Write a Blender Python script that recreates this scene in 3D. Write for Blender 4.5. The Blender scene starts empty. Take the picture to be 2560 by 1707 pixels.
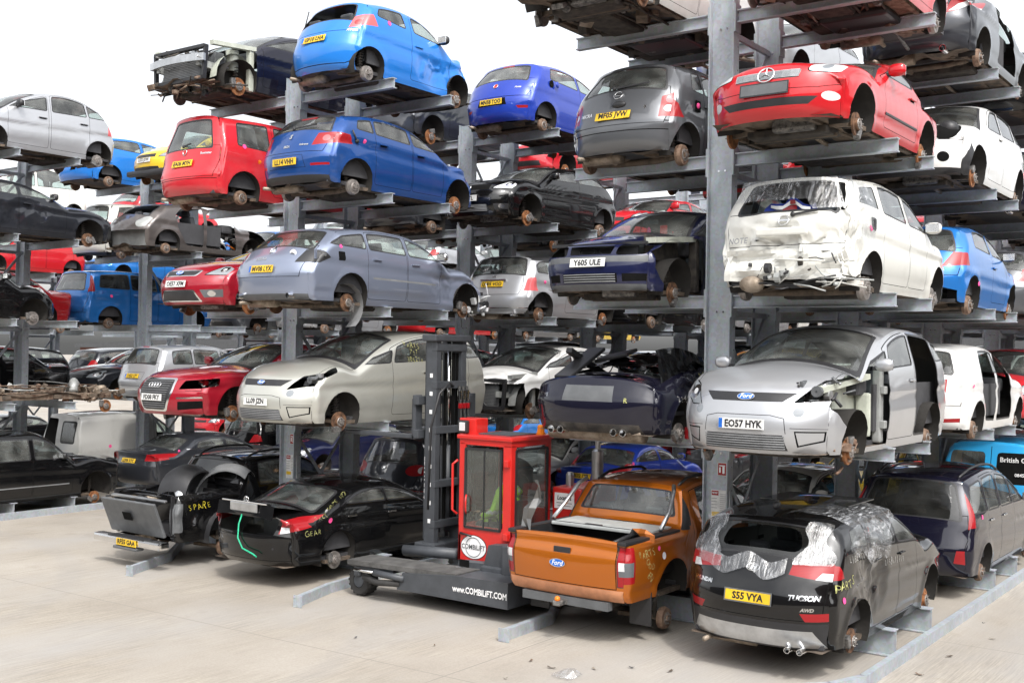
import bpy, bmesh, math, random
import numpy as np
from mathutils import Vector, Matrix
random.seed(7); rng = np.random.default_rng(7)
S = bpy.context.scene
COL = S.collection
# ------------------------------------------------------------------ camera, sky, sun, exposure
def cam_setup():
    f, yaw, pitch, roll, cx, cy, cz = 2811.44, -0.6322, 0.0087, 0.0164, 6.4174, -13.2982, 3.490
    F = Vector((math.sin(yaw)*math.cos(pitch), math.cos(yaw)*math.cos(pitch), math.sin(pitch)))
    Rt = Vector((math.cos(yaw), -math.sin(yaw), 0)); U = Rt.cross(F)
    r2 = Rt*math.cos(roll)+U*math.sin(roll); u2 = -Rt*math.sin(roll)+U*math.cos(roll)
    cd = bpy.data.cameras.new('camera'); co = bpy.data.objects.new('camera', cd); COL.objects.link(co)
    m = Matrix.Identity(4)
    for i in range(3):
        m[i][0], m[i][1], m[i][2] = r2[i], u2[i], -F[i]
    m.translation = Vector((cx, cy, cz)); co.matrix_world = m
    cd.sensor_width = 36; cd.lens = f/2560*36; cd.clip_end = 3000; cd.clip_start = .1
    S.camera = co
cam_setup()
SUN_EL, SUN_AZ = math.radians(52), math.radians(128)     # azimuth measured from +y (along the rows) towards +x
w = bpy.data.worlds.new('World'); S.world = w; w.use_nodes = True
nt = w.node_tree; nt.nodes.clear()
sky = nt.nodes.new('ShaderNodeTexSky'); sky.sky_type = 'NISHITA'; sky.sun_disc = False
sky.sun_elevation = SUN_EL; sky.sun_rotation = SUN_AZ; sky.dust_density = 4.0; sky.air_density = 1.0; sky.ozone_density = 1.0
hsv = nt.nodes.new('ShaderNodeHueSaturation'); hsv.inputs['Saturation'].default_value = .16; hsv.inputs['Value'].default_value = 2.05
tc = nt.nodes.new('ShaderNodeTexCoord'); cn = nt.nodes.new('ShaderNodeTexNoise'); cn.inputs['Scale'].default_value = 2.2; cn.inputs['Detail'].default_value = 5
cr = nt.nodes.new('ShaderNodeValToRGB'); cr.color_ramp.elements[0].position = .38; cr.color_ramp.elements[1].position = .62
cr.color_ramp.elements[0].color = (.85, .86, .88, 1); cr.color_ramp.elements[1].color = (1.25, 1.24, 1.22, 1)
mm = nt.nodes.new('ShaderNodeMixRGB'); mm.blend_type = 'MULTIPLY'; mm.inputs['Fac'].default_value = 1
bg = nt.nodes.new('ShaderNodeBackground'); bg.inputs['Strength'].default_value = .14
wo = nt.nodes.new('ShaderNodeOutputWorld')
nt.links.new(sky.outputs[0], hsv.inputs['Color']); nt.links.new(tc.outputs['Generated'], cn.inputs['Vector'])
nt.links.new(cn.outputs['Fac'], cr.inputs['Fac']); nt.links.new(hsv.outputs[0], mm.inputs[1]); nt.links.new(cr.outputs[0], mm.inputs[2])
nt.links.new(mm.outputs[0], bg.inputs['Color']); nt.links.new(bg.outputs[0], wo.inputs['Surface'])
sd = bpy.data.lights.new('sun', 'SUN'); sd.energy = 1.9; sd.angle = math.radians(4); sd.color = (1, .955, .89)
so = bpy.data.objects.new('sun', sd); COL.objects.link(so)
sdir = Vector((math.sin(SUN_AZ)*math.cos(SUN_EL), math.cos(SUN_AZ)*math.cos(SUN_EL), math.sin(SUN_EL)))
so.rotation_euler = sdir.to_track_quat('Z', 'Y').to_euler()
S.view_settings.view_transform = 'Standard'; S.view_settings.look = 'None'; S.view_settings.gamma = 1
S.view_settings.exposure = 0.25
S.render.engine = 'CYCLES'; S.cycles.max_bounces = 8; S.cycles.transparent_max_bounces = 16
# ------------------------------------------------------------------ materials
MATS = {}
def nodes(name):
    m = bpy.data.materials.new(name); m.use_nodes = True
    b = m.node_tree.nodes['Principled BSDF']; return m, m.node_tree, b
def N(nt, t, **kw):
    n = nt.nodes.new('ShaderNode'+t)
    for k, v in kw.items():
        if hasattr(n, k): setattr(n, k, v)
        else: n.inputs[k.replace('_', ' ')].default_value = v
    return n
def ramp(nt, p0, c0, p1, c1):
    r = nt.nodes.new('ShaderNodeValToRGB'); e = r.color_ramp.elements
    e[0].position, e[1].position = p0, p1; e[0].color = (*c0, 1); e[1].color = (*c1, 1); return r
def noise_mix(nt, c0, c1, scale, lo=.4, hi=.65, detail=6, coord='Object', stretch=None, rough=.6):
    t = N(nt, 'TexCoord'); src = t.outputs[coord]
    if stretch:
        mp = N(nt, 'Mapping'); mp.inputs['Scale'].default_value = stretch; nt.links.new(src, mp.inputs['Vector']); src = mp.outputs[0]
    n = N(nt, 'TexNoise', Scale=scale, Detail=detail, Roughness=rough); nt.links.new(src, n.inputs['Vector'])
    r = ramp(nt, lo, c0, hi, c1); nt.links.new(n.outputs['Fac'], r.inputs['Fac']); return r, n
def plain(name, col, rough=.5, metal=0, spec=.5, coat=0, var=.12, scale=6, bump=0, bscale=40):
    if name in MATS: return MATS[name]
    m, nt, b = nodes(name)
    c = np.array(col)
    r, n = noise_mix(nt, tuple(c*(1-var)), tuple(np.minimum(c*(1+var), 1)), scale)
    nt.links.new(r.outputs[0], b.inputs['Base Color'])
    b.inputs['Roughness'].default_value = rough; b.inputs['Metallic'].default_value = metal
    b.inputs['Specular IOR Level'].default_value = spec; b.inputs['Coat Weight'].default_value = coat
    if bump:
        n2 = N(nt, 'TexNoise', Scale=bscale, Detail=4); t = N(nt, 'TexCoord'); nt.links.new(t.outputs['Object'], n2.inputs['Vector'])
        bp = N(nt, 'Bump', Strength=bump, Distance=.02); nt.links.new(n2.outputs['Fac'], bp.inputs['Height']); nt.links.new(bp.outputs[0], b.inputs['Normal'])
    MATS[name] = m; return m
def paint(name, col, metal=.25, rough=.3, dirt=.35, scratch=.0):
    """car paint: coloured base under a clear coat, road film low down, dust in patches, darker bare inside face"""
    key = 'paint_'+name
    if key in MATS: return MATS[key]
    m, nt, b = nodes(key); c = tuple(col)
    t = N(nt, 'TexCoord')
    n1 = N(nt, 'TexNoise', Scale=1.7, Detail=8, Roughness=.65); nt.links.new(t.outputs['Object'], n1.inputs['Vector'])
    sp = N(nt, 'SeparateXYZ'); nt.links.new(t.outputs['Object'], sp.inputs[0])
    lowz = N(nt, 'MapRange'); lowz.inputs[1].default_value = .20; lowz.inputs[2].default_value = .0; lowz.inputs[3].default_value = 0; lowz.inputs[4].default_value = .8
    nt.links.new(sp.outputs['Z'], lowz.inputs[0])
    r1 = ramp(nt, .52, (0, 0, 0), .82, (1, 1, 1)); nt.links.new(n1.outputs['Fac'], r1.inputs['Fac'])
    ad = N(nt, 'Math', operation='ADD'); nt.links.new(r1.outputs[0], ad.inputs[0]); nt.links.new(lowz.outputs[0], ad.inputs[1])
    ml = N(nt, 'Math', operation='MULTIPLY'); nt.links.new(ad.outputs[0], ml.inputs[0]); ml.inputs[1].default_value = dirt; ml.use_clamp = True
    mx = N(nt, 'MixRGB'); mx.inputs[1].default_value = (*c, 1); mx.inputs[2].default_value = (.22, .205, .18, 1)
    nt.links.new(ml.outputs[0], mx.inputs['Fac'])
    geo = N(nt, 'NewGeometry'); mb = N(nt, 'MixRGB'); nt.links.new(geo.outputs['Backfacing'], mb.inputs['Fac'])
    nt.links.new(mx.outputs[0], mb.inputs[1]); mb.inputs[2].default_value = (.13, .13, .125, 1)
    nt.links.new(mb.outputs[0], b.inputs['Base Color'])
    b.inputs['Metallic'].default_value = metal; b.inputs['Specular IOR Level'].default_value = .12
    rr = N(nt, 'MapRange'); rr.inputs[3].default_value = rough; rr.inputs[4].default_value = min(rough+.4, .9); nt.links.new(ml.outputs[0], rr.inputs[0]); nt.links.new(rr.outputs[0], b.inputs['Roughness'])
    cw = N(nt, 'MapRange'); cw.inputs[3].default_value = 1.0; cw.inputs[4].default_value = .2; nt.links.new(ml.outputs[0], cw.inputs[0]); nt.links.new(cw.outputs[0], b.inputs['Coat Weight'])
    b.inputs['Coat Roughness'].default_value = .03; b.inputs['Coat IOR'].default_value = 1.5
    n2 = N(nt, 'TexNoise', Scale=2.4, Detail=2); nt.links.new(t.outputs['Object'], n2.inputs['Vector'])
    bp = N(nt, 'Bump', Strength=.12, Distance=.05); nt.links.new(n2.outputs['Fac'], bp.inputs['Height']); nt.links.new(bp.outputs[0], b.inputs['Normal'])
    MATS[key] = m; return m
def glass(name='glass', tint=(.62, .70, .68), refl=1.0, dust=.12):
    if name in MATS: return MATS[name]
    m = bpy.data.materials.new(name); m.use_nodes = True; nt = m.node_tree; nt.nodes.clear()
    tr = N(nt, 'BsdfTransparent'); tr.inputs[0].default_value = (*tint, 1)
    gl = N(nt, 'BsdfGlossy'); gl.inputs['Roughness'].default_value = .03; gl.inputs['Color'].default_value = (refl, refl, refl, 1)
    df = N(nt, 'BsdfDiffuse'); df.inputs[0].default_value = (.34, .35, .33, 1)  # grey veil: dust, plus the pale haze of sky put into the glass
    lw = N(nt, 'LayerWeight', Blend=.5); pw = N(nt, 'Math', operation='POWER'); nt.links.new(lw.outputs['Facing'], pw.inputs[0]); pw.inputs[1].default_value = 4.0; fr = N(nt, 'MapRange'); fr.inputs[3].default_value = .075; fr.inputs[4].default_value = .95; nt.links.new(pw.outputs[0], fr.inputs[0]); mx = N(nt, 'MixShader'); mx2 = N(nt, 'MixShader')
    t = N(nt, 'TexCoord'); n = N(nt, 'TexNoise', Scale=2.5, Detail=6); nt.links.new(t.outputs['Object'], n.inputs['Vector'])
    r = ramp(nt, .35, (dust*.3,)*3, .75, (dust*1.8,)*3); nt.links.new(n.outputs['Fac'], r.inputs['Fac'])
    nt.links.new(r.outputs[0], mx2.inputs[0]); nt.links.new(tr.outputs[0], mx2.inputs[1]); nt.links.new(df.outputs[0], mx2.inputs[2])
    nt.links.new(fr.outputs[0], mx.inputs[0]); nt.links.new(mx2.outputs[0], mx.inputs[1]); nt.links.new(gl.outputs[0], mx.inputs[2])
    o = N(nt, 'OutputMaterial'); nt.links.new(mx.outputs[0], o.inputs[0]); MATS[name] = m; return m
def galvanised():
    m, nt, b = nodes('galvanised_steel')
    r, n = noise_mix(nt, (.32, .375, .435), (.44, .50, .56), 3.0, .3, .7, 8)
    t = N(nt, 'TexCoord'); v = N(nt, 'TexVoronoi', Scale=26); nt.links.new(t.outputs['Object'], v.inputs['Vector'])
    mx = N(nt, 'MixRGB', blend_type='MULTIPLY'); mx.inputs['Fac'].default_value = .22
    nt.links.new(r.outputs[0], mx.inputs[1]); nt.links.new(v.outputs['Color'], mx.inputs[2])
    hs = N(nt, 'HueSaturation', Saturation=.62); nt.links.new(mx.outputs[0], hs.inputs['Color'])
    # run-off streaks and a few white scuffs
    mp = N(nt, 'Mapping'); mp.inputs['Scale'].default_value = (9, 9, .55); nt.links.new(t.outputs['Object'], mp.inputs['Vector'])
    n2 = N(nt, 'TexNoise', Scale=1.3, Detail=5); nt.links.new(mp.outputs[0], n2.inputs['Vector'])
    r2 = ramp(nt, .56, (0, 0, 0), .8, (.55, .55, .55)); nt.links.new(n2.outputs['Fac'], r2.inputs['Fac'])
    m2 = N(nt, 'MixRGB'); m2.inputs[2].default_value = (.55, .58, .6, 1); nt.links.new(r2.outputs[0], m2.inputs['Fac']); nt.links.new(hs.outputs[0], m2.inputs[1])
    n3 = N(nt, 'TexNoise', Scale=5, Detail=9, Roughness=.7); nt.links.new(t.outputs['Object'], n3.inputs['Vector'])
    r3 = ramp(nt, .68, (0, 0, 0), .8, (.5, .5, .5)); nt.links.new(n3.outputs['Fac'], r3.inputs['Fac'])
    m3 = N(nt, 'MixRGB'); m3.inputs[2].default_value = (.17, .12, .08, 1); nt.links.new(r3.outputs[0], m3.inputs['Fac']); nt.links.new(m2.outputs[0], m3.inputs[1])
    nt.links.new(m3.outputs[0], b.inputs['Base Color'])
    b.inputs['Metallic'].default_value = .25; b.inputs['Roughness'].default_value = .5
    MATS['galv'] = m; return m
def rusty(name, c0, c1, rough=.75, metal=.2, scale=14):
    if name in MATS: return MATS[name]
    m, nt, b = nodes(name); r, n = noise_mix(nt, c0, c1, scale, .35, .62, 8)
    nt.links.new(r.outputs[0], b.inputs['Base Color']); b.inputs['Roughness'].default_value = rough; b.inputs['Metallic'].default_value = metal
    bp = N(nt, 'Bump', Strength=.35, Distance=.01); nt.links.new(n.outputs['Fac'], bp.inputs['Height']); nt.links.new(bp.outputs[0], b.inputs['Normal'])
    MATS[name] = m; return m
def concrete():
    m, nt, b = nodes('concrete_yard'); t = N(nt, 'TexCoord'); P = t.outputs['Object']
    def nz(scale, detail, stretch=None, rot=0, rough=.6):
        n = N(nt, 'TexNoise', Scale=scale, Detail=detail, Roughness=rough)
        if stretch or rot:
            mp = N(nt, 'Mapping'); mp.inputs['Scale'].default_value = stretch or (1, 1, 1); mp.inputs['Rotation'].default_value = (0, 0, rot)
            nt.links.new(P, mp.inputs['Vector']); nt.links.new(mp.outputs[0], n.inputs['Vector'])
        else: nt.links.new(P, n.inputs['Vector'])
        return n
    def mul(a, fac, blend='MULTIPLY', col=None):
        x = N(nt, 'MixRGB', blend_type=blend)
        if isinstance(fac, float): x.inputs['Fac'].default_value = fac
        else: nt.links.new(fac, x.inputs['Fac'])
        nt.links.new(a, x.inputs[1])
        if hasattr(col, 'node'): nt.links.new(col, x.inputs[2])
        else: x.inputs[2].default_value = (*col, 1)
        return x.outputs[0]
    big = nz(.22, 6); base = ramp(nt, .3, (.275, .245, .208), .70, (.41, .378, .335)); nt.links.new(big.outputs['Fac'], base.inputs['Fac'])
    c = base.outputs[0]
    br = nz(2.0, 4, (24, .9, 1), .18); r = ramp(nt, .36, (.74, .73, .72), .66, (1.14, 1.13, 1.09)); nt.links.new(br.outputs['Fac'], r.inputs['Fac'])
    bm = nz(.5, 3); rb = ramp(nt, .42, (.1, .1, .1), .62, (.9, .9, .9)); nt.links.new(bm.outputs['Fac'], rb.inputs['Fac'])
    c = mul(c, rb.outputs[0], 'MULTIPLY', r.outputs[0])
    fine = nz(38, 5, rough=.75); rf = ramp(nt, .3, (.86, .86, .86), .7, (1.08, 1.08, 1.08)); nt.links.new(fine.outputs['Fac'], rf.inputs['Fac']); c = mul(c, 1.0, 'MULTIPLY', rf.outputs[0])
    gr = nz(.38, 7, (1, .45, 1), -.5); rg = ramp(nt, .47, (0, 0, 0), .68, (.65, .65, .65)); nt.links.new(gr.outputs['Fac'], rg.inputs['Fac']); c = mul(c, rg.outputs[0], 'MIX', (.33, .32, .31))
    wv = N(nt, 'TexWave', wave_type='RINGS', rings_direction='Z', Scale=.065, Distortion=1.2, Detail=2); mp = N(nt, 'Mapping'); mp.inputs['Location'].default_value = (14, 9, 0)
    nt.links.new(P, mp.inputs['Vector']); nt.links.new(mp.outputs[0], wv.inputs['Vector'])
    rw = ramp(nt, .972, (0, 0, 0), .998, (.22, .22, .22)); nt.links.new(wv.outputs['Fac'], rw.inputs['Fac']); c = mul(c, rw.outputs[0], 'MIX', (.27, .26, .25))
    st = nz(.9, 8, rough=.7); rs = ramp(nt, .60, (0, 0, 0), .74, (.55, .55, .55)); nt.links.new(st.outputs['Fac'], rs.inputs['Fac']); c = mul(c, rs.outputs[0], 'MIX', (.22, .19, .155))
    sp = nz(5.5, 6, rough=.8); rsp = ramp(nt, .70, (0, 0, 0), .78, (.7, .7, .7)); nt.links.new(sp.outputs['Fac'], rsp.inputs['Fac']); c = mul(c, rsp.outputs[0], 'MIX', (.18, .15, .12))
    jt = N(nt, 'TexBrick', Scale=1.0); mp2 = N(nt, 'Mapping'); mp2.inputs['Location'].default_value = (1.3, 3.9, 0); nt.links.new(P, mp2.inputs['Vector']); nt.links.new(mp2.outputs[0], jt.inputs['Vector'])
    jt.inputs['Brick Width'].default_value = 9; jt.inputs['Row Height'].default_value = 5; jt.inputs['Mortar Size'].default_value = .012; jt.inputs['Mortar Smooth'].default_value = .6; jt.offset = 0
    c = mul(c, jt.outputs['Fac'], 'MIX', (.24, .22, .195))
    nt.links.new(c, b.inputs['Base Color']); b.inputs['Roughness'].default_value = .9; b.inputs['Specular IOR Level'].default_value = .25
    bp = N(nt, 'Bump', Strength=.35, Distance=.01); nt.links.new(br.outputs['Fac'], bp.inputs['Height']); nt.links.new(bp.outputs[0], b.inputs['Normal'])
    MATS['concrete'] = m; return m
def plastic_film():
    m = bpy.data.materials.new('clear_plastic_film'); m.use_nodes = True; nt = m.node_tree; nt.nodes.clear()
    tr = N(nt, 'BsdfTransparent'); tr.inputs[0].default_value = (.93, .94, .95, 1)
    gl = N(nt, 'BsdfGlossy'); gl.inputs['Roughness'].default_value = .22
    df = N(nt, 'BsdfDiffuse'); df.inputs[0].default_value = (.75, .77, .8, 1)
    t = N(nt, 'TexCoord'); mp = N(nt, 'Mapping'); mp.inputs['Scale'].default_value = (5, .7, .9); nt.links.new(t.outputs['Object'], mp.inputs[0])
    n = N(nt, 'TexNoise', Scale=5, Detail=6, Roughness=.65, Distortion=1.5); nt.links.new(mp.outputs[0], n.inputs['Vector'])
    bp = N(nt, 'Bump', Strength=.35, Distance=.04); nt.links.new(n.outputs['Fac'], bp.inputs['Height']); nt.links.new(bp.outputs[0], gl.inputs['Normal'])
    r = ramp(nt, .5, (.03,)*3, .70, (.55,)*3); nt.links.new(n.outputs['Fac'], r.inputs['Fac'])
    a = N(nt, 'MixShader'); nt.links.new(r.outputs[0], a.inputs[0]); nt.links.new(tr.outputs[0], a.inputs[1]); nt.links.new(df.outputs[0], a.inputs[2])
    b2 = N(nt, 'MixShader'); b2.inputs[0].default_value = .14; nt.links.new(a.outputs[0], b2.inputs[1]); nt.links.new(gl.outputs[0], b2.inputs[2])
    o = N(nt, 'OutputMaterial'); nt.links.new(b2.outputs[0], o.inputs[0]); MATS['film'] = m; return m
galvanised(); concrete(); plastic_film()
M = MATS
glass('glass', (.74, .83, .80), 1.0, .22); glass('glass_dark', (.10, .11, .12), .9, .05); glass('glass_clear', (.88, .93, .91), 1, .34); glass('cab_glass', (.78, .83, .81), .9, .06)
plain('black_plastic', (.022, .022, .024), .45, spec=.5, bump=.05); plain('gap', (.006, .006, .006), .9, spec=.1)
plain('grey_plastic', (.10, .105, .11), .5); plain('mid_plastic', (.2, .205, .21), .5); plain('liner', (.03, .028, .026), .9, spec=.2, bump=.3, bscale=20)
plain('chrome', (.8, .8, .8), .18, 1, var=.04); plain('alloy', (.55, .56, .57), .35, .9); plain('white_plate', (.66, .66, .64), .4, var=.12, scale=9); plain('yellow_plate', (.70, .45, .02), .4, var=.14, scale=9)
plain('ink', (.012, .012, .014), .5); plain('blue_band', (.01, .12, .5), .4); plain('white_ink', (.8, .8, .8), .5, var=.03); plain('chalk', (.42, .42, .16), .9, var=.4, scale=40); plain('chalk_white', (.42, .42, .40), .9, var=.4, scale=40)
plain('seat_cloth', (.07, .074, .082), .9, bump=.2); plain('trim_inside', (.05, .05, .054), .8); plain('beige_inside', (.24, .21, .17), .8)
plain('pink_dot', (.9, .08, .3), .6, var=.03); plain('red_dot', (.5, .02, .02), .5); plain('orange', (.85, .2, .01), .4); plain('primer', (.45, .47, .40), .6); plain('body_metal', (.36, .37, .36), .5, .3, bump=.2, bscale=12)
rusty('disc_rust', (.14, .055, .022), (.33, .14, .055)); rusty('disc_dark', (.06, .032, .02), (.19, .10, .055)); rusty('disc_grey', (.20, .185, .17), (.33, .30, .28), .5, .6); rusty('drum_rust', (.13, .075, .05), (.25, .17, .12))
rusty('under', (.055, .045, .036), (.16, .12, .088), .85, .1, 7); rusty('under_dark', (.022, .02, .019), (.07, .06, .05), .85, .1, 9); rusty('exhaust', (.18, .14, .10), (.36, .30, .24), .6, .5, 9); rusty('engine', (.05, .05, .05), (.26, .25, .24), .5, .5, 18)
rusty('junk_rust', (.10, .055, .035), (.26, .20, .15), .85, .2, 8)
def lens(name, col, rough=.12):
    if name in MATS: return MATS[name]
    m, nt, b = nodes(name); t = N(nt, 'TexCoord'); w_ = N(nt, 'TexWave', Scale=22, bands_direction='Z'); nt.links.new(t.outputs['Object'], w_.inputs['Vector'])
    r = ramp(nt, 0, tuple(np.array(col)*.8), 1, tuple(np.minimum(np.array(col)*1.12, 1))); nt.links.new(w_.outputs['Fac'], r.inputs['Fac']); nt.links.new(r.outputs[0], b.inputs['Base Color'])
    b.inputs['Roughness'].default_value = .35; b.inputs['Specular IOR Level'].default_value = .2; b.inputs['Coat Weight'].default_value = .7; b.inputs['Coat Roughness'].default_value = .04; MATS[name] = m; return m
lens('red_lens', (.30, .008, .012)); lens('pale_red_lens', (.62, .12, .13)); lens('white_lens', (.62, .63, .64)); lens('clear_lens', (.24, .26, .28)); lens('amber_lens', (.8, .25, .02)); lens('dark_lens', (.16, .05, .05)); lens('smoke_lens', (.12, .13, .14))
# ------------------------------------------------------------------ generic mesh helpers
def link(name, me, mats, parent=None, smooth=False):
    for m in mats: me.materials.append(m)
    o = bpy.data.objects.new(name, me); COL.objects.link(o)
    if parent is not None: o.parent = parent
    if smooth:
        me.polygons.foreach_set('use_smooth', [True]*len(me.polygons))
    return o
def tag(o, label, cat, group=None, kind=None):
    if label: o['label'] = label
    if cat: o['category'] = cat
    if group: o['group'] = group
    if kind: o['kind'] = kind
    return o
def empty(name, loc=(0, 0, 0), rz=0, label=None, cat=None, group=None):
    o = bpy.data.objects.new(name, None); COL.objects.link(o); o.location = loc; o.rotation_euler = (0, 0, rz); o.empty_display_size = .2
    return tag(o, label, cat, group)
class MB:
    """collects boxes, bars, tubes, lathes and grids; build() links them as ONE mesh object"""
    def __init__(s): s.v = []; s.f = []; s.m = []; s.mats = []; s.sm = []
    def mi(s, mat):
        mat = M[mat] if isinstance(mat, str) else mat
        if mat not in s.mats: s.mats.append(mat)
        return s.mats.index(mat)
    def add(s, vs, fs, mat, smooth=False):
        o = len(s.v); s.v += [tuple(v) for v in vs]; k = s.mi(mat)
        for f in fs: s.f.append([i+o for i in f]); s.m.append(k); s.sm.append(smooth)
        return s
    def box(s, c, d, mat, R=None, bev=0):
        x, y, z = [q/2 for q in d]
        if bev > 0:
            b = min(bev, x*.9, y*.9, z*.9); vs = []; 
            bm = bmesh.new(); bmesh.ops.create_cube(bm, size=1)
            bmesh.ops.scale(bm, vec=d, verts=bm.verts); bmesh.ops.bevel(bm, geom=bm.edges[:], offset=b, segments=2, affect='EDGES', profile=.6)
            bm.verts.index_update(); vs = [v.co.copy() for v in bm.verts]; fs = [[v.index for v in f.verts] for f in bm.faces]; bm.free()
        else:
            vs = [Vector((sx*x, sy*y, sz*z)) for sx in (-1, 1) for sy in (-1, 1) for sz in (-1, 1)]
            fs = [(0, 1, 3, 2), (4, 6, 7, 5), (0, 4, 5, 1), (2, 3, 7, 6), (0, 2, 6, 4), (1, 5, 7, 3)]
        if R is not None: vs = [R @ v for v in vs]
        c = Vector(c); return s.add([v+c for v in vs], fs, mat)
    def bar(s, a, b, w, h, mat, up=(0, 0, 1)):
        a, b = Vector(a), Vector(b); d = b-a; L = d.length; d.normalize(); up = Vector(up)
        if abs(d.dot(up)) > .98: up = Vector((0, 1, 0))
        x = d.cross(up).normalized(); z = x.cross(d)
        R = Matrix((x, d, z)).transposed(); return s.box((a+b)/2, (w, L, h), mat, R)
    def tube(s, pts, r, mat, n=8, caps=True):
        pts = [Vector(p) for p in pts]; rs = r if isinstance(r, (list, tuple)) else [r]*len(pts); vs = []; up = None
        for i, p in enumerate(pts):
            t = (pts[min(i+1, len(pts)-1)]-pts[max(i-1, 0)]).normalized()
            if up is None: up = Vector((0, 0, 1)) if abs(t.z) < .9 else Vector((1, 0, 0))
            x = t.cross(up)
            if x.length < 1e-4: x = t.orthogonal()
            x.normalize(); y = t.cross(x).normalized(); up = -y if False else x.cross(t)
            for k in range(n):
                a = 2*math.pi*k/n; vs.append(p+(x*math.cos(a)+y*math.sin(a))*rs[i])
        fs = [(i*n+k, i*n+(k+1) % n, (i+1)*n+(k+1) % n, (i+1)*n+k) for i in range(len(pts)-1) for k in range(n)]
        if caps: fs += [tuple(range(n))[::-1], tuple(range((len(pts)-1)*n, len(pts)*n))]
        return s.add(vs, fs, mat, True)
    def lathe(s, prof, c, mat, axis='x', n=24, sgn=1):
        """prof: (axial, radius) pairs"""
        vs = []; c = Vector(c)
        for a, r in prof:
            for k in range(n):
                t = 2*math.pi*k/n; p, q = r*math.cos(t), r*math.sin(t)
                vs.append(c+Vector({'x': (a*sgn, p, q), 'y': (p, a*sgn, q), 'z': (p, q, a*sgn)}[axis]))
        fs = [(i*n+k, i*n+(k+1) % n, (i+1)*n+(k+1) % n, (i+1)*n+k) for i in range(len(prof)-1) for k in range(n)]
        return s.add(vs, fs, mat, False)
    def ell(s, c, r, mat, nu=10, nv=7, p=1.0):
        vs = []; fs = []; c = Vector(c)
        sp = lambda q: math.copysign(abs(q)**p, q)
        for j in range(nv+1):
            ph = -math.pi/2+math.pi*j/nv
            for i in range(nu):
                th = 2*math.pi*i/nu; vs.append(c+Vector((r[0]*sp(math.cos(ph))*sp(math.cos(th)), r[1]*sp(math.cos(ph))*sp(math.sin(th)), r[2]*sp(math.sin(ph)))))
        for j in range(nv):
            for i in range(nu): fs.append((j*nu+i, j*nu+(i+1) % nu, (j+1)*nu+(i+1) % nu, (j+1)*nu+i))
        return s.add(vs, fs, mat, True)
    def prism(s, poly, d0, d1, mat, axis='y'):
        """extrude a 2-D polygon: axis y -> poly in (x,z); axis x -> (y,z); axis z -> (x,y)"""
        n = len(poly)
        mk = {'y': lambda p, d: (p[0], d, p[1]), 'x': lambda p, d: (d, p[0], p[1]), 'z': lambda p, d: (p[0], p[1], d)}[axis]
        vs = [mk(p, d0) for p in poly]+[mk(p, d1) for p in poly]
        fs = [tuple(range(n)), tuple(range(n, 2*n))[::-1]]+[(i, (i+1) % n, n+(i+1) % n, n+i) for i in range(n)]
        return s.add(vs, fs, mat)
    def grid(s, pts, mat, smooth=True):
        n, m = len(pts), len(pts[0]); vs = [p for r in pts for p in r]
        return s.add(vs, [(i*m+j, i*m+j+1, (i+1)*m+j+1, (i+1)*m+j) for i in range(n-1) for j in range(m-1)], mat, smooth)
    def mesh(s, name):
        me = bpy.data.meshes.new(name); me.from_pydata(s.v, [], s.f)
        me.polygons.foreach_set('material_index', s.m); me.polygons.foreach_set('use_smooth', s.sm); return me
    def build(s, name, parent=None, fix=True):
        me = s.mesh(name)
        if fix:
            bm = bmesh.new(); bm.from_mesh(me); bmesh.ops.recalc_face_normals(bm, faces=bm.faces[:]); bm.to_mesh(me); bm.free()
        return link(name, me, s.mats, parent)
TXT = {}
def text_faces(body, size, off=0.0, align='CENTER', shear=0):
    """flat lettering as (verts2d, faces); cached"""
    key = (body, size, off, align, shear)
    if key in TXT: return TXT[key]
    cu = bpy.data.curves.new('t', 'FONT'); cu.body = body; cu.size = size; cu.offset = off; cu.align_x = align; cu.align_y = 'CENTER'; cu.resolution_u = 2; cu.shear = shear
    ob = bpy.data.objects.new('t', cu); COL.objects.link(ob)
    dg = bpy.context.evaluated_depsgraph_get(); me = bpy.data.meshes.new_from_object(ob.evaluated_get(dg))
    vs = [(v.co.x, v.co.y) for v in me.vertices]; fs = [tuple(p.vertices) for p in me.polygons]
    bpy.data.objects.remove(ob); bpy.data.curves.remove(cu); bpy.data.meshes.remove(me)
    TXT[key] = (vs, fs); return vs, fs
# ------------------------------------------------------------------ car builder
from mathutils import noise as mnoise
def clip_poly(vs, a, b, c, mode):
    """split a convex polygon by the line a*u+b*v+c>=0 -> (inside, outside)"""
    ins, out = [], []; n = len(vs)
    if mode == 'yz': f = [a*v[1]+b*v[2]+c for v in vs]
    elif mode == 'xz': f = [a*v[0]+b*v[2]+c for v in vs]
    elif mode == 'xy': f = [a*v[0]+b*v[1]+c for v in vs]
    else: f = [a*v[6]+b*v[7]+c for v in vs]
    for i in range(n):
        p, q = vs[i], vs[(i+1) % n]; fp, fq = f[i], f[(i+1) % n]
        if fp >= 0: ins.append(p)
        if fp <= 0: out.append(p)
        if (fp > 0 and fq < 0) or (fp < 0 and fq > 0):
            t = fp/(fp-fq); r = tuple(x+(y-x)*t for x, y in zip(p, q)); ins.append(r); out.append(r)
    return (ins if len(ins) > 2 else None), (out if len(out) > 2 else None)
AX = {'yz': (1, 2), 'xz': (0, 2), 'xy': (0, 1), 'st': (6, 7)}
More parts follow.
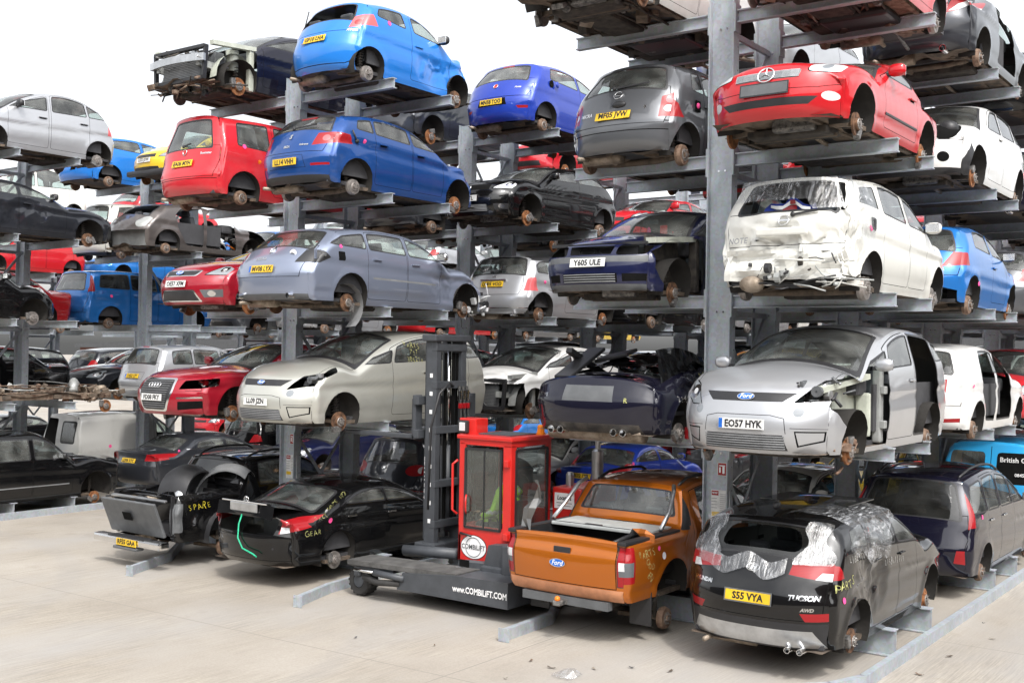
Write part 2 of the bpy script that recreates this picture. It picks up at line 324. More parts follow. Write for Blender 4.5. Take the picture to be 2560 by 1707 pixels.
def cut(faces, poly, mode, newtag, allowed=None, zone=None):
    ar = sum(poly[i][0]*poly[(i+1) % len(poly)][1]-poly[(i+1) % len(poly)][0]*poly[i][1] for i in range(len(poly)))
    if ar < 0: poly = poly[::-1]
    E = []
    for i in range(len(poly)):
        (u0, v0), (u1, v1) = poly[i], poly[(i+1) % len(poly)]; du, dv = u1-u0, v1-v0; l = math.hypot(du, dv)
        if l < 1e-7: continue
        a, b = -dv/l, du/l; E.append((a, b, -(a*u0+b*v0)))
    u_lo, u_hi = min(p[0] for p in poly), max(p[0] for p in poly); v_lo, v_hi = min(p[1] for p in poly), max(p[1] for p in poly)
    i, j = AX[mode]; res = []
    for tg, vs in faces:
        us = [v[i] for v in vs]; ws = [v[j] for v in vs]
        if (allowed is not None and tg not in allowed) or max(us) <= u_lo or min(us) >= u_hi or max(ws) <= v_lo or min(ws) >= v_hi or (zone and not (zone[0] <= vs[0][7] <= zone[1])):
            res.append((tg, vs)); continue
        cur = vs; keep = []
        for a, b, c in E:
            ins, out = clip_poly(cur, a, b, c, mode)
            if out: keep.append(out)
            cur = ins
            if cur is None: break
        if cur is None: res.append((tg, vs)); continue
        res += [(tg, o) for o in keep]
        if newtag is not None: res.append((newtag, cur))
    return res
def shrink(poly, d):
    """move every edge of a convex polygon inwards by d"""
    ar = sum(poly[i][0]*poly[(i+1) % len(poly)][1]-poly[(i+1) % len(poly)][0]*poly[i][1] for i in range(len(poly)))
    if ar < 0: poly = poly[::-1]
    n = len(poly); L = []
    for i in range(n):
        (x0, y0), (x1, y1) = poly[i], poly[(i+1) % n]; l = math.hypot(x1-x0, y1-y0) or 1e-9
        nx, ny = -(y1-y0)/l, (x1-x0)/l; L.append((x0+nx*d, y0+ny*d, (x1-x0)/l, (y1-y0)/l))
    out = []
    for i in range(n):
        x0, y0, dx0, dy0 = L[i-1]; x1, y1, dx1, dy1 = L[i]; den = dx0*dy1-dy0*dx1
        if abs(den) < 1e-3: out.append((x1, y1)); continue
        t = ((x1-x0)*dy1-(y1-y0)*dx1)/den; out.append((x0+dx0*t, y0+dy0*t))
    return out
def rounded(poly, r, n=3):
    out = []; m = len(poly)
    for i in range(m):
        p0, p1, p2 = (np.array(poly[k % m], float) for k in (i-1, i, i+1))
        a, b = p0-p1, p2-p1; la, lb = np.linalg.norm(a), np.linalg.norm(b); rr = min(r, la*.45, lb*.45)
        A, B = p1+a/la*rr, p1+b/lb*rr
        for k in range(n+1):
            t = k/n; out.append(tuple((1-t)**2*A+2*t*(1-t)*p1+t*t*B))
    return out
def circ(c, r, n=22, r2=None): return [(c[0]+r*math.cos(2*math.pi*k/n), c[1]+(r2 or r)*math.sin(2*math.pi*k/n)) for k in range(n)]
def spline(pts, step):
    """Catmull-Rom through (y,z,c,sharp) with breaks at sharp points; returns (y,z,c,tau)"""
    P = np.array([p[:3] for p in pts], float); n = len(P); out = []
    for i in range(n-1):
        p1, p2 = P[i], P[i+1]
        p0 = P[i-1] if i > 0 and not pts[i][3] else p1-(p2-p1)*.6
        p3 = P[i+2] if i+2 < n and not pts[i+1][3] else p2+(p2-p1)*.6
        L = np.linalg.norm((p2-p1)[:2]); k = max(2, int(math.ceil(L/step)))
        d1 = max(np.linalg.norm((p1-p0)[:2]), 1e-4); d2 = max(L, 1e-4); d3 = max(np.linalg.norm((p3-p2)[:2]), 1e-4)
        m1 = ((p1-p0)/d1*d2+(p2-p1)/d2*d1)/(d1+d2)*d2; m2 = ((p2-p1)/d2*d3+(p3-p2)/d3*d2)/(d2+d3)*d2
        for j in range(k):
            t = j/k; h = (2*t**3-3*t*t+1)*p1+(t**3-2*t*t+t)*m1+(-2*t**3+3*t*t)*p2+(t**3-t*t)*m2
            out.append((*h, i+t))
    out.append((*P[-1], n-1.0)); return np.array(out)
class Car:
    D = dict(L=4.1, W=1.72, H=1.28, nose=.56, hood=.10, cowl=(1.05, .80), wtop=(1.80, 1.22), rend=(3.55, 1.20), rwin=(3.92, .82), boot=None, rb=.55,
             fo=.80, ro=.70, wz=.12, R=.335, belt=.80, bslope=.03, bodyside='', fc=.28, rc=.20, tum=.36, hoodc=.09, wsc=.15, roofc=.06, lip=.14, fb=.02, rbz=.04, res=.065, rin=.06, taper=.10,
             rtaper=.08, crease=(.56, .035, .011), flare=.014, pr=2.6, ptop=2.1, cant=.075, wells=(1, 1), open_front=False)
    def __init__(s, name, label, cat='car', loc=(0, 0, 0), rear=False, col=None, group='wrecked cars on the racks', yaw=0, tilt=(0, 0), **k):
        q = dict(Car.D); q.update(k); s.q = q
        for kk, v in q.items(): setattr(s, kk, v)
        s.col = M[col] if isinstance(col, str) else col
        s.root = empty(name, loc, (math.pi if rear else 0)+yaw, label, cat, group)
        if tilt != (0, 0): s.root.rotation_euler = (tilt[0], tilt[1], s.root.rotation_euler.z)
        s.vis = -1 if rear else 1              # the flank towards the open aisle at +x
        s.parts = {}; s.tagmat = {}; s.profile(); s.surface(s.q.get('dents', []), s.q.get('crumple', []))
    def profile(s):
        L, n = s.L, s.nose; cy, cz = s.cowl; wy, wz = s.wtop; ry, rz = s.rend
        P = [('fbot', .09, s.fb, s.fc*.92, 0), ('flip', .035, s.fb+.07, s.fc, 0), ('fbump', 0, s.lip+.1, s.fc+.02, 0), ('fbtop', .02, .43, s.fc, 0),
             ('nose', s.hood, n, s.fc*.86, 0), ('hood', s.hood+.32, n+(cz-n)*.52, s.hoodc+.05, 0), ('hood2', (cy+s.hood)*.62, n+(cz-n)*.83, s.hoodc, 0),
             ('cowl', cy, cz, s.wsc+.02, 1), ('wmid', (cy+wy)/2-.02, (cz+wz)/2+.035, s.wsc, 0), ('wtop', wy, wz, s.wsc*.75, 0),
             ('roof', wy+(ry-wy)*.38, s.H, s.roofc, 0), ('roof2', wy+(ry-wy)*.75, s.H-(s.H-rz)*.35, s.roofc, 0), ('rend', ry, rz, s.roofc+.02, 1),
             ('rwin', s.rwin[0], s.rwin[1], s.rc*.8, 0 if not s.boot else 1)]
        if s.boot: P += [('boot', s.boot[0], s.boot[1], s.rc*.75, 1)]
        P += [('tail', L-.045, s.rb+.06, s.rc, 0), ('rbtop', L-.005, s.rb-.05, s.rc, 1 if s.q.get('step') else 0), ('rbump', L, .27, s.rc+.03, 0), ('rlip', L-.04, s.rbz+.07, s.rc, 0), ('rbot', L-.10, s.rbz, s.rc*.92, 0)]
        if 'prof' in s.q: P = s.q['prof']
        s.ix = {p[0]: i for i, p in enumerate(P)}
        s.pts = spline([p[1:] for p in P], s.res)
        y, z, c, s.tau = s.pts.T; t = np.gradient(s.pts[:, :2], axis=0)
        k = np.array([1, 2, 3, 2, 1])/9.; tp = np.vstack([np.convolve(np.pad(t[:, i]/np.maximum(np.linalg.norm(t, axis=1), 1e-6), 2, 'edge'), k, 'valid') for i in (0, 1)]).T
        tp /= np.maximum(np.linalg.norm(tp, axis=1, keepdims=True), 1e-6)
        s.nin = np.stack([tp[:, 1], -tp[:, 0]], 1)       # inward normal of the centre line (front is -y, walking upwards first)
        lo = (s.tau < s.ix['fbump']) | (s.tau > s.ix['rbump']); s.nin[lo, 1] = 0; s.nin[lo, 0] = np.sign(s.nin[lo, 0])
        s.E = s.pts[:, :2]+s.nin*c[:, None]
        s.C = c
    def zb(s, y): return s.belt+s.bslope*(y-s.cowl[0])
    def arches(s): return [(s.fo, s.wz, s.R), (s.L-s.ro, s.wz, s.R)]
    def W0(s, y, z):
        y = np.asarray(y, float); z = np.asarray(z, float); h = s.W/2; zb = s.zb(y); zm = zb*.55
        w_ = h-.055*np.clip((zm-z)/zm, 0, 1.3)**2-.028*np.clip((z-zm)/(zb-zm), 0, 1)**2
        t = z-zb; st = .5*(t+np.sqrt(t*t+.0009))-.004; w_ = w_-s.tum*np.clip(st, 0, 2)
        yf = 1.0; yr = s.L-1.0
        w_ = w_-s.taper*np.clip((yf-y)/yf, 0, 1)**2*1.1-s.rtaper*np.clip((y-yr)/1.0, 0, 1.2)**2
        w_ = w_-np.clip(st, 0, 1)*.16*np.clip((y-(s.L-1.3))/1.0, 0, 1.3)**1.5
        if s.crease:
            cz, cs, amp = s.crease; d = (z-(cz+cs*y)); w_ = w_+amp*np.exp(-(d/.032)**2)-amp*1.1*np.exp(-((d+.09)/.06)**2)-amp*.9*np.exp(-((z-.17)/.035)**2)
        for (ay, az, R) in s.arches():
            r = np.hypot(y-ay, z-az); w_ = w_+s.flare*np.exp(-((r-R)/.055)**2)
        return w_
    def edge_d(s, y, z):
        P = np.stack([np.ravel(y), np.ravel(z)], 1); A, B = s.E[:-1], s.E[1:]; d = B-A; l2 = np.maximum((d**2).sum(1), 1e-9); best = np.full(len(P), 9.)
        for i in range(len(A)):
            t = np.clip(((P-A[i])@d[i])/l2[i], 0, 1); best = np.minimum(best, np.hypot(P[:, 0]-A[i, 0]-t*d[i, 0], P[:, 1]-A[i, 1]-t*d[i, 1]))
        return best.reshape(np.shape(y))
    def Wside(s, y, z):
        r = .075; d = np.clip(s.edge_d(y, z)/r, 0, 1); return s.W0(y, z)-s.rin*(1-d)**2
    def band_xyz(s, sv, idx):
        """surface point for s in [-1,1] at (fractional) sample index"""
        i = np.clip(np.asarray(idx, float), 0, len(s.pts)-1); i0 = np.minimum(i.astype(int), len(s.pts)-2); f = (i-i0)[..., None]
        P = s.pts[i0, :2]*(1-f)+s.pts[i0+1, :2]*f; n = s.nin[i0]*(1-f)+s.nin[i0+1]*f; c = s.C[i0]*(1-f[..., 0])+s.C[i0+1]*f[..., 0]
        we = s.we[i0]*(1-f[..., 0])+s.we[i0+1]*f[..., 0]; a = np.abs(sv); tt = s.tau[i0]
        top = (tt > s.ix['hood']) & (tt < s.ix['rend']); p = np.where(top, s.ptop, s.pr)
        off = c*(.82*a**p+.18*a**12); Q = P+n*off[..., None]; return np.concatenate([(sv*we)[..., None], Q], -1)
    def surface(s, dents, crumple):
        y0, y1 = s.E[:, 0].min(), s.E[:, 0].max(); s.we = s.W0(s.E[:, 0], s.E[:, 1])-s.rin
        # upper and lower limit of the flank for each column
        def lim(y):
            e = s.E; zs = []
            for i in range(len(e)-1):
                a, b = e[i], e[i+1]
                if (a[0]-y)*(b[0]-y) <= 0 and a[0] != b[0]: zs.append(a[1]+(b[1]-a[1])*(y-a[0])/(b[0]-a[0]))
            return zs
        nc = int((y1-y0)/s.res)+14; t = np.linspace(0, 1, nc); ys = y0+(y1-y0)*(.5-.5*np.cos(np.pi*t))*.35+(y1-y0)*t*.65
        ys[0] += .002; ys[-1] -= .002
        top, bot = [], []
        for y in ys:
            zs = lim(y); top.append(max(zs)); b = 0.0
            if y < s.fo or y > s.L-s.ro: b = max(min(zs), 0.0) if len(zs) > 1 else 0.0; b = max(b, s.fb if y < s.fo else s.rbz)
            bot.append(min(b, max(zs)-.01))
        s.ys, s.top, s.bot = ys, np.array(top), np.array(bot)
        nr = max(10, int(1.1/s.res)+4); v = np.linspace(0, 1, nr)
        Z = s.bot[:, None]+(s.top-s.bot)[:, None]*v[None]; Y = np.repeat(ys[:, None], nr, 1); X = s.Wside(Y, Z)
        nb = max(11, int(1.3/s.res)) | 1; sv = np.linspace(-1, 1, nb); sv = np.sign(sv)*(1-(1-np.abs(sv))**1.25)
        idx = np.arange(len(s.pts), dtype=float); SV, IX = np.meshgrid(sv, idx, indexing='xy'); B = s.band_xyz(SV, IX)
        def warp(G):
            sh = G.shape; P = G.reshape(-1, 3)
            for k, (c, r, amp, fr, push) in enumerate(crumple):
                d = np.sqrt((((P-np.array(c))/np.array(r))**2).sum(1)); m = np.where(d < 1)[0]
                for i in m:
                    f = (1-d[i]**2)**1.2; nv = mnoise.noise_vector(Vector(P[i])*fr+Vector((k*7, 3, 1))); n2 = mnoise.noise_vector(Vector(P[i])*fr*2.2+Vector((5, k, 2))); n2 = [.45-1.5*abs(q_) for q_ in n2]
                    P[i] = P[i]+f*(np.array(push)+amp*np.array(nv)+amp*.7*np.array(n2))
            return P.reshape(sh)
        def normals(G, flip):
            du = np.gradient(G, axis=0); dv = np.gradient(G, axis=1); n = np.cross(du, dv); n /= np.maximum(np.linalg.norm(n, axis=-1, keepdims=True), 1e-9); return -n if flip else n
        s.faces = {}
        for sg in (1, -1):
            G = np.stack([X*sg, Y, Z], -1); G = warp(G.copy()); n = normals(G, sg < 0)
            s.faces[sg] = s.quads(G, n, Y, Z, sg < 0)
        B = warp(B.copy()); n = normals(B, True); TT = np.repeat(s.tau[:, None], nb, 1)
        s.faces[0] = s.quads(B, n, np.repeat(sv[None], len(idx), 0), TT, True)
        s.tagmat['body'] = s.col
    def quads(s, G, n, A, Bc, flip):
        V = np.concatenate([G, n, A[..., None], Bc[..., None]], -1); T = [[tuple(map(float, V[i, j])) for j in range(V.shape[1])] for i in range(V.shape[0])]
        out = []
        for i in range(V.shape[0]-1):
            for j in range(V.shape[1]-1):
                q = [T[i][j], T[i+1][j], T[i+1][j+1], T[i][j+1]]
                out.append(('body', q[::-1] if flip else q))
        return out
    # ---- cutting ----
    def tagof(s, part, g):
        if part is None: return None
        n, _, v = part.partition('/')
        return part if n in ('body', 'gap', 'trim') else (n, g, v)
    def allow(s, allowed, g): return None if allowed is None else tuple(s.tagof(a, g) for a in allowed)
    def side(s, poly, part, mat=None, sg=0, allowed=None, gap=0):
        """cut a flank feature given in (y,z); sg +1/-1 one flank, 0 both; gap: shut line of that width round it"""
        for g in ((1, -1) if sg == 0 else (sg,)): s._cut(g, poly, part, mat, g, 'yz', allowed, None, gap)
    def _cut(s, k, poly, part, mat, g, mode, allowed, z, gap):
        tg = s.tagof(part, g); al = s.allow(allowed, g)
        if gap and tg:
            s.tagmat['gap'] = M['gap']; s.faces[k] = cut(s.faces[k], poly, mode, '_g', al or ('body',), z); s.faces[k] = cut(s.faces[k], shrink(poly, gap), mode, tg, ('_g',), z)
            s.faces[k] = [('gap' if t == '_g' else t, v) for t, v in s.faces[k]]
        else: s.faces[k] = cut(s.faces[k], poly, mode, tg, al, z)
        if tg is not None: s.tagmat[tg] = M[mat] if isinstance(mat, str) else (mat or s.col)
    def zone(s, a, b): return (s.ix[a]-.001, s.ix[b]+.001)
    def band(s, poly, part, mat=None, mode='xz', zone=None, mirror=False, allowed=None, gap=0):
        z = s.zone(*zone) if zone else None
        for g in ((1, -1) if mirror is True else ((mirror,) if mirror else (0,))):
            s._cut(0, [(p[0]*(g or 1), p[1]) for p in poly], part, mat, g, mode, allowed, z, gap)
    def T(s, name, f=0): return s.ix[name]+f
    def st(s, a, b, s0, s1=None, r=.12):
        """rounded patch between two named profile points; half widths s0 (at a) and s1 (at b)"""
        ta, tb = (a if isinstance(a, float) else float(s.ix[a])), (b if isinstance(b, float) else float(s.ix[b])); s1 = s1 or s0
        return rounded([(-s0, ta), (s0, ta), (s1, tb), (-s1, tb)], r)
    def win_poly(s, y0, y1, sl0=0, sl1=0, bot=.035, cant=None, n=9):
        cant = s.cant if cant is None else cant; off = s.E+s.nin*cant
        up = [o for o, t in zip(off, s.tau) if s.ix['hood2'] < t < s.ix['rbtop']]
        def topz(y):
            zs = [a[1]+(b[1]-a[1])*(y-a[0])/(b[0]-a[0]) for a, b in zip(up[:-1], up[1:]) if (a[0]-y)*(b[0]-y) <= 0 and a[0] != b[0]]
            return max(zs) if zs else -1
        pts = []
        for k in range(n):
            u = k/(n-1); y = y0+(y1-y0)*u; zbt = s.zb(y)+bot; sl = sl0+(sl1-sl0)*u
            for _ in range(3):
                zt = topz(y); yy = y0+(y1-y0)*u+sl*max(0, zt-zbt)/.42; y = yy
            if topz(y) > s.zb(y)+bot+.015: pts.append((y, topz(y)))
        if len(pts) < 2: return None
        h = lambda y: s.zb(y)+bot
        poly = [(y0, h(y0)), (y1, h(y1))]+pts[::-1]
        return hull(poly)
    def window(s, y0, y1, sl0=0, sl1=0, sg=0, mat='glass', trim=.02, open_=False, part='side_window', **kw):
        p = s.win_poly(y0, y1, sl0, sl1, **kw)
        if p is None: return
        p = rounded(p, .03, 2)
        if trim:
            s.side(shrink(p, -trim), 'trim', M['black_plastic'], sg, ('body',)); s.tagmat['trim'] = M['black_plastic']
        if open_: s.side(p, None, None, sg, allowed=None)
        else: s.side(p, part, M[mat], sg)
        s.wp = getattr(s, 'wp', [])+[p]
    def cut_wheels(s):
        for (y, z, R) in s.arches(): s.side(circ((y, z), R, 26), None)
        for (y, z, R) in s.arches(): s.side([(y-R*.98, z), (y+R*.98, z), (y+R*.98, -.3), (y-R*.98, -.3)], None)
    def door(s, y0, y1, sl0=0, sl1=0, sg=0, low=.10, mat=None, part='door'):
        off = s.E+s.nin*.03; ys = np.linspace(y0, y1, 9); zt = []
        up = [o for o, t in zip(off, s.tau) if s.ix['hood2'] < t < s.ix['rbtop']]
        for y in ys:
            zz = [a[1]+(b[1]-a[1])*(y-a[0])/(b[0]-a[0]) for a, b in zip(up[:-1], up[1:]) if (a[0]-y)*(b[0]-y) <= 0 and a[0] != b[0]]; zt.append(max(zz) if zz else s.zb(y))
        poly = [(y0, low), (y1, low), (y1, s.zb(y1))]+[(y1+sl1 if k == 8 else (y0+sl0 if k == 0 else y), z) for k, (y, z) in reversed(list(enumerate(zip(ys, zt)))) if z > s.zb(y)+.03]+[(y0, s.zb(y0))]
        poly = rounded(hull(poly), .05, 2); s.side(poly, part, mat, sg, allowed=('body',), gap=.007); return poly
    # ---- output ----
    def at_side(s, y, z, sg, out=.004): return Vector((sg*(float(s.Wside(np.array([y]), np.array([z]))[0])+out), y, z))
    def at_band(s, x, z, zone, out=.004):
        a, b = s.zone(*zone); m = np.where((s.tau >= a) & (s.tau <= b))[0]; sv = np.clip(x/s.we[m], -1, 1); P = s.band_xyz(sv, m.astype(float))
        k = int(np.argmin(np.abs(P[:, 2]-z))); k2 = min(max(k, 1), len(m)-2)
        o = np.argsort(P[:, 2]); yv = float(np.interp(z, P[o, 2], P[o, 1])); d = P[k2+1]-P[k2-1]; n = Vector((0, -d[2], d[1])); n.normalize()
        return Vector((x, yv, z))+n*(-out if n.y*(1 if zone[0][0] == 'f' or zone[0] in ('nose', 'hood') else -1) > 0 else out), n
    def emit(s, skip=()):
        groups = {}
        for g in (1, -1, 0):
            for tg, vs in s.faces[g]:
                part = 'body' if isinstance(tg, str) else tg[:2]
                if part in skip: continue
                groups.setdefault(part, []).append((tg, vs))
        order = sorted(groups, key=lambda p: 0 if p == 'body' else 1)
        for part in order:
            fl = groups[part]; V = {}; vl = []; F = []; FN = []; mi = []; mats = []
            inset = .006 if isinstance(part, tuple) and any(w_ in part[0] for w_ in ('window', 'windscreen')) else 0
            for tg, vs in fl:
                ids = []; ns = []
                for v in vs:
                    key = (round(v[0], 4), round(v[1], 4), round(v[2], 4))
                    if key not in V: V[key] = len(vl); vl.append((v[0]-v[3]*inset, v[1]-v[4]*inset, v[2]-v[5]*inset))
                    if not ids or (V[key] != ids[-1] and V[key] != ids[0]): ids.append(V[key]); ns.append(v[3:6])
                if len(ids) < 3: continue
                m = s.tagmat[tg]
                if m not in mats: mats.append(m)
                F.append(ids); FN += ns; mi.append(mats.index(m))
            if not F: continue
            nm = part if part == 'body' else part[0]
            me = bpy.data.meshes.new(nm); me.from_pydata(vl, [], F)
            if len(me.loops) == len(FN):
                me.polygons.foreach_set('material_index', mi); me.polygons.foreach_set('use_smooth', [True]*len(F)); me.normals_split_custom_set([Vector(n).normalized() if Vector(n).length > 0 else Vector((0, 0, 1)) for n in FN])
            o = link(nm, me, mats, s.root); s.parts[part] = o
        return s
    def add(s, name, mb, parent=None, fix=True): return mb.build(name, parent or s.root, fix)
    def wells(s, depth=.34, mat='liner'):
        pass
HUBS = {}; HR = random.Random(19)
def hub_mesh(kind):
    if kind in HUBS: return HUBS[kind]
    a = MB()
    if kind[0] == 'disc':
        rm = {'r': 'disc_rust', 'd': 'disc_dark', 'g': 'disc_grey'}[kind[1][0]]
        a.lathe([(-.02, .01), (-.02, .145), (.004, .145), (.004, .085), (.03, .08), (.034, .02), (.034, .001)], (0, 0, 0), rm)
        a.lathe([(.0345, .07), (.04, .066), (.04, .034), (.055, .03), (.055, .001)], (0, 0, 0), 'disc_grey')
        a.box((-.005, -.10, .06), (.07, .09, .15), 'engine', bev=.012)
    else:
        a.lathe([(-.06, .01), (-.06, .125), (-.02, .132), (.02, .118), (.024, .04), (.05, .036), (.05, .001)], (0, 0, 0), 'drum_rust' if kind[1][0] in 'rd' else 'disc_grey')
        a.lathe([(.025, .075), (.03, .07), (.03, .03), (.055, .025), (.055, .001)], (0, 0, 0), 'disc_grey')
    b = MB()
    for k in range(5):
        t = 2*math.pi*k/5; b.lathe([(.03, .008), (.062, .008), (.062, .001)], (0, .055*math.cos(t), .055*math.sin(t)), 'chrome' if 'n' in kind[1] else 'disc_grey', n=8)
    HUBS[kind] = (a, b, a.mesh('brake'), b.mesh('stud')); return HUBS[kind]
def hull(pts):
    pts = sorted(set((round(p[0], 5), round(p[1], 5)) for p in pts)); lo, up = [], []
    for seq, out in ((pts, lo), (pts[::-1], up)):
        for p in seq:
            while len(out) > 1 and (out[-1][0]-out[-2][0])*(p[1]-out[-2][1])-(out[-1][1]-out[-2][1])*(p[0]-out[-2][0]) <= 1e-9: out.pop()
            out.append(p)
    return lo[:-1]+up[:-1]
def finish(c, hubs=(('disc', 'r'), ('drum', 'r')), interior=True, exhaust=True, under='under', seat='seat_cloth', wheel=True, drop=.10, coil=True, simple=False, skip_hub=()):
    """wheel wells, brakes, floor, running gear and cabin of a car shell"""
    L, W = c.L, c.W
    for wi, (y, z, R) in enumerate(c.arches()):
        for sg in (1, -1):
            if (wi, sg) in skip_hub: continue
            mb = MB(); n = 14; rows = []
            a0 = math.asin(max(-.9, min(.9, (-.02-z)/R)))
            for k in range(n+1):
                t = a0+(math.pi-2*a0)*k/n; yy, zz = y+R*math.cos(t), z+R*math.sin(t); xo = float(c.Wside(np.array([yy]), np.array([max(zz, .01)]))[0])-.004
                rows.append([(sg*xo, yy, zz), (sg*(xo-.05), y+R*1.02*math.cos(t), z+R*1.02*math.sin(t)), (sg*(W/2-.30), y+R*1.0*math.cos(t), z+R*math.sin(t)*.98), (sg*(W/2-.33), y+R*.72*math.cos(t), z+R*.8*math.sin(t)), (sg*(W/2-.34), y, z)])
            mb.grid(rows, 'liner'); c.add('wheel_well', mb, fix=False)
            kind = hubs[wi]
            if kind[1][0] == 'r' and HR.random() < .5: kind = (kind[0], HR.choice('dddg')+kind[1][1:])
            A, Bm, ma, mbm = hub_mesh(kind)
            o = bpy.data.objects.new('brake_disc' if kind[0] == 'disc' else 'brake_drum', ma)
            if not ma.materials:
                for m in A.mats: ma.materials.append(m)
                for m in Bm.mats: mbm.materials.append(m)
            COL.objects.link(o); o.parent = c.root; o.location = (sg*(W/2-.10), y, z-drop); o.rotation_euler = (HR.uniform(0, 6.2), 0, 0 if sg > 0 else math.pi); q_ = HR.uniform(.9, 1.1); o.scale = (1, q_, q_)
            o2 = bpy.data.objects.new('wheel_stud', mbm); COL.objects.link(o2); o2.parent = o
            if not simple:
                m2 = MB(); m2.tube([(sg*(W/2-.22), y+.05, z-drop), (sg*(W/2-.25), y+.04, z+.32)], .028, 'under_dark', 8)
                if coil:
                    m2.tube([(sg*(W/2-.24)+.05*math.cos(t*.9), y+.045+.05*math.sin(t*.9), z-.02+t*.0062) for t in range(0, 48)], .009, 'under_dark', 5)
                m2.bar((sg*(W/2-.13), y, z-drop), (sg*.25, y+(.18 if wi else -.12), z-drop+.02), .06, .05, under)
                c.add('suspension', m2)
    # floor pan with ribs, tunnel and sump; running gear under it
    mb = MB(); ny = 8 if simple else 26; nx = 5 if simple else 11; rows = []
    for i in range(ny+1):
        yy = .16+(L-.32)*i/ny; xe = float(c.W0(np.array([yy]), np.array([.03]))[0])-.03; xe = min(xe, W/2-.06)
        if any(abs(yy-a[0]) < a[2]*1.0 for a in c.arches()): xe = W/2-.33
        row = []
        for j in range(nx+1):
            u = -1+2*j/nx; xx = u*xe; zz = .035+.09*math.exp(-(xx/.13)**2)+(.0 if simple else .02*math.sin(yy*14)*(abs(u) < .8)+.025*mnoise.noise(Vector((xx*3, yy*3, 1))))
            row.append((xx, yy, max(zz, .012)))
        rows.append(row)
    mb.grid(rows, under)
    for sx in (-1, 1):
        mb.box((sx*(W/2-.14), L/2, .02), (.07, L-1.9 if L > 3.2 else L-1.4, .05), under)
        if not simple: mb.bar((sx*.40, .3, .045), (sx*.46, L-.5, .05), .06, .06, under)
    c.add('underbody', mb, fix=False)
    if not simple:
        m3 = MB(); m3.box((0, c.fo+.02, -.02), (.95, .42, .09), 'under_dark', bev=.02); m3.box((.12, c.fo-.12, .05), (.5, .36, .18), 'engine', bev=.04); m3.tube([(-.5, c.fo+.1, -.05), (.5, c.fo+.1, -.05)], .022, 'under', 6); c.add('front_subframe', m3); m3 = MB()
        m3.tube([(-.62, L-c.ro+.02, -.0), (-.3, L-c.ro-.12, .0), (.3, L-c.ro-.12, .0), (.62, L-c.ro+.02, 0)], .045, under, 8); m3.box((-.1, L-c.ro-.62, .0), (1.0, .55, .14), 'under_dark', bev=.05)
        c.add('rear_axle', m3)
        if exhaust:
            m4 = MB(); ex = -.33*c.vis
            m4.tube([(.1, c.fo+.4, .02), (.08, 1.6, .0), (.05, L-1.6, .0), (ex, L-1.0, .0), (ex, L-.55, .01)], .028, 'exhaust', 8)
            m4.tube([(ex-.28, L-.36, .035), (ex+.28, L-.36, .035)], [.095, .095], 'exhaust', 12); m4.tube([(ex+.2, L-.36, .02), (ex+.22, L-.06, .0)], .028, 'exhaust', 8); c.add('exhaust_pipe', m4)
    if interior:
        zf = .10; cy = c.cowl[0]; d = MB()
        d.box((0, cy+.38, c.belt-.14), (W-.34, .36, .22), 'trim_inside', bev=.06); d.box((0, (cy+c.rwin[0])/2, zf-.03), (W-.34, c.rwin[0]-cy-.1, .05), 'trim_inside')
        for sg in (1, -1): d.box((sg*(W/2-.14), (cy+.6+c.rwin[0]-.3)/2, c.belt*.55), (.03, c.rwin[0]-cy-.95, c.belt*.62), 'trim_inside')
        c.add('dashboard', d)
        ys_ = [(cy+1.12, .36, (.5,)*2)]; 
        for sx in (-.37, .37):
            m = MB(); m.box((sx, cy+1.02, .32), (.48, .5, .16), seat, bev=.06)
            R = Matrix.Rotation(math.radians(-17), 3, 'X'); m.box((sx, cy+1.33, .62), (.46, .15, .56), seat, R, bev=.06); m.box((sx, cy+1.43, .97), (.25, .09, .17), seat, R, bev=.035); c.add('seat', m)
        if c.rwin[0]-cy > 2.0:
            yb = min(cy+2.05, c.rwin[0]-.42); m = MB(); m.box((0, yb-.18, .32), (W-.5, .48, .16), seat, bev=.05); R = Matrix.Rotation(math.radians(-20), 3, 'X'); m.box((0, yb+.12, .60), (W-.48, .14, .5), seat, R, bev=.05)
            for sx in (-.36, .36): m.box((sx, yb+.22, .92), (.24, .08, .13), seat, R, bev=.03)
            c.add('rear_seat', m)
        if wheel:
            m = MB(); ang = math.radians(28); pts = []
            for k in range(17):
                t = 2*math.pi*k/16; pts.append((.36+.18*math.cos(t), cy+.66+.18*math.sin(t)*math.sin(ang), c.belt-.06+.18*math.sin(t)*math.cos(ang)))
            m.tube(pts, .014, 'black_plastic', 6, False); m.bar((.19, cy+.66, c.belt-.06), (.53, cy+.66, c.belt-.06), .03, .03, 'black_plastic'); m.tube([(.36, cy+.66, c.belt-.06), (.36, cy+.4, c.belt-.14)], .03, 'black_plastic', 8); c.add('steering_wheel', m)
    return c
def mirror(c, sides=(1, -1), col=None, y=None):
    y = y or c.cowl[0]+.42
    for sg in sides:
        m = MB(); p = c.at_side(y, c.zb(y)+.03, sg); m.ell(p+Vector((sg*.10, 0, .055)), (.105, .06, .075), col or c.col, 12, 8, .75); m.box(p+Vector((sg*.02, .0, .012)), (.09, .05, .04), 'black_plastic', bev=.01)
        m.box(p+Vector((sg*.10, .056, .055)), (.17, .012, .11), 'chrome', bev=.004); c.add('wing_mirror', m)
def handle(c, y, z, sg=0, mat=None, doors=None):
    for g in ((1, -1) if sg == 0 else (sg,)):
        m = MB(); p = c.at_side(y, z, g, .0); m.box(p+Vector((-g*.004, 0, 0)), (.012, .15, .045), 'gap', bev=.004); m.box(p+Vector((g*.018, 0, .006)), (.022, .19, .026), mat or c.col, bev=.009)
        c.add('door_handle', m)
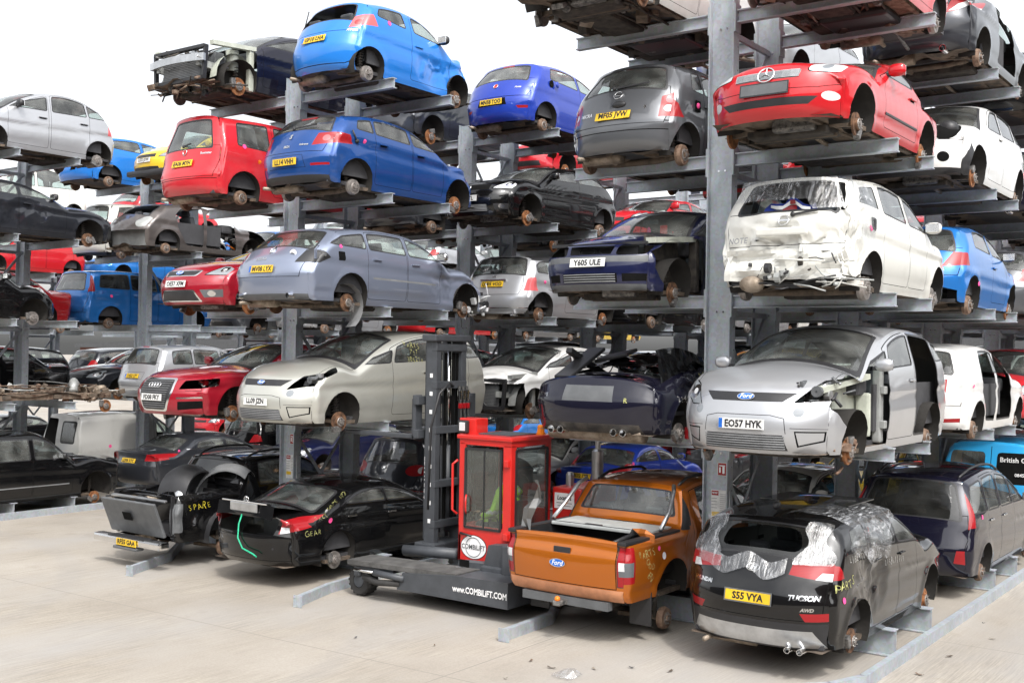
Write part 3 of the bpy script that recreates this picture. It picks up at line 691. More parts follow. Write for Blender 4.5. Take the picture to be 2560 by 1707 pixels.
def plate(c, text, front=True, z=.36, x=0, yellow=None, band=True, w=.52, h=.111, frame=None, out=.012):
    zn = ('fbot', 'hood') if front else ('rwin', 'rbot'); p, n = c.at_band(x, z, zn, out)
    yl = (not front) if yellow is None else yellow; m = MB(); sgn = -1 if front else 1
    nrm = Vector((0, sgn*abs(n.y), n.z if n.y*sgn > 0 else -n.z)).normalized(); up = Vector((0, 0, 1)); up = (up-nrm*up.dot(nrm)).normalized(); rt = up.cross(nrm)
    R = Matrix((rt, up, nrm)).transposed(); o = p+nrm*.006
    if frame: m.box(o-nrm*.002, (w+.03, h+.03, .008), frame, R, bev=.003)
    m.box(o, (w, h, .010), 'yellow_plate' if yl else 'white_plate', R, bev=.003)
    if band: m.box(o+R @ Vector((-w/2+.024, 0, .0053)), (.042, h-.008, .001), 'blue_band', R)
    if text:
        vs, fs = text_faces(text, .098, .0038); xs = [v[0] for v in vs]; wd = max(xs)-min(xs); sx = (w-.09 if band else w-.05)/wd; sx = min(sx, 1.0); yc = (max(v[1] for v in vs)+min(v[1] for v in vs))/2
        m.add([o+R @ Vector((v[0]*sx+(.022 if band else 0), (v[1]-yc)*1.06, .0062)) for v in vs], fs, 'ink')
    return m.build('number_plate', c.root, fix=False)
def letter_side(c, text, y, z, sg, size=.12, mat='chalk', rot=0, part='chalk_mark', off=.003, shear=0, out=.004):
    """writing on the flank, following its curve; reads left to right for someone looking at that flank"""
    m = MB(); ca, sa = math.cos(rot), math.sin(rot); dr = 1 if sg > 0 else -1
    if part == 'chalk_mark' and size < .16:
        rr = random.Random(len(text)*7+int(size*1000)); u = -len(text)*size*.30; VS, FS = [], []
        for ch in text:
            v1, f1 = text_faces(ch, size*.9*rr.uniform(.8, 1.15), -size*.017); a_ = rr.uniform(-.25, .25); dy = rr.uniform(-.15, .15)*size
            o_ = len(VS); VS += [(u+p[0]*math.cos(a_)-p[1]*math.sin(a_)*1.2, dy+p[0]*math.sin(a_)+p[1]*math.cos(a_)*1.1) for p in v1]; FS += [tuple(i+o_ for i in f) for f in f1]; u += size*.60
        vs, fs = VS, FS
    else: vs, fs = text_faces(text, size, off, shear=shear)
    m.add([c.at_side(y+dr*(v[0]*ca-v[1]*sa), z+v[0]*sa+v[1]*ca, sg, out) for v in vs], fs, mat); return m.build(part, c.root, fix=False)
def letter_band(c, text, x, z, front, size=.06, mat='chrome', part='badge', off=.002, shear=0, out=.006):
    vs, fs = text_faces(text, size, off, shear=shear); m = MB(); zn = ('fbot', 'hood') if front else ('rwin', 'rbot'); d = 1 if front else -1
    m.add([c.at_band(x+d*v[0], z+v[1], zn, out)[0] for v in vs], fs, mat); return m.build(part, c.root, fix=False)
def dot(c, y, z, sg, r=.035, mat='pink_dot', part='sticker'):
    m = MB(); n = 14; ctr = [c.at_side(y, z, sg, .005)]+[c.at_side(y+r*math.cos(2*math.pi*k/n), z+r*math.sin(2*math.pi*k/n), sg, .005) for k in range(n)]
    m.add(ctr, [(0, 1+k, 1+(k+1) % n) for k in range(n)], mat); return m.build(part, c.root, fix=False)
def badge(c, kind, x, z, front, r=.06, mat='chrome'):
    zn = ('fbot', 'hood') if front else ('rwin', 'rbot'); p, n = c.at_band(x, z, zn, .008); sgn = -1 if front else 1
    nrm = Vector((0, sgn*abs(n.y), n.z if n.y*sgn > 0 else -n.z)).normalized(); up = Vector((0, 0, 1)); up = (up-nrm*up.dot(nrm)).normalized(); rt = up.cross(nrm); R = Matrix((rt, up, nrm)).transposed(); m = MB()
    def ring(cx, ry, rx, w_): m.tube([p+R @ Vector((cx+rx*math.cos(2*math.pi*k/20), ry*math.sin(2*math.pi*k/20), 0)) for k in range(21)], w_, mat, 6, False)
    if kind == 'oval':
        for k, (a, b, mt, d) in enumerate(((1, .45, 'chrome', .004), (.9, .37, 'blue_band', .008))):
            m.add([p+R @ Vector((r*a*math.cos(2*math.pi*i/24), r*b*math.sin(2*math.pi*i/24), d)) for i in range(24)], [tuple(range(24))], mt)
        vs, fs = text_faces('Ford', r*.75, .001, shear=.3); m.add([p+R @ Vector((v[0]*.95, v[1], .010)) for v in vs], fs, 'white_ink')
    elif kind == 'star':
        ring(0, r, r, r*.10)
        for k in range(3):
            t = math.pi/2+2*math.pi*k/3; m.add([p+R @ Vector(q) for q in ((r*math.cos(t), r*math.sin(t), .004), (r*.16*math.cos(t+1), r*.16*math.sin(t+1), .004), (0, 0, .016), (r*.16*math.cos(t-1), r*.16*math.sin(t-1), .004))], [(0, 1, 2), (0, 2, 3)], mat)
    elif kind == 'rings':
        for k in range(4): ring((k-1.5)*r*.82, r*.52, r*.52, r*.085)
    elif kind == 'disc':
        ring(0, r, r, r*.12); m.add([p+R @ Vector((r*.85*math.cos(2*math.pi*i/20), r*.85*math.sin(2*math.pi*i/20), .002)) for i in range(20)], [tuple(range(20))], 'red_dot')
    elif kind == 'bar_ring': ring(0, r, r, r*.13); m.box(p, (r*2.5, r*.42, .012), mat, R, bev=.003)
    elif kind == 'S':
        vs, fs = text_faces('S', r*2.2, .006); m.add([p+R @ Vector((v[0], v[1], .004)) for v in vs], fs, mat)
    elif kind == 'H':
        ring(0, r*.55, r, r*.1); vs, fs = text_faces('H', r*1.0, .004, shear=.35); m.add([p+R @ Vector((v[0]*1.2, v[1], .004)) for v in vs], fs, mat)
    elif kind == 'diamond': m.tube([p+R @ Vector(q) for q in ((0, r, 0), (r*.6, 0, 0), (0, -r, 0), (-r*.6, 0, 0), (0, r, 0), (r*.6, 0, 0))], r*.16, mat, 5, False)
    elif kind == 'griffin': ring(0, r, r, r*.12); m.tube([p+R @ Vector(q) for q in ((-r, .0, 0), (-.2*r, .15*r, 0), (.2*r, -.15*r, 0), (r, 0, 0))], r*.12, mat, 5)
    elif kind == 'lion': m.tube([p+R @ Vector((r*a, r*b, 0)) for a, b in ((-.5, .8), (.3, .9), (.1, .3), (.6, -.1), (0, -.3), (.3, -.9))], r*.15, mat, 5)
    elif kind == 'wings': m.box(p, (r*3, r*.5, .01), mat, R, bev=.003); ring(0, r*.6, r*.6, r*.15)
    return m.build('badge', c.root, fix=False)
# ------------------------------------------------------------------ setting: yard
ZT = [.3165, 2.431, 4.252, 6.070, 7.909]; RX = {1: 0.0, 2: -7.9927, 3: -18.6}; RY = {1: 0.0, 2: .01, 3: -.16}; DZ = {1: 0.0, 2: -.0877, 3: -.236}
BAY, PAIR, ARM = {1: 4.75, 2: 4.72, 3: 4.82}, 1.431, 2.258
def gz(x): return -.0125*(-x) if x < 0 else 0.0
def grid_ground():
    me = bpy.data.meshes.new('ground'); xs = [-400, -120, -60, -30, 0, 60, 200, 400]; ys = [-60, -20, 0, 40, 120, 500]
    vs = [(x, y, max(gz(x), -.75)-.0) for x in xs for y in ys]; ny = len(ys)
    fs = [(i*ny+j, (i+1)*ny+j, (i+1)*ny+j+1, i*ny+j+1) for i in range(len(xs)-1) for j in range(ny-1)]
    me.from_pydata(vs, [], fs); o = link('ground', me, [M['concrete']]); tag(o, None, None, None, 'structure')
grid_ground()
# ------------------------------------------------------------------ cantilever racks: one thing per pair of columns
def ibeam(m, a, b, h, wd, up, t=.014, tw=.009, mat='galv', side=None):
    """I-section from a to b; up = direction of the web height"""
    a, b, up = Vector(a), Vector(b), Vector(up); d = (b-a).normalized(); m.bar(a+up*(h/2-t/2), b+up*(h/2-t/2), wd, t, mat, up); m.bar(a-up*(h/2-t/2), b-up*(h/2-t/2), wd, t, mat, up); m.bar(a, b, tw, h-2*t, mat, up)
def column_mesh():
    m = MB(); H = 8.2
    for sx in (-1, 1): m.box((sx*.165, 0, H/2), (.018, .165, H), 'galv')
    m.box((0, 0, H/2), (.311, .012, H-.02), 'galv'); m.box((0, 0, .012), (.46, .30, .024), 'galv')
    for z in ZT[1:]:
        for dz in (-.24, .05):
            for sx in (-1, 1):
                for sy in (-.055, .055): m.lathe([(0, .014), (.014, .014), (.014, .001)], (sx*.175, sy, z+dz), 'chrome', 'x', 6, sx)
        for sx in (-.04, .05): m.lathe([(0, .014), (.012, .014), (.012, .001)], (sx, -.007, z-.21), 'chrome', 'y', 6, -1)
    zz = .55
    while zz < H-.3:
        for sx in (-1, 1): m.lathe([(0, .009), (.002, .009), (.002, .001)], (sx*.1745, .045, zz), 'ink', 'x', 6, sx)
        zz += .30
    return m
def arm_mesh():
    m = MB(); h = .165; ibeam(m, (.20, 0, -h/2), (ARM, 0, -h/2), h, .10, (0, 0, 1)); m.box((.185, 0, -.10), (.020, .165, .36), 'galv'); return m
def base_mesh():
    m = MB(); h = .31; ibeam(m, (.185, 0, -h/2), (ARM+.05, 0, -h/2), h, .15, (0, 0, 1), .012); return m
CMB, AMB, BMB = column_mesh(), arm_mesh(), base_mesh(); CME, AME, BME = CMB.mesh('column'), AMB.mesh('arm'), BMB.mesh('base_beam')
for mb_, me_ in ((CMB, CME), (AMB, AME), (BMB, BME)):
    for x_ in mb_.mats: me_.materials.append(x_)
    b_ = bmesh.new(); b_.from_mesh(me_); bmesh.ops.recalc_face_normals(b_, faces=b_.faces[:]); b_.to_mesh(me_); b_.free()
BRMES = []
for z in ZT[1:]:
    brm = MB(); brm.bar((0, .02, z-.22), (0, PAIR-.02, z-.22), .05, .07, 'galv'); brm.bar((.0, .05, z-.24), (.0, PAIR/2, z-1.05), .014, .06, 'galv'); brm.bar((-.0, PAIR-.05, z-.24), (-.0, PAIR/2, z-1.05), .013, .06, 'galv')
    me_ = brm.mesh('brace'); [me_.materials.append(x_) for x_ in brm.mats]; BRMES.append(me_)
def inst(name, me, parent, loc, rz=0):
    o = bpy.data.objects.new(name, me); COL.objects.link(o); o.parent = parent; o.location = loc; o.rotation_euler = (0, 0, rz); return o
RACK_LABEL = {(1, 0): 'tallest galvanised rack in the foreground, its column with a notice beside the orange pickup', (1, 1): 'galvanised rack behind the foreground right rack, holding the white hatchback without doors',
 (2, 0): 'galvanised rack behind the lift truck mast, holding the bright blue hatchback at its top', (2, 1): 'galvanised rack with the silver two tone small hatchback and the violet blue hatchback on it', (3, 0): 'galvanised rack at the left edge with a flattened chassis on its arms', (3, 1): 'galvanised rack holding the sky blue people carrier with tall red lamps',
 (1, 2): 'galvanised rack beside the blue gas engineer van', (2, 2): 'galvanised rack far back behind the silver two tone hatchback', (3, 2): 'galvanised rack behind the silver estate and the red saloon'}
RACKS = {}
for r in (1, 2, 3):
    for b in range(0, 6):
        lab = RACK_LABEL.get((r, b), 'galvanised cantilever rack deep in the yard, mostly hidden behind stacked cars')
        t = empty('storage_rack', (RX[r], RY[r]+b*BAY[r], DZ[r]), 0, lab, 'rack', 'galvanised car racks' if (r, b) in RACK_LABEL else 'racks deep in the yard'); RACKS[r, b] = t
        for k in (0, 1):
            inst('column', CME, t, (0, k*PAIR, 0))
            for i, z in enumerate(ZT):
                for sx in (1, -1): inst('arm' if i else 'base_beam', AME if i else BME, t, (0, k*PAIR, z), 0 if sx > 0 else math.pi)
        [inst('brace', q_, t, (0, 0, 0)) for q_ in BRMES]
# ------------------------------------------------------------------ the cars
def slot(r, side, b, t, y, x=1.32):
    """a place on the rack: row, side (+1/-1), tier; y is where the end nearest the camera stands"""
    return (RX[r]+side*x, y, ZT[t]+DZ[r])
def place(c, r, side, t, near, x=1.32, dz=0):
    L = c.L; rear = c.vis < 0
    c.root.location = (RX[r]+side*x, near+(L if rear else 0), ZT[t]+DZ[r]+dz); return c
#CARS
for n_, c_, me_, ro_, di_ in (('silver', (.47, .48, .50), .55, .32, .2), ('pearl', (.50, .50, .455), .5, .35, .25), ('white', (.72, .72, .71), 0, .35, .3), ('cream', (.66, .655, .61), 0, .4, .35), ('red', (.50, .012, .018), .05, .28, .14), ('rosso', (.52, .02, .03), 0, .35, .2), ('dark_red', (.30, .010, .022), .2, .28, .1),
  ('sky', (.02, .19, .62), .1, .3, .1), ('azure', (.02, .17, .52), .3, .32, .08), ('royal', (.012, .065, .25), .3, .28, .12), ('violet', (.018, .05, .37), .2, .28, .06), ('navy', (.008, .011, .045), .1, .28, .08), ('night', (.007, .007, .017), .1, .25, .06), ('black', (.004, .004, .0045), 0, .25, .045), ('charcoal', (.022, .024, .030), .3, .3, .08),
  ('grey', (.12, .125, .135), .5, .34, .10), ('slate', (.035, .038, .046), .4, .32, .08), ('lilac', (.25, .285, .375), .5, .30, .10), ('orange', (.46, .125, .010), .5, .28, .10), ('yellow', (.68, .45, .03), 0, .35, .25), ('gas', (.03, .33, .66), 0, .35, .1), ('brown', (.12, .105, .10), .5, .36, .25), ('dull_white', (.55, .55, .53), 0, .5, .4)): paint(n_, c_, me_, ro_, di_)
plain('orange_pale', (.50, .22, .11), .6, var=.15)
P = lambda n: 'paint_'+n
def screen(c, mat='glass', w0=.97, w1=.93):
    c.band(c.st('cowl', 'wtop', w0, w1, .05), 'trim', 'black_plastic', 'st'); c.band(c.st(c.T('cowl', .14), c.T('wtop', -.08), w0-.05, w1-.05, .1), 'windscreen', mat, 'st', allowed=('trim',))
def backlight(c, a=.06, b=.0, w0=.86, w1=.9, mat='glass', hole=False, f='rend', t='rwin', trim=.03):
    A, B = c.T(f, a), c.T(t, b)
    if trim: c.band(c.st(A, B, w0+.04, w1+.04, .1), 'trim', 'black_plastic', 'st')
    c.band(c.st(A+.05*(B-A), B-.06*(B-A), w0, w1, .1), None if hole else 'rear_window', mat, 'st')
def lamp_r(c, poly, side=None, mat='red_lens', sub=(), mirror=True, bezel=0):
    z = ('rend', 'rbot')
    if side: y0_ = max(p[0] for p in side); side = [(p[0]+.16 if p[0] > y0_-.10 else p[0], p[1]) for p in side]
    if bezel: c.band(shrink(poly, -bezel), 'body/bez', 'black_plastic', zone=z, mirror=mirror)
    c.band(poly, 'tail_lamp', mat, zone=z, mirror=mirror)
    if side: c.side(side, 'tail_lamp', mat, 0 if mirror is True else mirror)
    for q, m in sub: c.band(q, 'tail_lamp/'+m, m, zone=z, mirror=mirror, allowed=('tail_lamp',))
def lamp_f(c, poly, side=None, mat='clear_lens', sub=(), mirror=True, bezel=.012):
    z = ('fbot', 'hood')
    if side: y0_ = min(p[0] for p in side); side = [(p[0]-.15 if p[0] < y0_+.10 else p[0], p[1]) for p in side]
    if bezel: c.band(shrink(poly, -bezel), 'body/bez', 'gap', zone=z, mirror=mirror)
    c.band(poly, 'headlamp', mat, zone=z, mirror=mirror)
    if side: c.side(side, 'headlamp', mat, 0 if mirror is True else mirror)
    xs_, zs_ = [p[0] for p in poly], [p[1] for p in poly]; cx_, cz_ = sum(xs_)/len(xs_), sum(zs_)/len(zs_); rr_ = (max(zs_)-min(zs_))*.26
    sub = list(sub) or [(circ((cx_-.045, cz_), rr_, 12), 'chrome'), (circ((cx_+.075, cz_+.02), rr_*.8, 12), 'chrome'), (circ((cx_-.045, cz_), rr_*.45, 10), 'white_lens')]
    for q, m in sub: c.band(q, 'headlamp/'+m, m, zone=z, mirror=mirror, allowed=('headlamp', 'headlamp/chrome'))
def front(c, poly, part, mat='black_plastic', mirror=False, gap=0, allowed=None): c.band(poly, part, mat, zone=('fbot', 'hood2'), mirror=mirror, gap=gap, allowed=allowed)
def back(c, poly, part, mat='black_plastic', mirror=False, gap=0, allowed=None, z0='rend'): c.band(poly, part, mat, zone=(z0, 'rbot'), mirror=mirror, gap=gap, allowed=allowed)
def bx(w, z0, z1, w2=None): w2 = w2 or w; return [(-w, z0), (w, z0), (w2, z1), (-w2, z1)]
def bars(c, w, z0, z1, n, mat='mid_plastic', parent=None, w2=None, t=.014):
    """grille slats across the front"""
    m = MB()
    for k in range(n):
        z = z0+(z1-z0)*(k+.5)/n; ww = w+((w2 or w)-w)*(k+.5)/n; xs = np.linspace(-ww, ww, 9); pts = [c.at_band(x, z, ('fbot', 'hood2'), .008)[0] for x in xs]
        for a, b in zip(pts[:-1], pts[1:]): m.bar(a, b, .012, t, mat)
    m.build('grille_slat', c.root)
def base(c, wins, doors, scr=True, doorcol=None):
    c.cut_wheels()
    for w_ in wins: c.window(*w_[:4], **(w_[4] if len(w_) > 4 else {}))
    if scr: screen(c)
    for d in doors: c.door(*d[:4], **(d[4] if len(d) > 4 else {}))
def seam_side(c, pts, w_=.007, sg=0):
    for (a, b), (e, f) in zip(pts[:-1], pts[1:]):
        l = math.hypot(e-a, f-b); nx, ny = -(f-b)/l*w_/2, (e-a)/l*w_/2; c.side([(a+nx, b+ny), (e+nx, f+ny), (e-nx, f-ny), (a-nx, b-ny)], 'gap', 'gap', sg, ('body',))
def seam_band(c, pts, w_=.008, zone=('rend', 'rbot'), mirror=False):
    for (a, b), (e, f) in zip(pts[:-1], pts[1:]):
        l = math.hypot(e-a, f-b); nx, ny = -(f-b)/l*w_/2, (e-a)/l*w_/2; c.band([(a+nx, b+ny), (e+nx, f+ny), (e-nx, f-ny), (a-nx, b-ny)], 'gap', 'gap', zone=zone, mirror=mirror, allowed=('body',))
def hatchlid(c, w0, w1, z1, zlow, part='tailgate', extra=0):
    """boot lid below the rear window: shut line from the window down to the bumper"""
    back(c, [(-w0, c.rwin[1]+.03), (w0, c.rwin[1]+.03), (w1, z1), (w1-.05, zlow), (-w1+.05, zlow), (-w1, z1)], part, c.col, gap=.008, allowed=('body',), z0='rend')
def wiper(c, x0, z, ln=.45, ang=8):
    m = MB(); a = c.at_band(x0, z, ('rend', 'tail'), .02)[0]; b = c.at_band(x0-ln, z+.03, ('rend', 'tail'), .035)[0]; m.bar(a, b, .02, .02, 'black_plastic'); m.ell(a, (.03, .02, .03), 'black_plastic'); m.build('rear_wiper', c.root)
def tailpipe(c, x, z=.06, r=.032, y=None, flat=1.0):
    m = MB(); y = (c.L-.02) if y is None else y
    m.lathe([(-.18, r), (0, r), (.0, r*.82), (-.12, r*.8), (-.12, .001)], (x, y, z), 'chrome', 'y', 16); m.build('tailpipe', c.root)
def junk(parent, name, c0, size, n, mats, seed=1, tub=.6, k_=1.0):
    """a tangle of torn mechanical bits: brackets, hoses and castings in one mesh"""
    rr = random.Random(seed); m = MB(); cx, cy, cz = c0; sx, sy, sz = size
    for k in range(n):
        p = Vector((cx+rr.uniform(-sx, sx)/2, cy+rr.uniform(-sy, sy)/2, cz+rr.uniform(-sz, sz)/2)); mt = rr.choice(mats); q = rr.random()
        if q < tub:
            d = Vector((rr.gauss(0, sx*.22), rr.gauss(0, sy*.22), rr.gauss(0, sz*.25))); e = p+d*.5+Vector((0, 0, rr.uniform(-.03, .03))); m.tube([p, e, p+d], rr.uniform(.008, .022)*k_, mt, 5)
        elif q < .85: m.box(p, (rr.uniform(.04, .16)*k_, rr.uniform(.04, .16)*k_, rr.uniform(.02, .12)*k_), mt, Matrix.Rotation(rr.uniform(-.6, .6), 3, 'X') @ Matrix.Rotation(rr.uniform(0, 3), 3, 'Z'), bev=.01)
        else: m.lathe([(-.03, .01), (-.03, .06), (.03, .06), (.03, .01)], p, mt, rr.choice('xyz'), 10)
    return m.build(name, parent)
def engine_bay(c, y1, inner='primer', bar=True, seed=3):
    """what shows when the front panels are off: crash bar, radiator, slam panel, castings, strut towers, chassis legs"""
    W = c.W; m = MB()
    if bar:
        m = MB(); pts = [(x, .10+.10*(x/.7)**2, .40) for x in np.linspace(-.70, .70, 9)]
        for a, b in zip(pts[:-1], pts[1:]): m.bar(a, b, .06, .12, 'alloy')
        m.build('crash_bar', c.root)
    m = MB(); m.box((0, .30, .30), (.95, .05, .42), 'grey_plastic', bev=.01)
    for k in range(14): m.box((0, .272, .12+k*.027), (.90, .006, .008), 'mid_plastic')
    m.build('radiator', c.root)
    m = MB(); m.bar((-.66, .26, .60), (.66, .26, .60), .10, .05, 'black_plastic'); m.bar((-.62, .24, .08), (.62, .24, .08), .08, .07, 'black_plastic')
    for sx in (-1, 1): m.bar((sx*.62, .25, .06), (sx*.66, .26, .6), .05, .07, 'black_plastic'); m.bar((sx*.52, .2, .34), (sx*.50, y1+.1, .30), .07, .11, 'body_metal')
    m.build('front_panel', c.root)
    m = MB(); m.box((-.05, .72, .42), (.62, .42, .36), 'engine', bev=.06); m.box((0, .68, .62), (.5, .34, .06), 'black_plastic', bev=.03); m.box((.45, .62, .46), (.22, .2, .24), 'grey_plastic', bev=.02); m.ell((-.46, .58, .5), (.12, .12, .14), 'mid_plastic'); m.build('engine', c.root)
    junk(c.root, 'engine_parts', (0, .55, .45), (1.3, .6, .35), 46, ['engine', 'black_plastic', 'grey_plastic', 'alloy', 'under_dark'], seed)
    for sx in (-1, 1):
        m = MB(); m.bar((sx*(W/2-.16), .32, .66), (sx*(W/2-.12), y1+.1, .72), .10, .07, inner); m.lathe([(-.3, .10), (.05, .11), (.06, .05)], (sx*(W/2-.30), c.fo+.03, .60), inner, 'z', 12)
        rows = []
        for k in range(11):
            t = math.pi*k/10; rows.append([(sx*(W/2-.34), c.fo+.40*math.cos(t), .12+.42*math.sin(t)), (sx*(W/2-.16), c.fo+.41*math.cos(t), .13+.45*math.sin(t))])
        m.grid(rows, inner); m.box((sx*(W/2-.14), y1+.02, .35), (.10, .10, .72), inner, bev=.02); m.build('inner_wing', c.root)
def strip_front(c, y1, zcut=0.0, keep_hood=False):
    for sg in (1, -1): c.side([(-.2, -.2), (y1, -.2), (y1, 1.2), (-.2, 1.2)], None, sg=sg)
    if keep_hood: c.band([(-2, -1), (2, -1), (2, c.nose-.02), (-2, c.nose-.02)], None, zone=('fbot', 'nose'))
    else: c.faces[0] = [f for f in c.faces[0] if not all(v[7] < c.ix['cowl']-.02 for v in f[1])]
def roofrails(c, y0, y1, x=None, mat='black_plastic', h=.045):
    for sg in (1, -1):
        m = MB(); pts = []
        for k in range(11):
            u = k/10; y = y0+(y1-y0)*u; i = int(np.argmin(np.abs(c.pts[:, 0]-y)+10*((c.tau < c.ix['wtop']-.3) | (c.tau > c.ix['rend'])))); sv = .86; p = c.band_xyz(np.array([sv*sg]), np.array([float(i)]))[0]
            pts.append((p[0], p[1], p[2]+h*min(1, 6*u, 6*(1-u))+.004))
        m.tube(pts, .02, mat, 6); m.build('roof_rail', c.root)
def bagsheet(name, label, pts, cat='plastic wrap'):
    """a thin crumpled sheet of cling film over part of a car; pts is a grid of 3-D points"""
    m = MB(); m.grid(pts, 'film'); o = m.build(name, None, False); return tag(o, label, cat)
# ------------------------------------------------------------------ row 1, open side, front bay
c = smax_kw = dict(L=4.77, W=1.86, H=1.46, nose=.69, hood=.17, cowl=(1.18, 1.0), wtop=(2.22, 1.41), rend=(4.25, 1.36), rwin=(4.58, .98), rb=.58, fo=.93, ro=.98, belt=.87, bslope=.045, fc=.36, wsc=.20, R=.36, wz=.13, crease=(.60, .03, .012), tum=.30, taper=.12)
def smax_face(c, col):
    front(c, [(-.40, .57), (.40, .57), (.52, .665), (-.52, .665)], 'grille'); front(c, bx(.47, .06, .225, .43), 'lower_grille')
    front(c, [(.56, .10), (.78, .16), (.80, .27), (.54, .27)], 'body/fog', 'gap', True, allowed=('body',)); front(c, [(.575, .12), (.77, .175), (.785, .255), (.555, .255)], 'fog_panel', col, True, allowed=('body/fog',))
    front(c, circ((.57, .47), .052, 16), 'fog_lamp', 'clear_lens', True); seam_band(c, [(-.46, .24), (-.44, .40), (-.30, .43), (.30, .43), (.44, .40), (.46, .24)], .007, ('fbot', 'hood'))
    seam_band(c, [(-.92, .29), (-.50, .30)], .006, ('fbot', 'hood')); seam_band(c, [(.50, .30), (.92, .29)], .006, ('fbot', 'hood'))
    c.band([(-.80, c.T('nose', -.12)), (.80, c.T('nose', -.12)), (.93, c.T('nose', .9)), (.97, c.T('cowl', -.03)), (-.97, c.T('cowl', -.03)), (-.93, c.T('nose', .9))], 'bonnet', col, 'st', gap=.009, allowed=('body',))
c = Car('people_carrier', 'silver people carrier with a front wing and rear door missing, plate EO57 HYK', col=P('silver'), **smax_kw)
c.cut_wheels()
c.side(rounded([(3.02, .10), (3.70, .10), (3.98, .42), (4.0, .9), (3.88, 1.33), (3.04, 1.37)], .06), 'trim', 'black_plastic', 1); c.side(rounded([(3.05, .13), (3.68, .13), (3.94, .43), (3.96, .9), (3.84, 1.30), (3.07, 1.34)], .06), None, sg=1)
c.side([(.40, .50), (.93, .06), (2.02, .06), (2.02, .92), (1.2, 1.0), (.40, .80)], None, sg=1)
for w_ in ((1.42, 2.0, .55, .2), (2.10, 2.95, .22, .05), (3.08, 3.85, .05, -.02), (3.98, 4.5, 0, -.3)): c.window(*w_)
screen(c); c.door(2.03, 3.01); c.door(3.03, 3.98, sg=-1)
front(c, [(.50, .56), (.95, .60), (.95, .84), (.70, .80)], None, mirror=1); lamp_f(c, [(.56, .52), (.72, .52), (.95, .66), (.95, .82), (.70, .72)], [(.30, .60), (.62, .80), (.40, .80)], mirror=-1)
smax_face(c, P('silver')); c.emit(); bars(c, .45, .07, .22, 6, 'mid_plastic'); finish(c, skip_hub=()); mirror(c); handle(c, 2.86, .78)
plate(c, 'EO57 HYK', True, .33); badge(c, 'oval', 0, .615, True, .10)
m = MB(); m.box((.62, 1.45, .48), (.03, 1.0, .72), 'primer', bev=.01); m.box((.80, 1.98, .50), (.10, .12, .86), 'body_metal', bev=.02); m.bar((.70, .35, .70), (.78, 1.6, .84), .12, .06, 'primer'); m.box((.74, 1.66, .4), (.16, .08, .5), 'primer', bev=.03)
for z in (.28, .68): m.box((.87, 1.97, z), (.06, .10, .09), 'body_metal', bev=.01)
m.build('inner_wing', c.root); junk(c.root, 'lamp_wiring', (.66, .52, .68), (.42, .5, .2), 30, ['engine', 'black_plastic', 'grey_plastic', 'alloy'], 5); junk(c.root, 'sill_bracket', (.82, .80, .0), (.12, .5, .3), 12, ['junk_rust', 'drum_rust'], 6)
m = MB(); m.box((0, 1.55, .93), (1.0, .22, .07), 'beige_inside', bev=.03); m.box((.42, 1.6, .97), (.3, .2, .02), 'chalk_white'); m.build('parcel_tray', c.root)
place(c, 1, 1, 1, -2.18)
# smashed white hatchback above it
NOTE = dict(L=4.08, W=1.69, H=1.37, nose=.62, cowl=(.86, .86), wtop=(1.62, 1.30), rend=(3.68, 1.30), rwin=(3.92, .86), rb=.50, fo=.76, ro=.72, belt=.80, bslope=.05, R=.33, tum=.28, rc=.14, rtaper=.05)
c = Car('hatchback', 'white hatchback with its rear end smashed and cling film taped over the tailgate window', col=P('cream'), rear=True, crumple=[((0, 4.0, .30), (1.1, .55, .55), .15, 3.4, (0, -.16, 0)), ((-.8, 3.9, .8), (.3, .45, .75), .09, 4, (.05, -.05, 0)), ((.6, 4.0, .6), (.5, .3, .5), .06, 4, (0, -.04, 0))], res=.05, **NOTE)
base(c, [(1.16, 1.95, .42, .05), (2.08, 2.92, .06, .0), (3.10, 3.62, .02, -.16, dict(trim=.0, open_=False))], [(1.3, 2.0), (2.02, 3.0)])
backlight(c, .10, -.05, .74, .80, hole=True); hatchlid(c, .76, .80, .70, .50)
back(c, [(-.64, .42), (.64, .40), (.74, .06), (-.70, .04)], None); back(c, bx(.2, .27, .36), 'body/vent', 'gap')
c.band([(-.95, c.T('rend', .12)), (-.83, c.T('rend', .12)), (-.86, c.T('rwin', .1)), (-.99, c.T('rwin', .1))], 'body/seal', 'gap', 'st', allowed=('body',))
c.emit(); finish(c, hubs=(('disc', 'g'), ('drum', 'g')), exhaust=False); mirror(c)
back_ = [(-.30, .64), (.30, .64)]
m = MB(); m.box(c.at_band(0, .645, ('rwin', 'rbot'), .015)[0], (.62, .05, .09), P('cream'), bev=.02); m.build('tailgate_handle', c.root); letter_band(c, 'NOTE', .55, .56, False, .10, 'mid_plastic'); badge(c, 'bar_ring', .0, .78, False, .06); dot(c, 3.46, .70, -1); wiper(c, -.1, .84, .3)
m = MB(); p = c.at_side(3.35, .75, -1, 0); m.box(p, (.02, .12, .16), 'gap', bev=.01); m.box(p+Vector((-.02, .03, .0)), (.03, .07, .12), 'black_plastic', bev=.01); m.build('filler_neck', c.root)
m = MB(); m.grid([[(x+.03*mnoise.noise(Vector((x*9, z*9, 2))), 3.97-.12*x*x+.09*mnoise.noise(Vector((x*5, z*7, 1))), z+.02*mnoise.noise(Vector((x*8, z*8, 7)))) for x in np.linspace(-.72, .72, 26)] for z in np.linspace(.46, .10, 10)], P('cream'), False); m.build('torn_rear_panel', c.root, False)
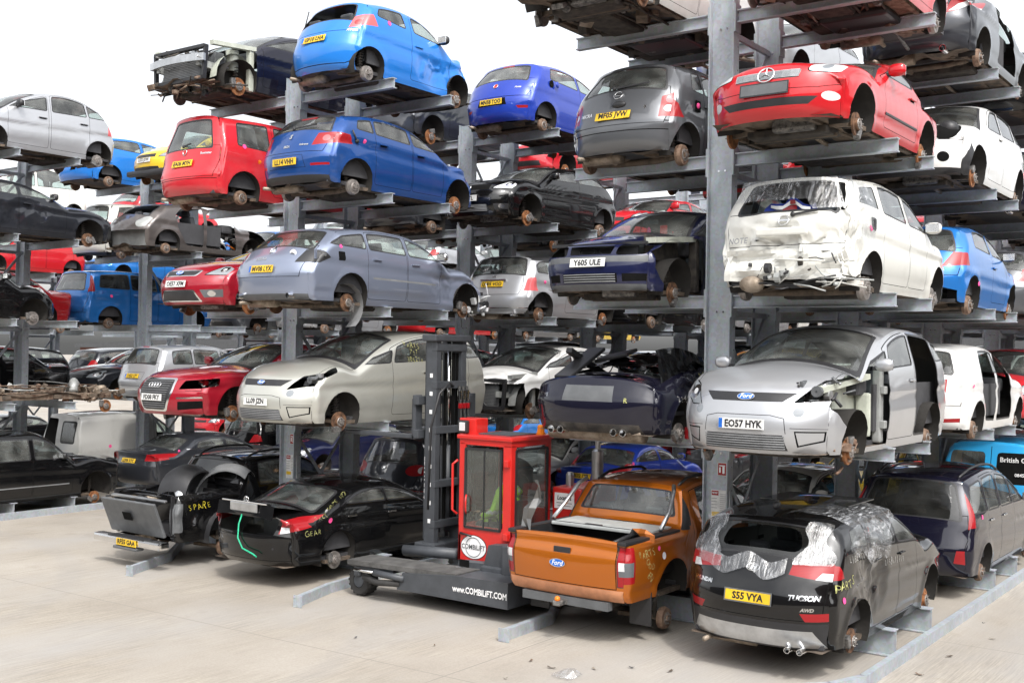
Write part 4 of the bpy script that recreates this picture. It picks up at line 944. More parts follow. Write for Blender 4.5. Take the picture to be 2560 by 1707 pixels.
junk(c.root, 'torn_brackets', (-.1, 4.02, .16), (1.3, .12, .3), 34, ['body_metal', 'black_plastic', 'under_dark', P('cream'), 'black_plastic'], 9, .6, .55); m = MB(); m.ell((-.42+.8, 3.95, .06), (.16, .12, .10), 'exhaust'); m.build('silencer', c.root)
c.root['keep'] = 1; del c.root['keep']; place(c, 1, 1, 2, -1.25); NOTEC = c
# red roadster, front towards us
SLK = dict(L=4.0, W=1.71, H=1.06, nose=.61, hood=.11, cowl=(1.28, .76), wtop=(1.98, 1.03), rend=(2.62, 1.02), rwin=(3.05, .78), boot=(3.85, .74), rb=.50, fo=.80, ro=.80, belt=.70, bslope=.02, R=.345, wz=.12, fc=.34, tum=.40, cant=.05, hoodc=.07)
c = Car('roadster', 'red two seat roadster facing forward with its wheels off and round headlamps', col=P('red'), **SLK)
base(c, [(1.72, 2.62, .40, -.05)], [(1.50, 2.74)]); backlight(c, .1, -.1, .7, .75, 'glass_dark')
lamp_f(c, rounded([(.44, .52), (.70, .50), (.82, .56), (.82, .68), (.64, .68), (.48, .63)], .06), None, 'white_lens', [(circ((.60, .59), .045, 12), 'clear_lens')]); front(c, rounded([(-.36, .45), (.36, .45), (.39, .55), (-.39, .55)], .04), 'grille', 'mid_plastic')
front(c, [(-.46, .15), (.46, .15), (.56, .235), (-.56, .235)], 'lower_grille'); front(c, circ((.66, .24), .075, 18, .05), 'fog_lamp', 'white_lens', True)
seam_band(c, [(-.9, .40), (-.55, .33), (.55, .33), (.9, .40)], .007, ('fbot', 'nose')); c.band([(-.62, c.T('nose', .02)), (.62, c.T('nose', .02)), (.88, c.T('hood', 0)), (.94, c.T('cowl', -.04)), (-.94, c.T('cowl', -.04)), (-.88, c.T('hood'))], 'bonnet', P('red'), 'st', gap=.008, allowed=('body', 'body/bez'))
c.emit(); bars(c, .37, .455, .545, 7, 'chrome', t=.005); badge(c, 'star', 0, .505, True, .095); finish(c, hubs=(('disc', 'r'), ('disc', 'r'))); mirror(c); handle(c, 2.55, .60)
pl_ = plate(c, '', True, .34, w=.54, h=.12, band=False, frame='black_plastic'); pl_.data.materials[1] = M['grey_plastic']; pl_.name = 'plate_holder'
for sg in (1, -1): m = MB(); m.box(c.at_side(2.1, .26, sg, .0), (.02, 1.2, .03), 'black_plastic', bev=.005); m.build('side_strip', c.root)
place(c, 1, 1, 3, -1.72)
# car seen only from below, top arms
def under_car(name, label, col, r, side, t, near, rear, L=4.3, seed=1, under='under', colx='rosso', torn=True):
    c = Car(name, label, col=P(colx), L=L, W=1.72, H=1.25, nose=.55, cowl=(1.0, .8), wtop=(1.8, 1.22), rend=(3.5, 1.2), rwin=(3.95, .82), rear=rear, res=.1)
    base(c, [(1.2, 2.1, .4, .05), (2.2, 3.2, .05, 0)], [(1.2, 2.15), (2.17, 3.1)])
    if torn: strip_front(c, 1.0); engine_bay(c, 1.0, 'body_metal', seed=seed)
    backlight(c); lamp_r(c, [(.60, .58), (.85, .58), (.85, .82), (.66, .80)]); c.emit(); finish(c, under=under)
    junk(c.root, 'floor_parts', (0, L*.45, .0), (1.2, L*.7, .08), 46, ['under_dark', 'under_dark', 'engine', 'exhaust', under], seed, .2, 1.5)
    m = MB(); [m.tube([(x_, .8, -.01), (x_+.05, 1.5, -.02), (x_-.03, L*.6, -.02), (x_+.1, L-.7, .0)], .012+.006*(x_ > 0), 'under_dark', 6) for x_ in (-.52, -.22, .16, .48)]; m.box((.05, L*.62, -.02), (.9, .7, .12), 'black_plastic', bev=.05); m.box((-.1, 1.5, -.02), (.5, .9, .10), 'under_dark', bev=.04); m.build('pipes_and_tank', c.root); place(c, r, side, t, near); return c
under_car('stripped_car', 'red car shell on the topmost right arms, only its rusty underside showing', None, 1, 1, 4, -1.2, False, 3.9, 4, 'junk_rust', 'rosso', True)
c = under_car('stripped_car', 'pale car shell on the topmost left arms of the foreground rack, seen from below', None, 1, -1, 4, -1.95, False, 4.4, 8, 'under', 'dull_white', True)
# black crossover on the ground arms
c = Car('crossover', 'black crossover with cling film over its broken rear window, plate S55 VYA', col=P('black'), rear=True, L=4.48, W=1.84, H=1.44, nose=.72, cowl=(1.1, .95), wtop=(1.95, 1.40), rend=(3.95, 1.36), rwin=(4.28, .98), rb=.66, fo=.86, ro=.90, belt=.86, bslope=.075, R=.375, wz=.14, rc=.26, tum=.34, flare=.022, rtaper=.10, res=.055,
   crumple=[((-.9, 3.2, .7), (.35, .6, .5), .045, 3, (.05, 0, 0)), ((-.7, 2.6, 1.35), (.5, .8, .3), .05, 3, (0, 0, -.10))])
base(c, [(1.40, 2.15, .45, .05), (2.28, 3.06, .06, .02), (3.20, 3.72, .02, -.20)], [(1.50, 2.20), (2.22, 3.12)])
backlight(c, .10, -.04, .80, .86, 'glass_dark'); c.band(c.st(c.T('rend', .2), c.T('rwin', -.2), .54, .58, .18), None, None, 'st')
lamp_r(c, [(.40, .83), (.90, .76), (.92, .93), (.86, .95), (.42, .93)], [(4.0, .80), (4.3, .74), (4.3, .98), (4.05, .93)], 'red_lens', [([(.62, .74), (.93, .70), (.93, .84), (.72, .86)], 'white_lens')], bezel=.008)
hatchlid(c, .80, .80, .80, .36); back(c, [(-.93, .04), (.93, .04), (.93, .33), (.62, .33), (.5, .30), (-.5, .30), (-.62, .33), (-.93, .33)][0:4]+[(-.93, .33)], 'bumper_trim', 'black_plastic', allowed=('body',))
back(c, [(-.78, .06), (.78, .06), (.66, .25), (-.66, .25)], 'skid_plate', 'alloy', allowed=('bumper_trim',)); back(c, [(.60, .355), (.90, .36), (.88, .45), (.55, .44)], 'reflector', 'red_lens', True)
c.emit(); finish(c, hubs=(('disc', 'rn'), ('disc', 'rn'))); mirror(c, (1,)); handle(c, 2.10, .82); handle(c, 3.0, .86)
plate(c, 'S55 VYA', False, .56, band=False, frame='grey_plastic'); letter_band(c, 'HYUNDAI', .60, .66, False, .06); letter_band(c, 'TUCSON', -.58, .60, False, .075, shear=.2); letter_band(c, 'AWD', -.62, .48, False, .05, shear=.3); badge(c, 'H', 0, .86, False, .075)
for x in (-.42, -.56): tailpipe(c, x, .035, .034, 4.42)
dot(c, 4.0, .56, -1); letter_side(c, 'PARTS', 3.92, .72, -1, .14, 'chalk', .15); letter_side(c, 'LIBERTY', 3.60, .98, -1, .11, 'chalk_white'); letter_side(c, '0158611114', 2.35, .76, -1, .12, 'chalk_white', -.02)
m = MB(); m.ell((0, 3.75, c.H+.03), (.035, .07, .05), 'black_plastic'); m.build('aerial', c.root); m = MB(); m.box((0, 2.5, c.H-.012), (1.1, .9, .012), 'glass_dark', bev=.003); m.build('sunroof', c.root)
c.q['id'] = 'tucson'; place(c, 1, 1, 0, -1.90, 1.30); TUC = c
# ------------------------------------------------------------------ row 1, open side, second and third bay
c = Car('people_carrier', 'dark blue people carrier with tall red rear lamps, standing behind the black crossover', col=P('night'), rear=True, L=4.75, W=1.86, H=1.52, nose=.72, cowl=(1.0, .95), wtop=(2.1, 1.45), rend=(4.30, 1.44), rwin=(4.58, .88), rb=.50, fo=.9, ro=.9, belt=.84, bslope=.02, R=.35, rc=.17, tum=.24, rtaper=.06)
base(c, [(1.5, 2.05, .5, .1), (2.15, 2.85, .15, .0), (2.98, 3.65, .03, 0), (3.75, 4.42, .0, -.10)], [(2.05, 2.92), (2.94, 3.70)])
backlight(c, .10, .10, .84, .86, 'glass_dark'); lamp_r(c, [(.82, .72), (.98, .72), (.98, 1.34), (.80, 1.30)], [(4.38, .74), (4.52, .72), (4.40, 1.28), (4.30, 1.24)], 'red_lens', [(circ((.90, .86), .05, 14), 'white_lens')]); hatchlid(c, .80, .84, .62, .40)
seam_band(c, [(-.95, .46), (.95, .46)]); back(c, [(.66, .24), (.80, .22), (.80, .42), (.70, .42)], 'reflector', 'red_lens', True); back(c, bx(.26, 1.44, 1.47), 'brake_light', 'red_lens')
c.emit(); finish(c); roofrails(c, 1.9, 4.1, mat='black_plastic'); mirror(c); handle(c, 2.75, .76, mat='chrome' and M['chrome']); handle(c, 3.55, .77, mat=M['chrome']); dot(c, 4.05, .86, -1); place(c, 1, 1, 0, 3.40, 1.36)
c = Car('hatchback', 'white hatchback with both side doors missing on the second bay of the right rack', col=P('white'), rear=True, L=4.2, W=1.78, H=1.30, nose=.58, cowl=(1.05, .84), wtop=(1.95, 1.26), rend=(3.72, 1.22), rwin=(4.02, .84), rb=.52, fo=.86, ro=.76, belt=.79, bslope=.03, R=.335, rc=.19, tum=.34)
c.cut_wheels()
for p_ in ([(1.42, .12), (2.34, .12), (2.34, .95), (2.24, 1.18), (2.0, 1.20), (1.50, .86)], [(2.46, .12), (2.98, .14), (3.20, .5), (3.26, .85), (3.10, 1.14), (2.44, 1.20)]):
    c.side(rounded(p_, .06), 'trim', 'black_plastic', -1); c.side(shrink(rounded(p_, .06), .03), None, sg=-1)
c.window(1.3, 2.2, .5, .06); c.window(2.3, 3.05, .06, .03); screen(c); c.door(1.36, 2.34, sg=1); c.door(2.36, 3.2, sg=1); backlight(c, .10, -.02, .76, .80); hatchlid(c, .80, .82, .66, .38)
lamp_r(c, [(.36, .58), (.58, .57), (.58, .76), (.42, .77)], None, 'red_lens'); back(c, [(.585, .57), (.86, .58), (.86, .78), (.585, .77)], 'lamp_recess', 'body_metal', True); back(c, [(.55, .14), (.82, .15), (.80, .21), (.5, .19)], 'reflector', 'red_lens', True)
c.emit(); finish(c, seat='grey_plastic'); dot(c, 3.7, .66, -1, .03); place(c, 1, 1, 1, 3.25, 1.34)
c = Car('hatchback', 'bright blue hatchback with a broken rear bumper, behind the smashed white hatchback', col=P('azure'), rear=True, L=3.83, W=1.66, H=1.25, nose=.50, cowl=(.92, .78), wtop=(1.72, 1.21), rend=(3.28, 1.18), rwin=(3.62, .80), rb=.50, fo=.76, ro=.68, belt=.74, bslope=.05, R=.33, rc=.20, tum=.36, taper=.12, crease=(.42, .02, .010))
base(c, [(1.2, 2.02, .48, .05), (2.14, 3.0, .06, -.25)], [(1.22, 2.10)]); backlight(c, .10, -.04, .80, .86); hatchlid(c, .74, .76, .70, .42); lamp_r(c, [(.50, .55), (.86, .58), (.88, .76), (.62, .77)], [(3.36, .58), (3.55, .56), (3.55, .78), (3.40, .76)], 'red_lens')
back(c, [(-.9, .0), (-.2, .0), (.1, .14), (-.5, .26), (-.9, .16)], None); seam_band(c, [(-.9, .44), (.9, .44)])
c.emit(); finish(c); mirror(c, col=M['black_plastic']); handle(c, 2.0, .62); dot(c, 2.95, .34, -1); letter_band(c, '206', -.5, .5, False, .06); place(c, 1, 1, 2, 3.15, 1.36)
c = Car('crossover', 'white small crossover with its headlamps missing, nose towards the red roadster', col=P('white'), L=4.1, W=1.78, H=1.36, nose=.74, hood=.16, cowl=(1.15, .90), wtop=(1.75, 1.32), rend=(3.55, 1.29), rwin=(3.95, .9), rb=.5, fo=.80, ro=.72, belt=.82, bslope=.03, R=.37, wz=.14, flare=.025, fc=.30, tum=.30)
base(c, [(1.45, 2.2, .35, .02), (2.3, 3.1, .02, .0), (3.2, 3.6, 0, -.1)], [(1.4, 2.24), (2.27, 3.15)]); front(c, circ((.56, .66), .17, 20, .145), 'headlamp_hole', 'gap', True); front(c, circ((.56, .27), .075, 16), 'fog_lamp_hole', 'gap', True); front(c, bx(.42, .14, .26, .40), 'lower_grille', 'gap')
front(c, [(-.95, -.1), (.95, -.1), (.95, .12), (-.95, .12)], 'body/low', 'black_plastic', allowed=('body',)); c.side([(.25, .02), (.52, .02), (.50, .5), (.36, .36)], 'body/low', 'black_plastic', 0, ('body',)); seam_band(c, [(-.9, .52), (.9, .52)], .012, ('fbot', 'hood2'))
c.emit(); finish(c); m = MB(); m.ell((.56, .36, .70), (.15, .12, .12), 'black_plastic'); m.ell((-.56, .36, .70), (.15, .12, .12), 'black_plastic'); m.build('lamp_bowl', c.root); handle(c, 2.1, .78); place(c, 1, 1, 3, 2.95, 1.36)
c = Car('coupe', 'dark grey convertible with a missing door and a large red lamp, high on the right', col=P('slate'), rear=True, L=4.03, W=1.75, H=1.12, nose=.52, cowl=(1.05, .80), wtop=(1.85, 1.10), rend=(2.7, 1.12), rwin=(3.35, .90), boot=(3.93, .86), rb=.58, fo=.8, ro=.72, belt=.78, bslope=.045, R=.335, rc=.24, tum=.36, taper=.11)
c.cut_wheels(); c.side(rounded([(1.3, .12), (2.45, .12), (2.52, .9), (2.3, 1.0), (1.7, .98)], .05), None, sg=-1); c.window(1.35, 2.4, .45, .02); screen(c); c.door(1.3, 2.5, sg=1); backlight(c, .15, -.15, .75, .8)
lamp_r(c, [(.42, .56), (.60, .60), (.87, .74), (.87, .92), (.74, .93), (.58, .84)], [(3.5, .72), (3.7, .66), (3.7, .92), (3.52, .90)], 'red_lens', [([(.5, .6), (.86, .66), (.82, .76), (.62, .70)], 'white_lens')]); seam_band(c, [(-.58, .88), (-.42, .52), (.42, .52), (.58, .88)]); back(c, [(-.9, .26), (.9, .26), (.9, .30), (-.9, .30)], 'bumper_strip', 'slate' in M and 'slate' or P('charcoal'), z0='boot'); letter_band(c, '207 CC', -.30, .66, False, .07)
c.emit(); finish(c); tailpipe(c, -.45, .05, .05); place(c, 1, 1, 4, 3.35, 1.36)
FILL = []
def filler(name, label, colname, r, side, b, t, near, rear=True, kind='hatch', x=1.32, cat='car', lamp='red_lens', **k):
    """cars further back, simpler but complete"""
    d = dict(hatch=dict(L=4.1, H=1.27), mpv=dict(L=4.4, H=1.42, nose=.66, cowl=(1.05, .9), wtop=(2.0, 1.37), rend=(3.95, 1.34), rwin=(4.22, .88)), saloon=dict(L=4.6, H=1.22, cowl=(1.25, .80), wtop=(2.05, 1.19), rend=(3.3, 1.16), rwin=(3.9, .82), boot=(4.5, .80), rb=.56, fo=.9, ro=.95),
             estate=dict(L=4.65, H=1.26, cowl=(1.25, .80), wtop=(2.05, 1.22), rend=(4.15, 1.17), rwin=(4.48, .82), fo=.9, ro=.9), coupe=dict(L=4.2, H=1.16, cowl=(1.2, .78), wtop=(2.0, 1.13), rend=(3.2, 1.1), rwin=(3.9, .80)))[kind]
    d = dict(d); d.update(k); c = Car(name, label, cat, col=P(colname), rear=rear, res=.13, **d); FILL.append(c); cy = c.cowl[0]; e = c.rwin[0]; mid = cy+.35+(e-cy-.6)*.46
    base(c, [(cy+.2, mid-.06, .45, .04), (mid+.06, e-.35, .04, -.22)], [(cy+.25, mid), (mid+.02, e-.5)]); backlight(c, .1, -.05)
    n = c.nose
    if rear: lamp_r(c, [(.56, c.rb+.05), (.86, c.rb+.08), (.86, c.rb+.30), (.64, c.rb+.28)], [(c.L-.42, c.rb+.08), (c.L-.24, c.rb+.06), (c.L-.24, c.rb+.28), (c.L-.36, c.rb+.26)], lamp); seam_band(c, [(-.9, c.rb-.06), (.9, c.rb-.06)])
    else: lamp_f(c, [(.46, n-.12), (.74, n-.12), (.86, n-.02), (.84, n+.10), (.62, n+.05)], [(.26, n-.06), (.5, n+.08), (.30, n+.08)]); front(c, bx(.36, n-.13, n-.04), 'grille'); front(c, bx(.5, .08, .2, .46), 'lower_grille')
    c.emit(); finish(c, simple=True); mirror(c); 
    if b is not None: place(c, r, side, t, near, x)
    return c
# ------------------------------------------------------------------ row 1, aisle side
RNG = dict(L=5.3, W=1.84, H=1.34, nose=.72, hood=.12, cowl=(1.42, .84), wtop=(2.1, 1.30), rend=(3.62, 1.29), rwin=(3.86, .80), boot=(5.25, .775), rb=.62, fo=.92, ro=1.12, belt=.80, bslope=.012, R=.40, wz=.06, rc=.06, fc=.2, tum=.30, flare=.03, rtaper=.02, cant=.06, roofc=.05, wsc=.12)
c = Car('pickup_truck', 'metallic orange pickup with its bed open and wheels off, chalk writing on its flank', 'pickup', col=P('orange'), rear=True, **RNG)
base(c, [(1.6, 2.45, .42, .03), (2.56, 3.35, .03, -.03)], [(1.62, 2.50), (2.52, 3.52)]); backlight(c, .12, -.22, .80, .86)
c.band(c.st(c.T('rwin', .02), c.T('boot', -.05), .86, .86, .03), None, None, 'st'); c.side([(3.66, .80), (4.2, .80), (3.72, 1.3), (3.60, 1.3)], 'body/hoop', 'black_plastic', 0, ('body',))
c.side([(3.7, .755), (5.4, .755), (5.4, .9), (3.7, .9)], 'bed_rail', 'black_plastic'); lamp_r(c, [(.755, .24), (.92, .24), (.92, .70), (.755, .70)], [(5.09, .28), (5.26, .26), (5.26, .70), (5.09, .70)], 'red_lens', [([(.77, .43), (.95, .43), (.95, .53), (.77, .53)], 'white_lens'), ([(.77, .36), (.95, .36), (.95, .43), (.77, .43)], 'smoke_lens')], bezel=.01)
c.side([(5.12, .36), (5.28, .36), (5.28, .53), (5.12, .53)], 'tail_lamp/w', 'smoke_lens', 0, ('tail_lamp',)); back(c, [(-.74, .20), (.74, .20), (.74, .80), (-.74, .80)], 'tailgate', P('orange'), gap=.01, allowed=('body',), z0='boot'); seam_side(c, [(3.60, .12), (3.60, .80)])
back(c, [(-.92, .0), (.92, .0), (.92, .19), (-.92, .19)], 'body/pale', 'orange_pale', z0='boot', allowed=('body',))
c.emit(skip=()); finish(c, hubs=(('disc', 'r'), ('drum', 'r')), drop=.36, coil=False, exhaust=False)
m = MB(); m.box((0, 4.52, .24), (1.48, 1.40, .03), 'black_plastic'); m.box((0, 3.90, .5), (1.5, .03, .5), 'black_plastic')
for sg in (1, -1): m.box((sg*.745, 4.54, .5), (.03, 1.36, .5), 'black_plastic'); m.box((sg*.80, 4.56, .745), (.12, 1.36, .05), 'black_plastic', bev=.015)
m.build('load_bed', c.root); m = MB(); m.box((0, 4.16, .765), (1.44, .62, .045), plain('pale_sheet', (.42, .44, .43), .45, var=.08), bev=.012); m.box((0, 4.45, .77), (1.44, .02, .05), 'grey_plastic'); m.box((.1, 4.42, .79), (.24, .06, .02), 'black_plastic', bev=.006); m.build('bed_cover', c.root)
m = MB(); m.tube([(-.60, 4.42, .79), (-.56, 4.8, .73), (-.40, 5.15, .62)], .028, 'black_plastic'); m.build('cover_rail', c.root)
for sg in (1, -1):
    m = MB(); pts = [(sg*.80, 4.30, .80), (sg*.78, 4.05, .98), (sg*.72, 3.82, 1.22), (sg*.66, 3.70, 1.29)]; m.tube(pts, .028, 'alloy', 8); m.build('sports_bar', c.root)
m = MB(); p, n = c.at_band(0, .60, ('boot', 'rbot'), .01); m.box(p, (.24, .02, .07), 'black_plastic', bev=.01); m.build('tailgate_handle', c.root); badge(c, 'oval', .05, .44, False, .115)
m = MB(); m.bar((-.62, 5.18, -.02), (.62, 5.18, -.02), .10, .10, 'grey_plastic'); m.box((0, 5.30, -.03), (.10, .22, .06), 'engine', bev=.01); m.ell((0, 5.38, .02), (.035, .035, .035), 'orange'); m.build('tow_bar', c.root)
for sg in (1, -1):
    m = MB(); m.box((sg*.74, 4.66, -.10), (.30, .025, .42), 'black_plastic', bev=.008); m.build('mud_flap', c.root)
m = MB(); m.bar((-.40, .6, -.04), (-.40, 5.1, -.06), .07, .13, 'under_dark'); m.bar((.40, .6, -.04), (.40, 5.1, -.06), .07, .13, 'under_dark'); m.tube([(-.78, 4.18, -.28), (.78, 4.18, -.28)], .05, 'under_dark', 8); m.build('chassis_rail', c.root)
def scrap(c, pts, w_, mat, name='torn_panel', seed=2):
    rr = random.Random(seed); m = MB(); rows = []
    for i, p in enumerate(pts): p = Vector(p); rows.append([p+Vector((rr.uniform(-.02, .02)-w_[i]/2, rr.uniform(-.02, .02), rr.uniform(-.02, .02))), p+Vector((0, rr.uniform(-.04, .04), .01)), p+Vector((w_[i]/2+rr.uniform(-.02, .02), rr.uniform(-.02, .02), 0))])
    m.grid(rows, mat, False); m.build(name, c.root, False)
scrap(c, [(.72, 5.02, .70), (.74, 5.0, .86), (.70, 4.98, 1.0), (.62, 4.95, 1.12), (.60, 4.95, 1.28), (.63, 4.96, 1.36)], [.16, .15, .17, .12, .06, .02], P('orange')); scrap(c, [(-.62, 4.62, .76), (-.70, 4.64, .84), (-.80, 4.66, .80), (-.86, 4.66, .70)], [.2, .22, .2, .12], P('orange'), seed=4)
roofrails(c, 2.1, 3.5, h=.05); dot(c, 4.52, .62, -1, .03); dot(c, 4.42, .52, -1, .045, 'white_ink'); letter_side(c, 'PARTS', 4.78, .60, -1, .13, 'chalk', .1); letter_side(c, 'ODD', 4.72, .43, -1, .12, 'chalk', -.5); letter_side(c, 'EN', 4.72, .28, -1, .11, 'chalk', -.9)
place(c, 1, -1, 0, -1.92, 1.12, .185)
c = Car('sports_car', 'wrecked dark sports coupe with a crushed roof and four tailpipes on the lower left arms', col=P('night'), rear=True, L=4.45, W=1.90, H=1.02, nose=.52, cowl=(1.7, .74), wtop=(2.35, .98), rend=(2.95, .98), rwin=(3.95, .78), boot=(4.30, .76), rb=.52, fo=.86, ro=.92, belt=.66, bslope=.05, R=.37, wz=.13, rc=.20, tum=.5, flare=.03, res=.055, rtaper=.04,
   crumple=[((0, 2.6, .95), (1.1, 1.3, .5), .10, 2.6, (0, 0, -.10)), ((-.9, 2.9, .6), (.35, .9, .5), .08, 3, (.08, 0, 0))])
base(c, [(1.8, 2.7, .5, 0, dict(open_=True, trim=0))], [(1.75, 2.85)]); backlight(c, .15, -.1, .72, .78, hole=True); c.band(c.st(c.T('rwin', .05), c.T('boot', -.1), .6, .55, .05), None, None, 'st')
back(c, bx(.38, .44, .64, .36), 'plate_recess', 'grey_plastic', z0='boot'); back(c, [(-.95, .34), (.95, .34), (.95, .37), (-.95, .37)], 'body/hl', P('night'), z0='boot'); back(c, [(-.80, -.1), (.80, -.1), (.70, .16), (-.70, .16)], 'diffuser', 'under_dark', z0='boot')
c.emit(); finish(c, hubs=(('disc', 'rn'), ('disc', 'rn')), exhaust=False, wheel=False, interior=False)
m = MB(); m.box((0, 3.0, .28), (1.5, 2.4, .05), 'trim_inside'); m.box((0, 3.95, .5), (1.3, .04, .36), 'beige_inside', Matrix.Rotation(.5, 3, 'X'), bev=.01); m.build('boot_floor', c.root)
m = MB(); m.grid([[(x, y, .86+.16*math.sin((y-1.5)*1.4)-.12*abs(x)+.11*mnoise.noise(Vector((x*3.1, y*2.6, 5)))+.04*mnoise.noise(Vector((x*9, y*8, 2)))) for x in np.linspace(-.80, .74, 22)] for y in np.linspace(1.5, 3.45, 26)], P('black'), False); m.build('crushed_roof', c.root, False)
m = MB(); m.grid([[(-.80+.10*q+.03*mnoise.noise(Vector((q*4, y*5, 3))), y, .62+(.34+.18*math.sin((y-2.4)*1.5))*q) for q in np.linspace(0, 1, 7)] for y in np.linspace(2.2, 3.9, 18)], P('black'), False); m.build('torn_quarter_panel', c.root, False)
m = MB(); m.box((.52, 3.78, .92), (.26, .95, .05), 'black_plastic', Matrix.Rotation(-.42, 3, 'X'), bev=.015); m.box((.25, 3.3, 1.02), (.55, .30, .05), 'black_plastic', Matrix.Rotation(-.25, 3, 'X') @ Matrix.Rotation(.2, 3, 'Y'), bev=.02); m.build('boot_lid', c.root)
for x in (-.40, -.54, .40, .54): tailpipe(c, x+.0, .06, .05)
m = MB(); m.tube([(-.7, 4.16, .04), (.7, 4.16, .04)], .12, 'exhaust', 12); m.build('silencer', c.root); letter_band(c, 'F-TYPE', .74, .50, False, .06); letter_band(c, 'R', -.55, .46, False, .08, 'chalk'); dot(c, 3.05, .62, -1, .04, 'red_dot'); letter_side(c, '2240520', 3.5, .48, -1, .12, 'chalk_white'); letter_side(c, 'ROOF DMG', 2.8, .78, -1, .10, 'chalk')
m = MB(); rr_ = random.Random(3)
for k in range(6): m.box((-.30+k*.12, 4.36, .54), (.03+.02*rr_.random(), .012, .10), 'white_ink')
m.build('plate_remains', c.root); m = MB(); m.box((.62, 3.4, .9), (.10, 1.1, .08), 'black_plastic', Matrix.Rotation(.35, 3, 'X'), bev=.02); m.build('bent_pillar', c.root); junk(c.root, 'cabin_debris', (0, 3.0, .75), (1.1, 1.0, .3), 26, ['black_plastic', 'trim_inside', 'grey_plastic'], 12)
m = MB(); p = Vector((-(c.W/2-.10), 4.45-.92-.12, .03)); m.box(p+Vector((-.05, -.03, 0)), (.06, .08, .16), 'red_lens', bev=.02); m.build('brake_caliper', c.root); place(c, 1, -1, 1, -1.15, 1.30)
c = Car('hatchback', 'navy hatchback with its wing and headlamps missing, plate Y605 ULE', col=P('navy'), L=4.15, W=1.73, H=1.25, nose=.60, hood=.12, cowl=(1.12, .83), wtop=(1.85, 1.21), rend=(3.5, 1.2), rwin=(3.9, .82), rb=.52, fo=.84, ro=.76, belt=.78, bslope=.02, R=.34, fc=.22, tum=.33)
c.cut_wheels(); c.side([(.30, .30), (.6, .02), (1.52, .02), (1.52, .74), (1.05, .80), (.30, .62)], None, sg=1); c.window(1.42, 2.3, .5, .05); c.window(2.42, 3.3, .05, -.2); screen(c); c.door(1.53, 2.38)
front(c, [(-.30, .475), (.30, .475), (.33, .585), (-.33, .585)], None); front(c, rounded([(.36, .46), (.72, .47), (.74, .60), (.38, .60)], .05), None, mirror=True); front(c, bx(.40, .12, .235), 'lower_grille', 'gap'); front(c, [(.46, .13), (.74, .14), (.74, .23), (.46, .23)], 'fog_hole', 'gap', True)
front(c, [(-.95, .375), (.95, .375), (.95, .455), (-.95, .455)], 'rub_strip', 'grey_plastic', allowed=('body',)); front(c, [(-.95, -.1), (.95, -.1), (.95, .10), (-.95, .10)], 'body/low', 'grey_plastic', allowed=('body',)); seam_band(c, [(-.9, .615), (.9, .615)], .02, ('fbot', 'hood2'))
c.emit(); bars(c, .38, .12, .235, 4, 'mid_plastic', t=.012); finish(c); plate(c, 'Y605 ULE', True, .37, band=False)
m = MB(); m.box((0, .32, .53), (1.1, .04, .12), 'black_plastic'); m.bar((-.7, .26, .62), (.7, .26, .62), .08, .04, 'navy' in M and 'black_plastic' or 'black_plastic'); m.build('front_panel', c.root)
for sx in (-.15, .15):
    m = MB(); m.tube([(sx+.12*math.cos(t), .235, .53+.045*math.sin(t)) for t in np.linspace(0, 2*math.pi, 17)], .010, 'black_plastic', 6, False); m.build('grille_frame', c.root)
m = MB(); m.box((.56, 1.0, .42), (.03, 1.1, .66), 'under_dark', bev=.01); m.bar((.70, .36, .66), (.72, 1.45, .76), .14, .07, 'primer'); m.box((.74, 1.46, .4), (.12, .10, .7), 'navy' in M and 'under_dark' or 'under_dark', bev=.02); m.build('inner_wing', c.root)
m = MB(); p = c.cowl; m.box((-.06, 1.72, 1.06), (.24, .02, .07), 'grey_plastic', bev=.01); m.ell((-.06, 1.66, .93), (.03, .02, .06), 'pink_dot'); m.box((.26, 1.5, .92), (.10, .04, .12), 'red_dot', bev=.01); m.build('mirror_and_charm', c.root)
place(c, 1, -1, 2, -1.28, 1.22)
c = Car('hatchback', 'rounded grey hatchback with red rear lamps, plate MF05 JVW', col=P('grey'), rear=True, L=3.72, W=1.66, H=1.34, nose=.58, cowl=(.88, .82), wtop=(1.55, 1.27), rend=(3.16, 1.28), rwin=(3.52, .86), rb=.48, fo=.72, ro=.60, belt=.80, bslope=.03, R=.32, rc=.22, tum=.34, roofc=.08, rtaper=.09, pr=2.3)
base(c, [(1.12, 1.80, .40, .05), (1.92, 2.62, .05, -.04), (2.68, 2.98, -.04, -.22)], [(1.16, 1.85), (1.87, 2.70)]); backlight(c, .10, -.04, .80, .86); hatchlid(c, .66, .72, .62, .38)
lamp_r(c, [(.60, .46), (.80, .48), (.80, .74), (.72, .80), (.60, .74)], [(3.25, .48), (3.36, .46), (3.36, .76), (3.29, .78)], 'red_lens', [(circ((.70, .70), .05, 14), 'pale_red_lens'), (circ((.69, .58), .048, 14), 'white_lens')]); seam_band(c, [(-.9, .30), (.9, .30)], .012); seam_band(c, [(-.9, .41), (.9, .41)], .014)
c.emit(); finish(c, hubs=(('disc', 'r'), ('drum', 'r'))); mirror(c); handle(c, 1.75, .68); handle(c, 2.62, .70); plate(c, 'MF05 JVW', False, .505, band=False); badge(c, 'bar_ring', 0, .80, False, .06); wiper(c, .1, .90, .5); letter_band(c, 'MICRA', .46, .56, False, .07); letter_band(c, 'E', -.42, .60, False, .06)
m = MB(); p = c.at_side(2.92, .68, -1, .01); m.box(p, (.02, .13, .15), 'gap', bev=.02); m.ell(p+Vector((-.02, .03, 0)), (.02, .035, .04), 'pink_dot'); m.build('fuel_flap', c.root); m = MB(); p = c.at_band(-.05, .66, ('rwin', 'rbot'), .01)[0]; m.ell(p, (.11, .03, .05), 'black_plastic'); m.build('lock_hole', c.root); place(c, 1, -1, 3, -.75, 1.22)
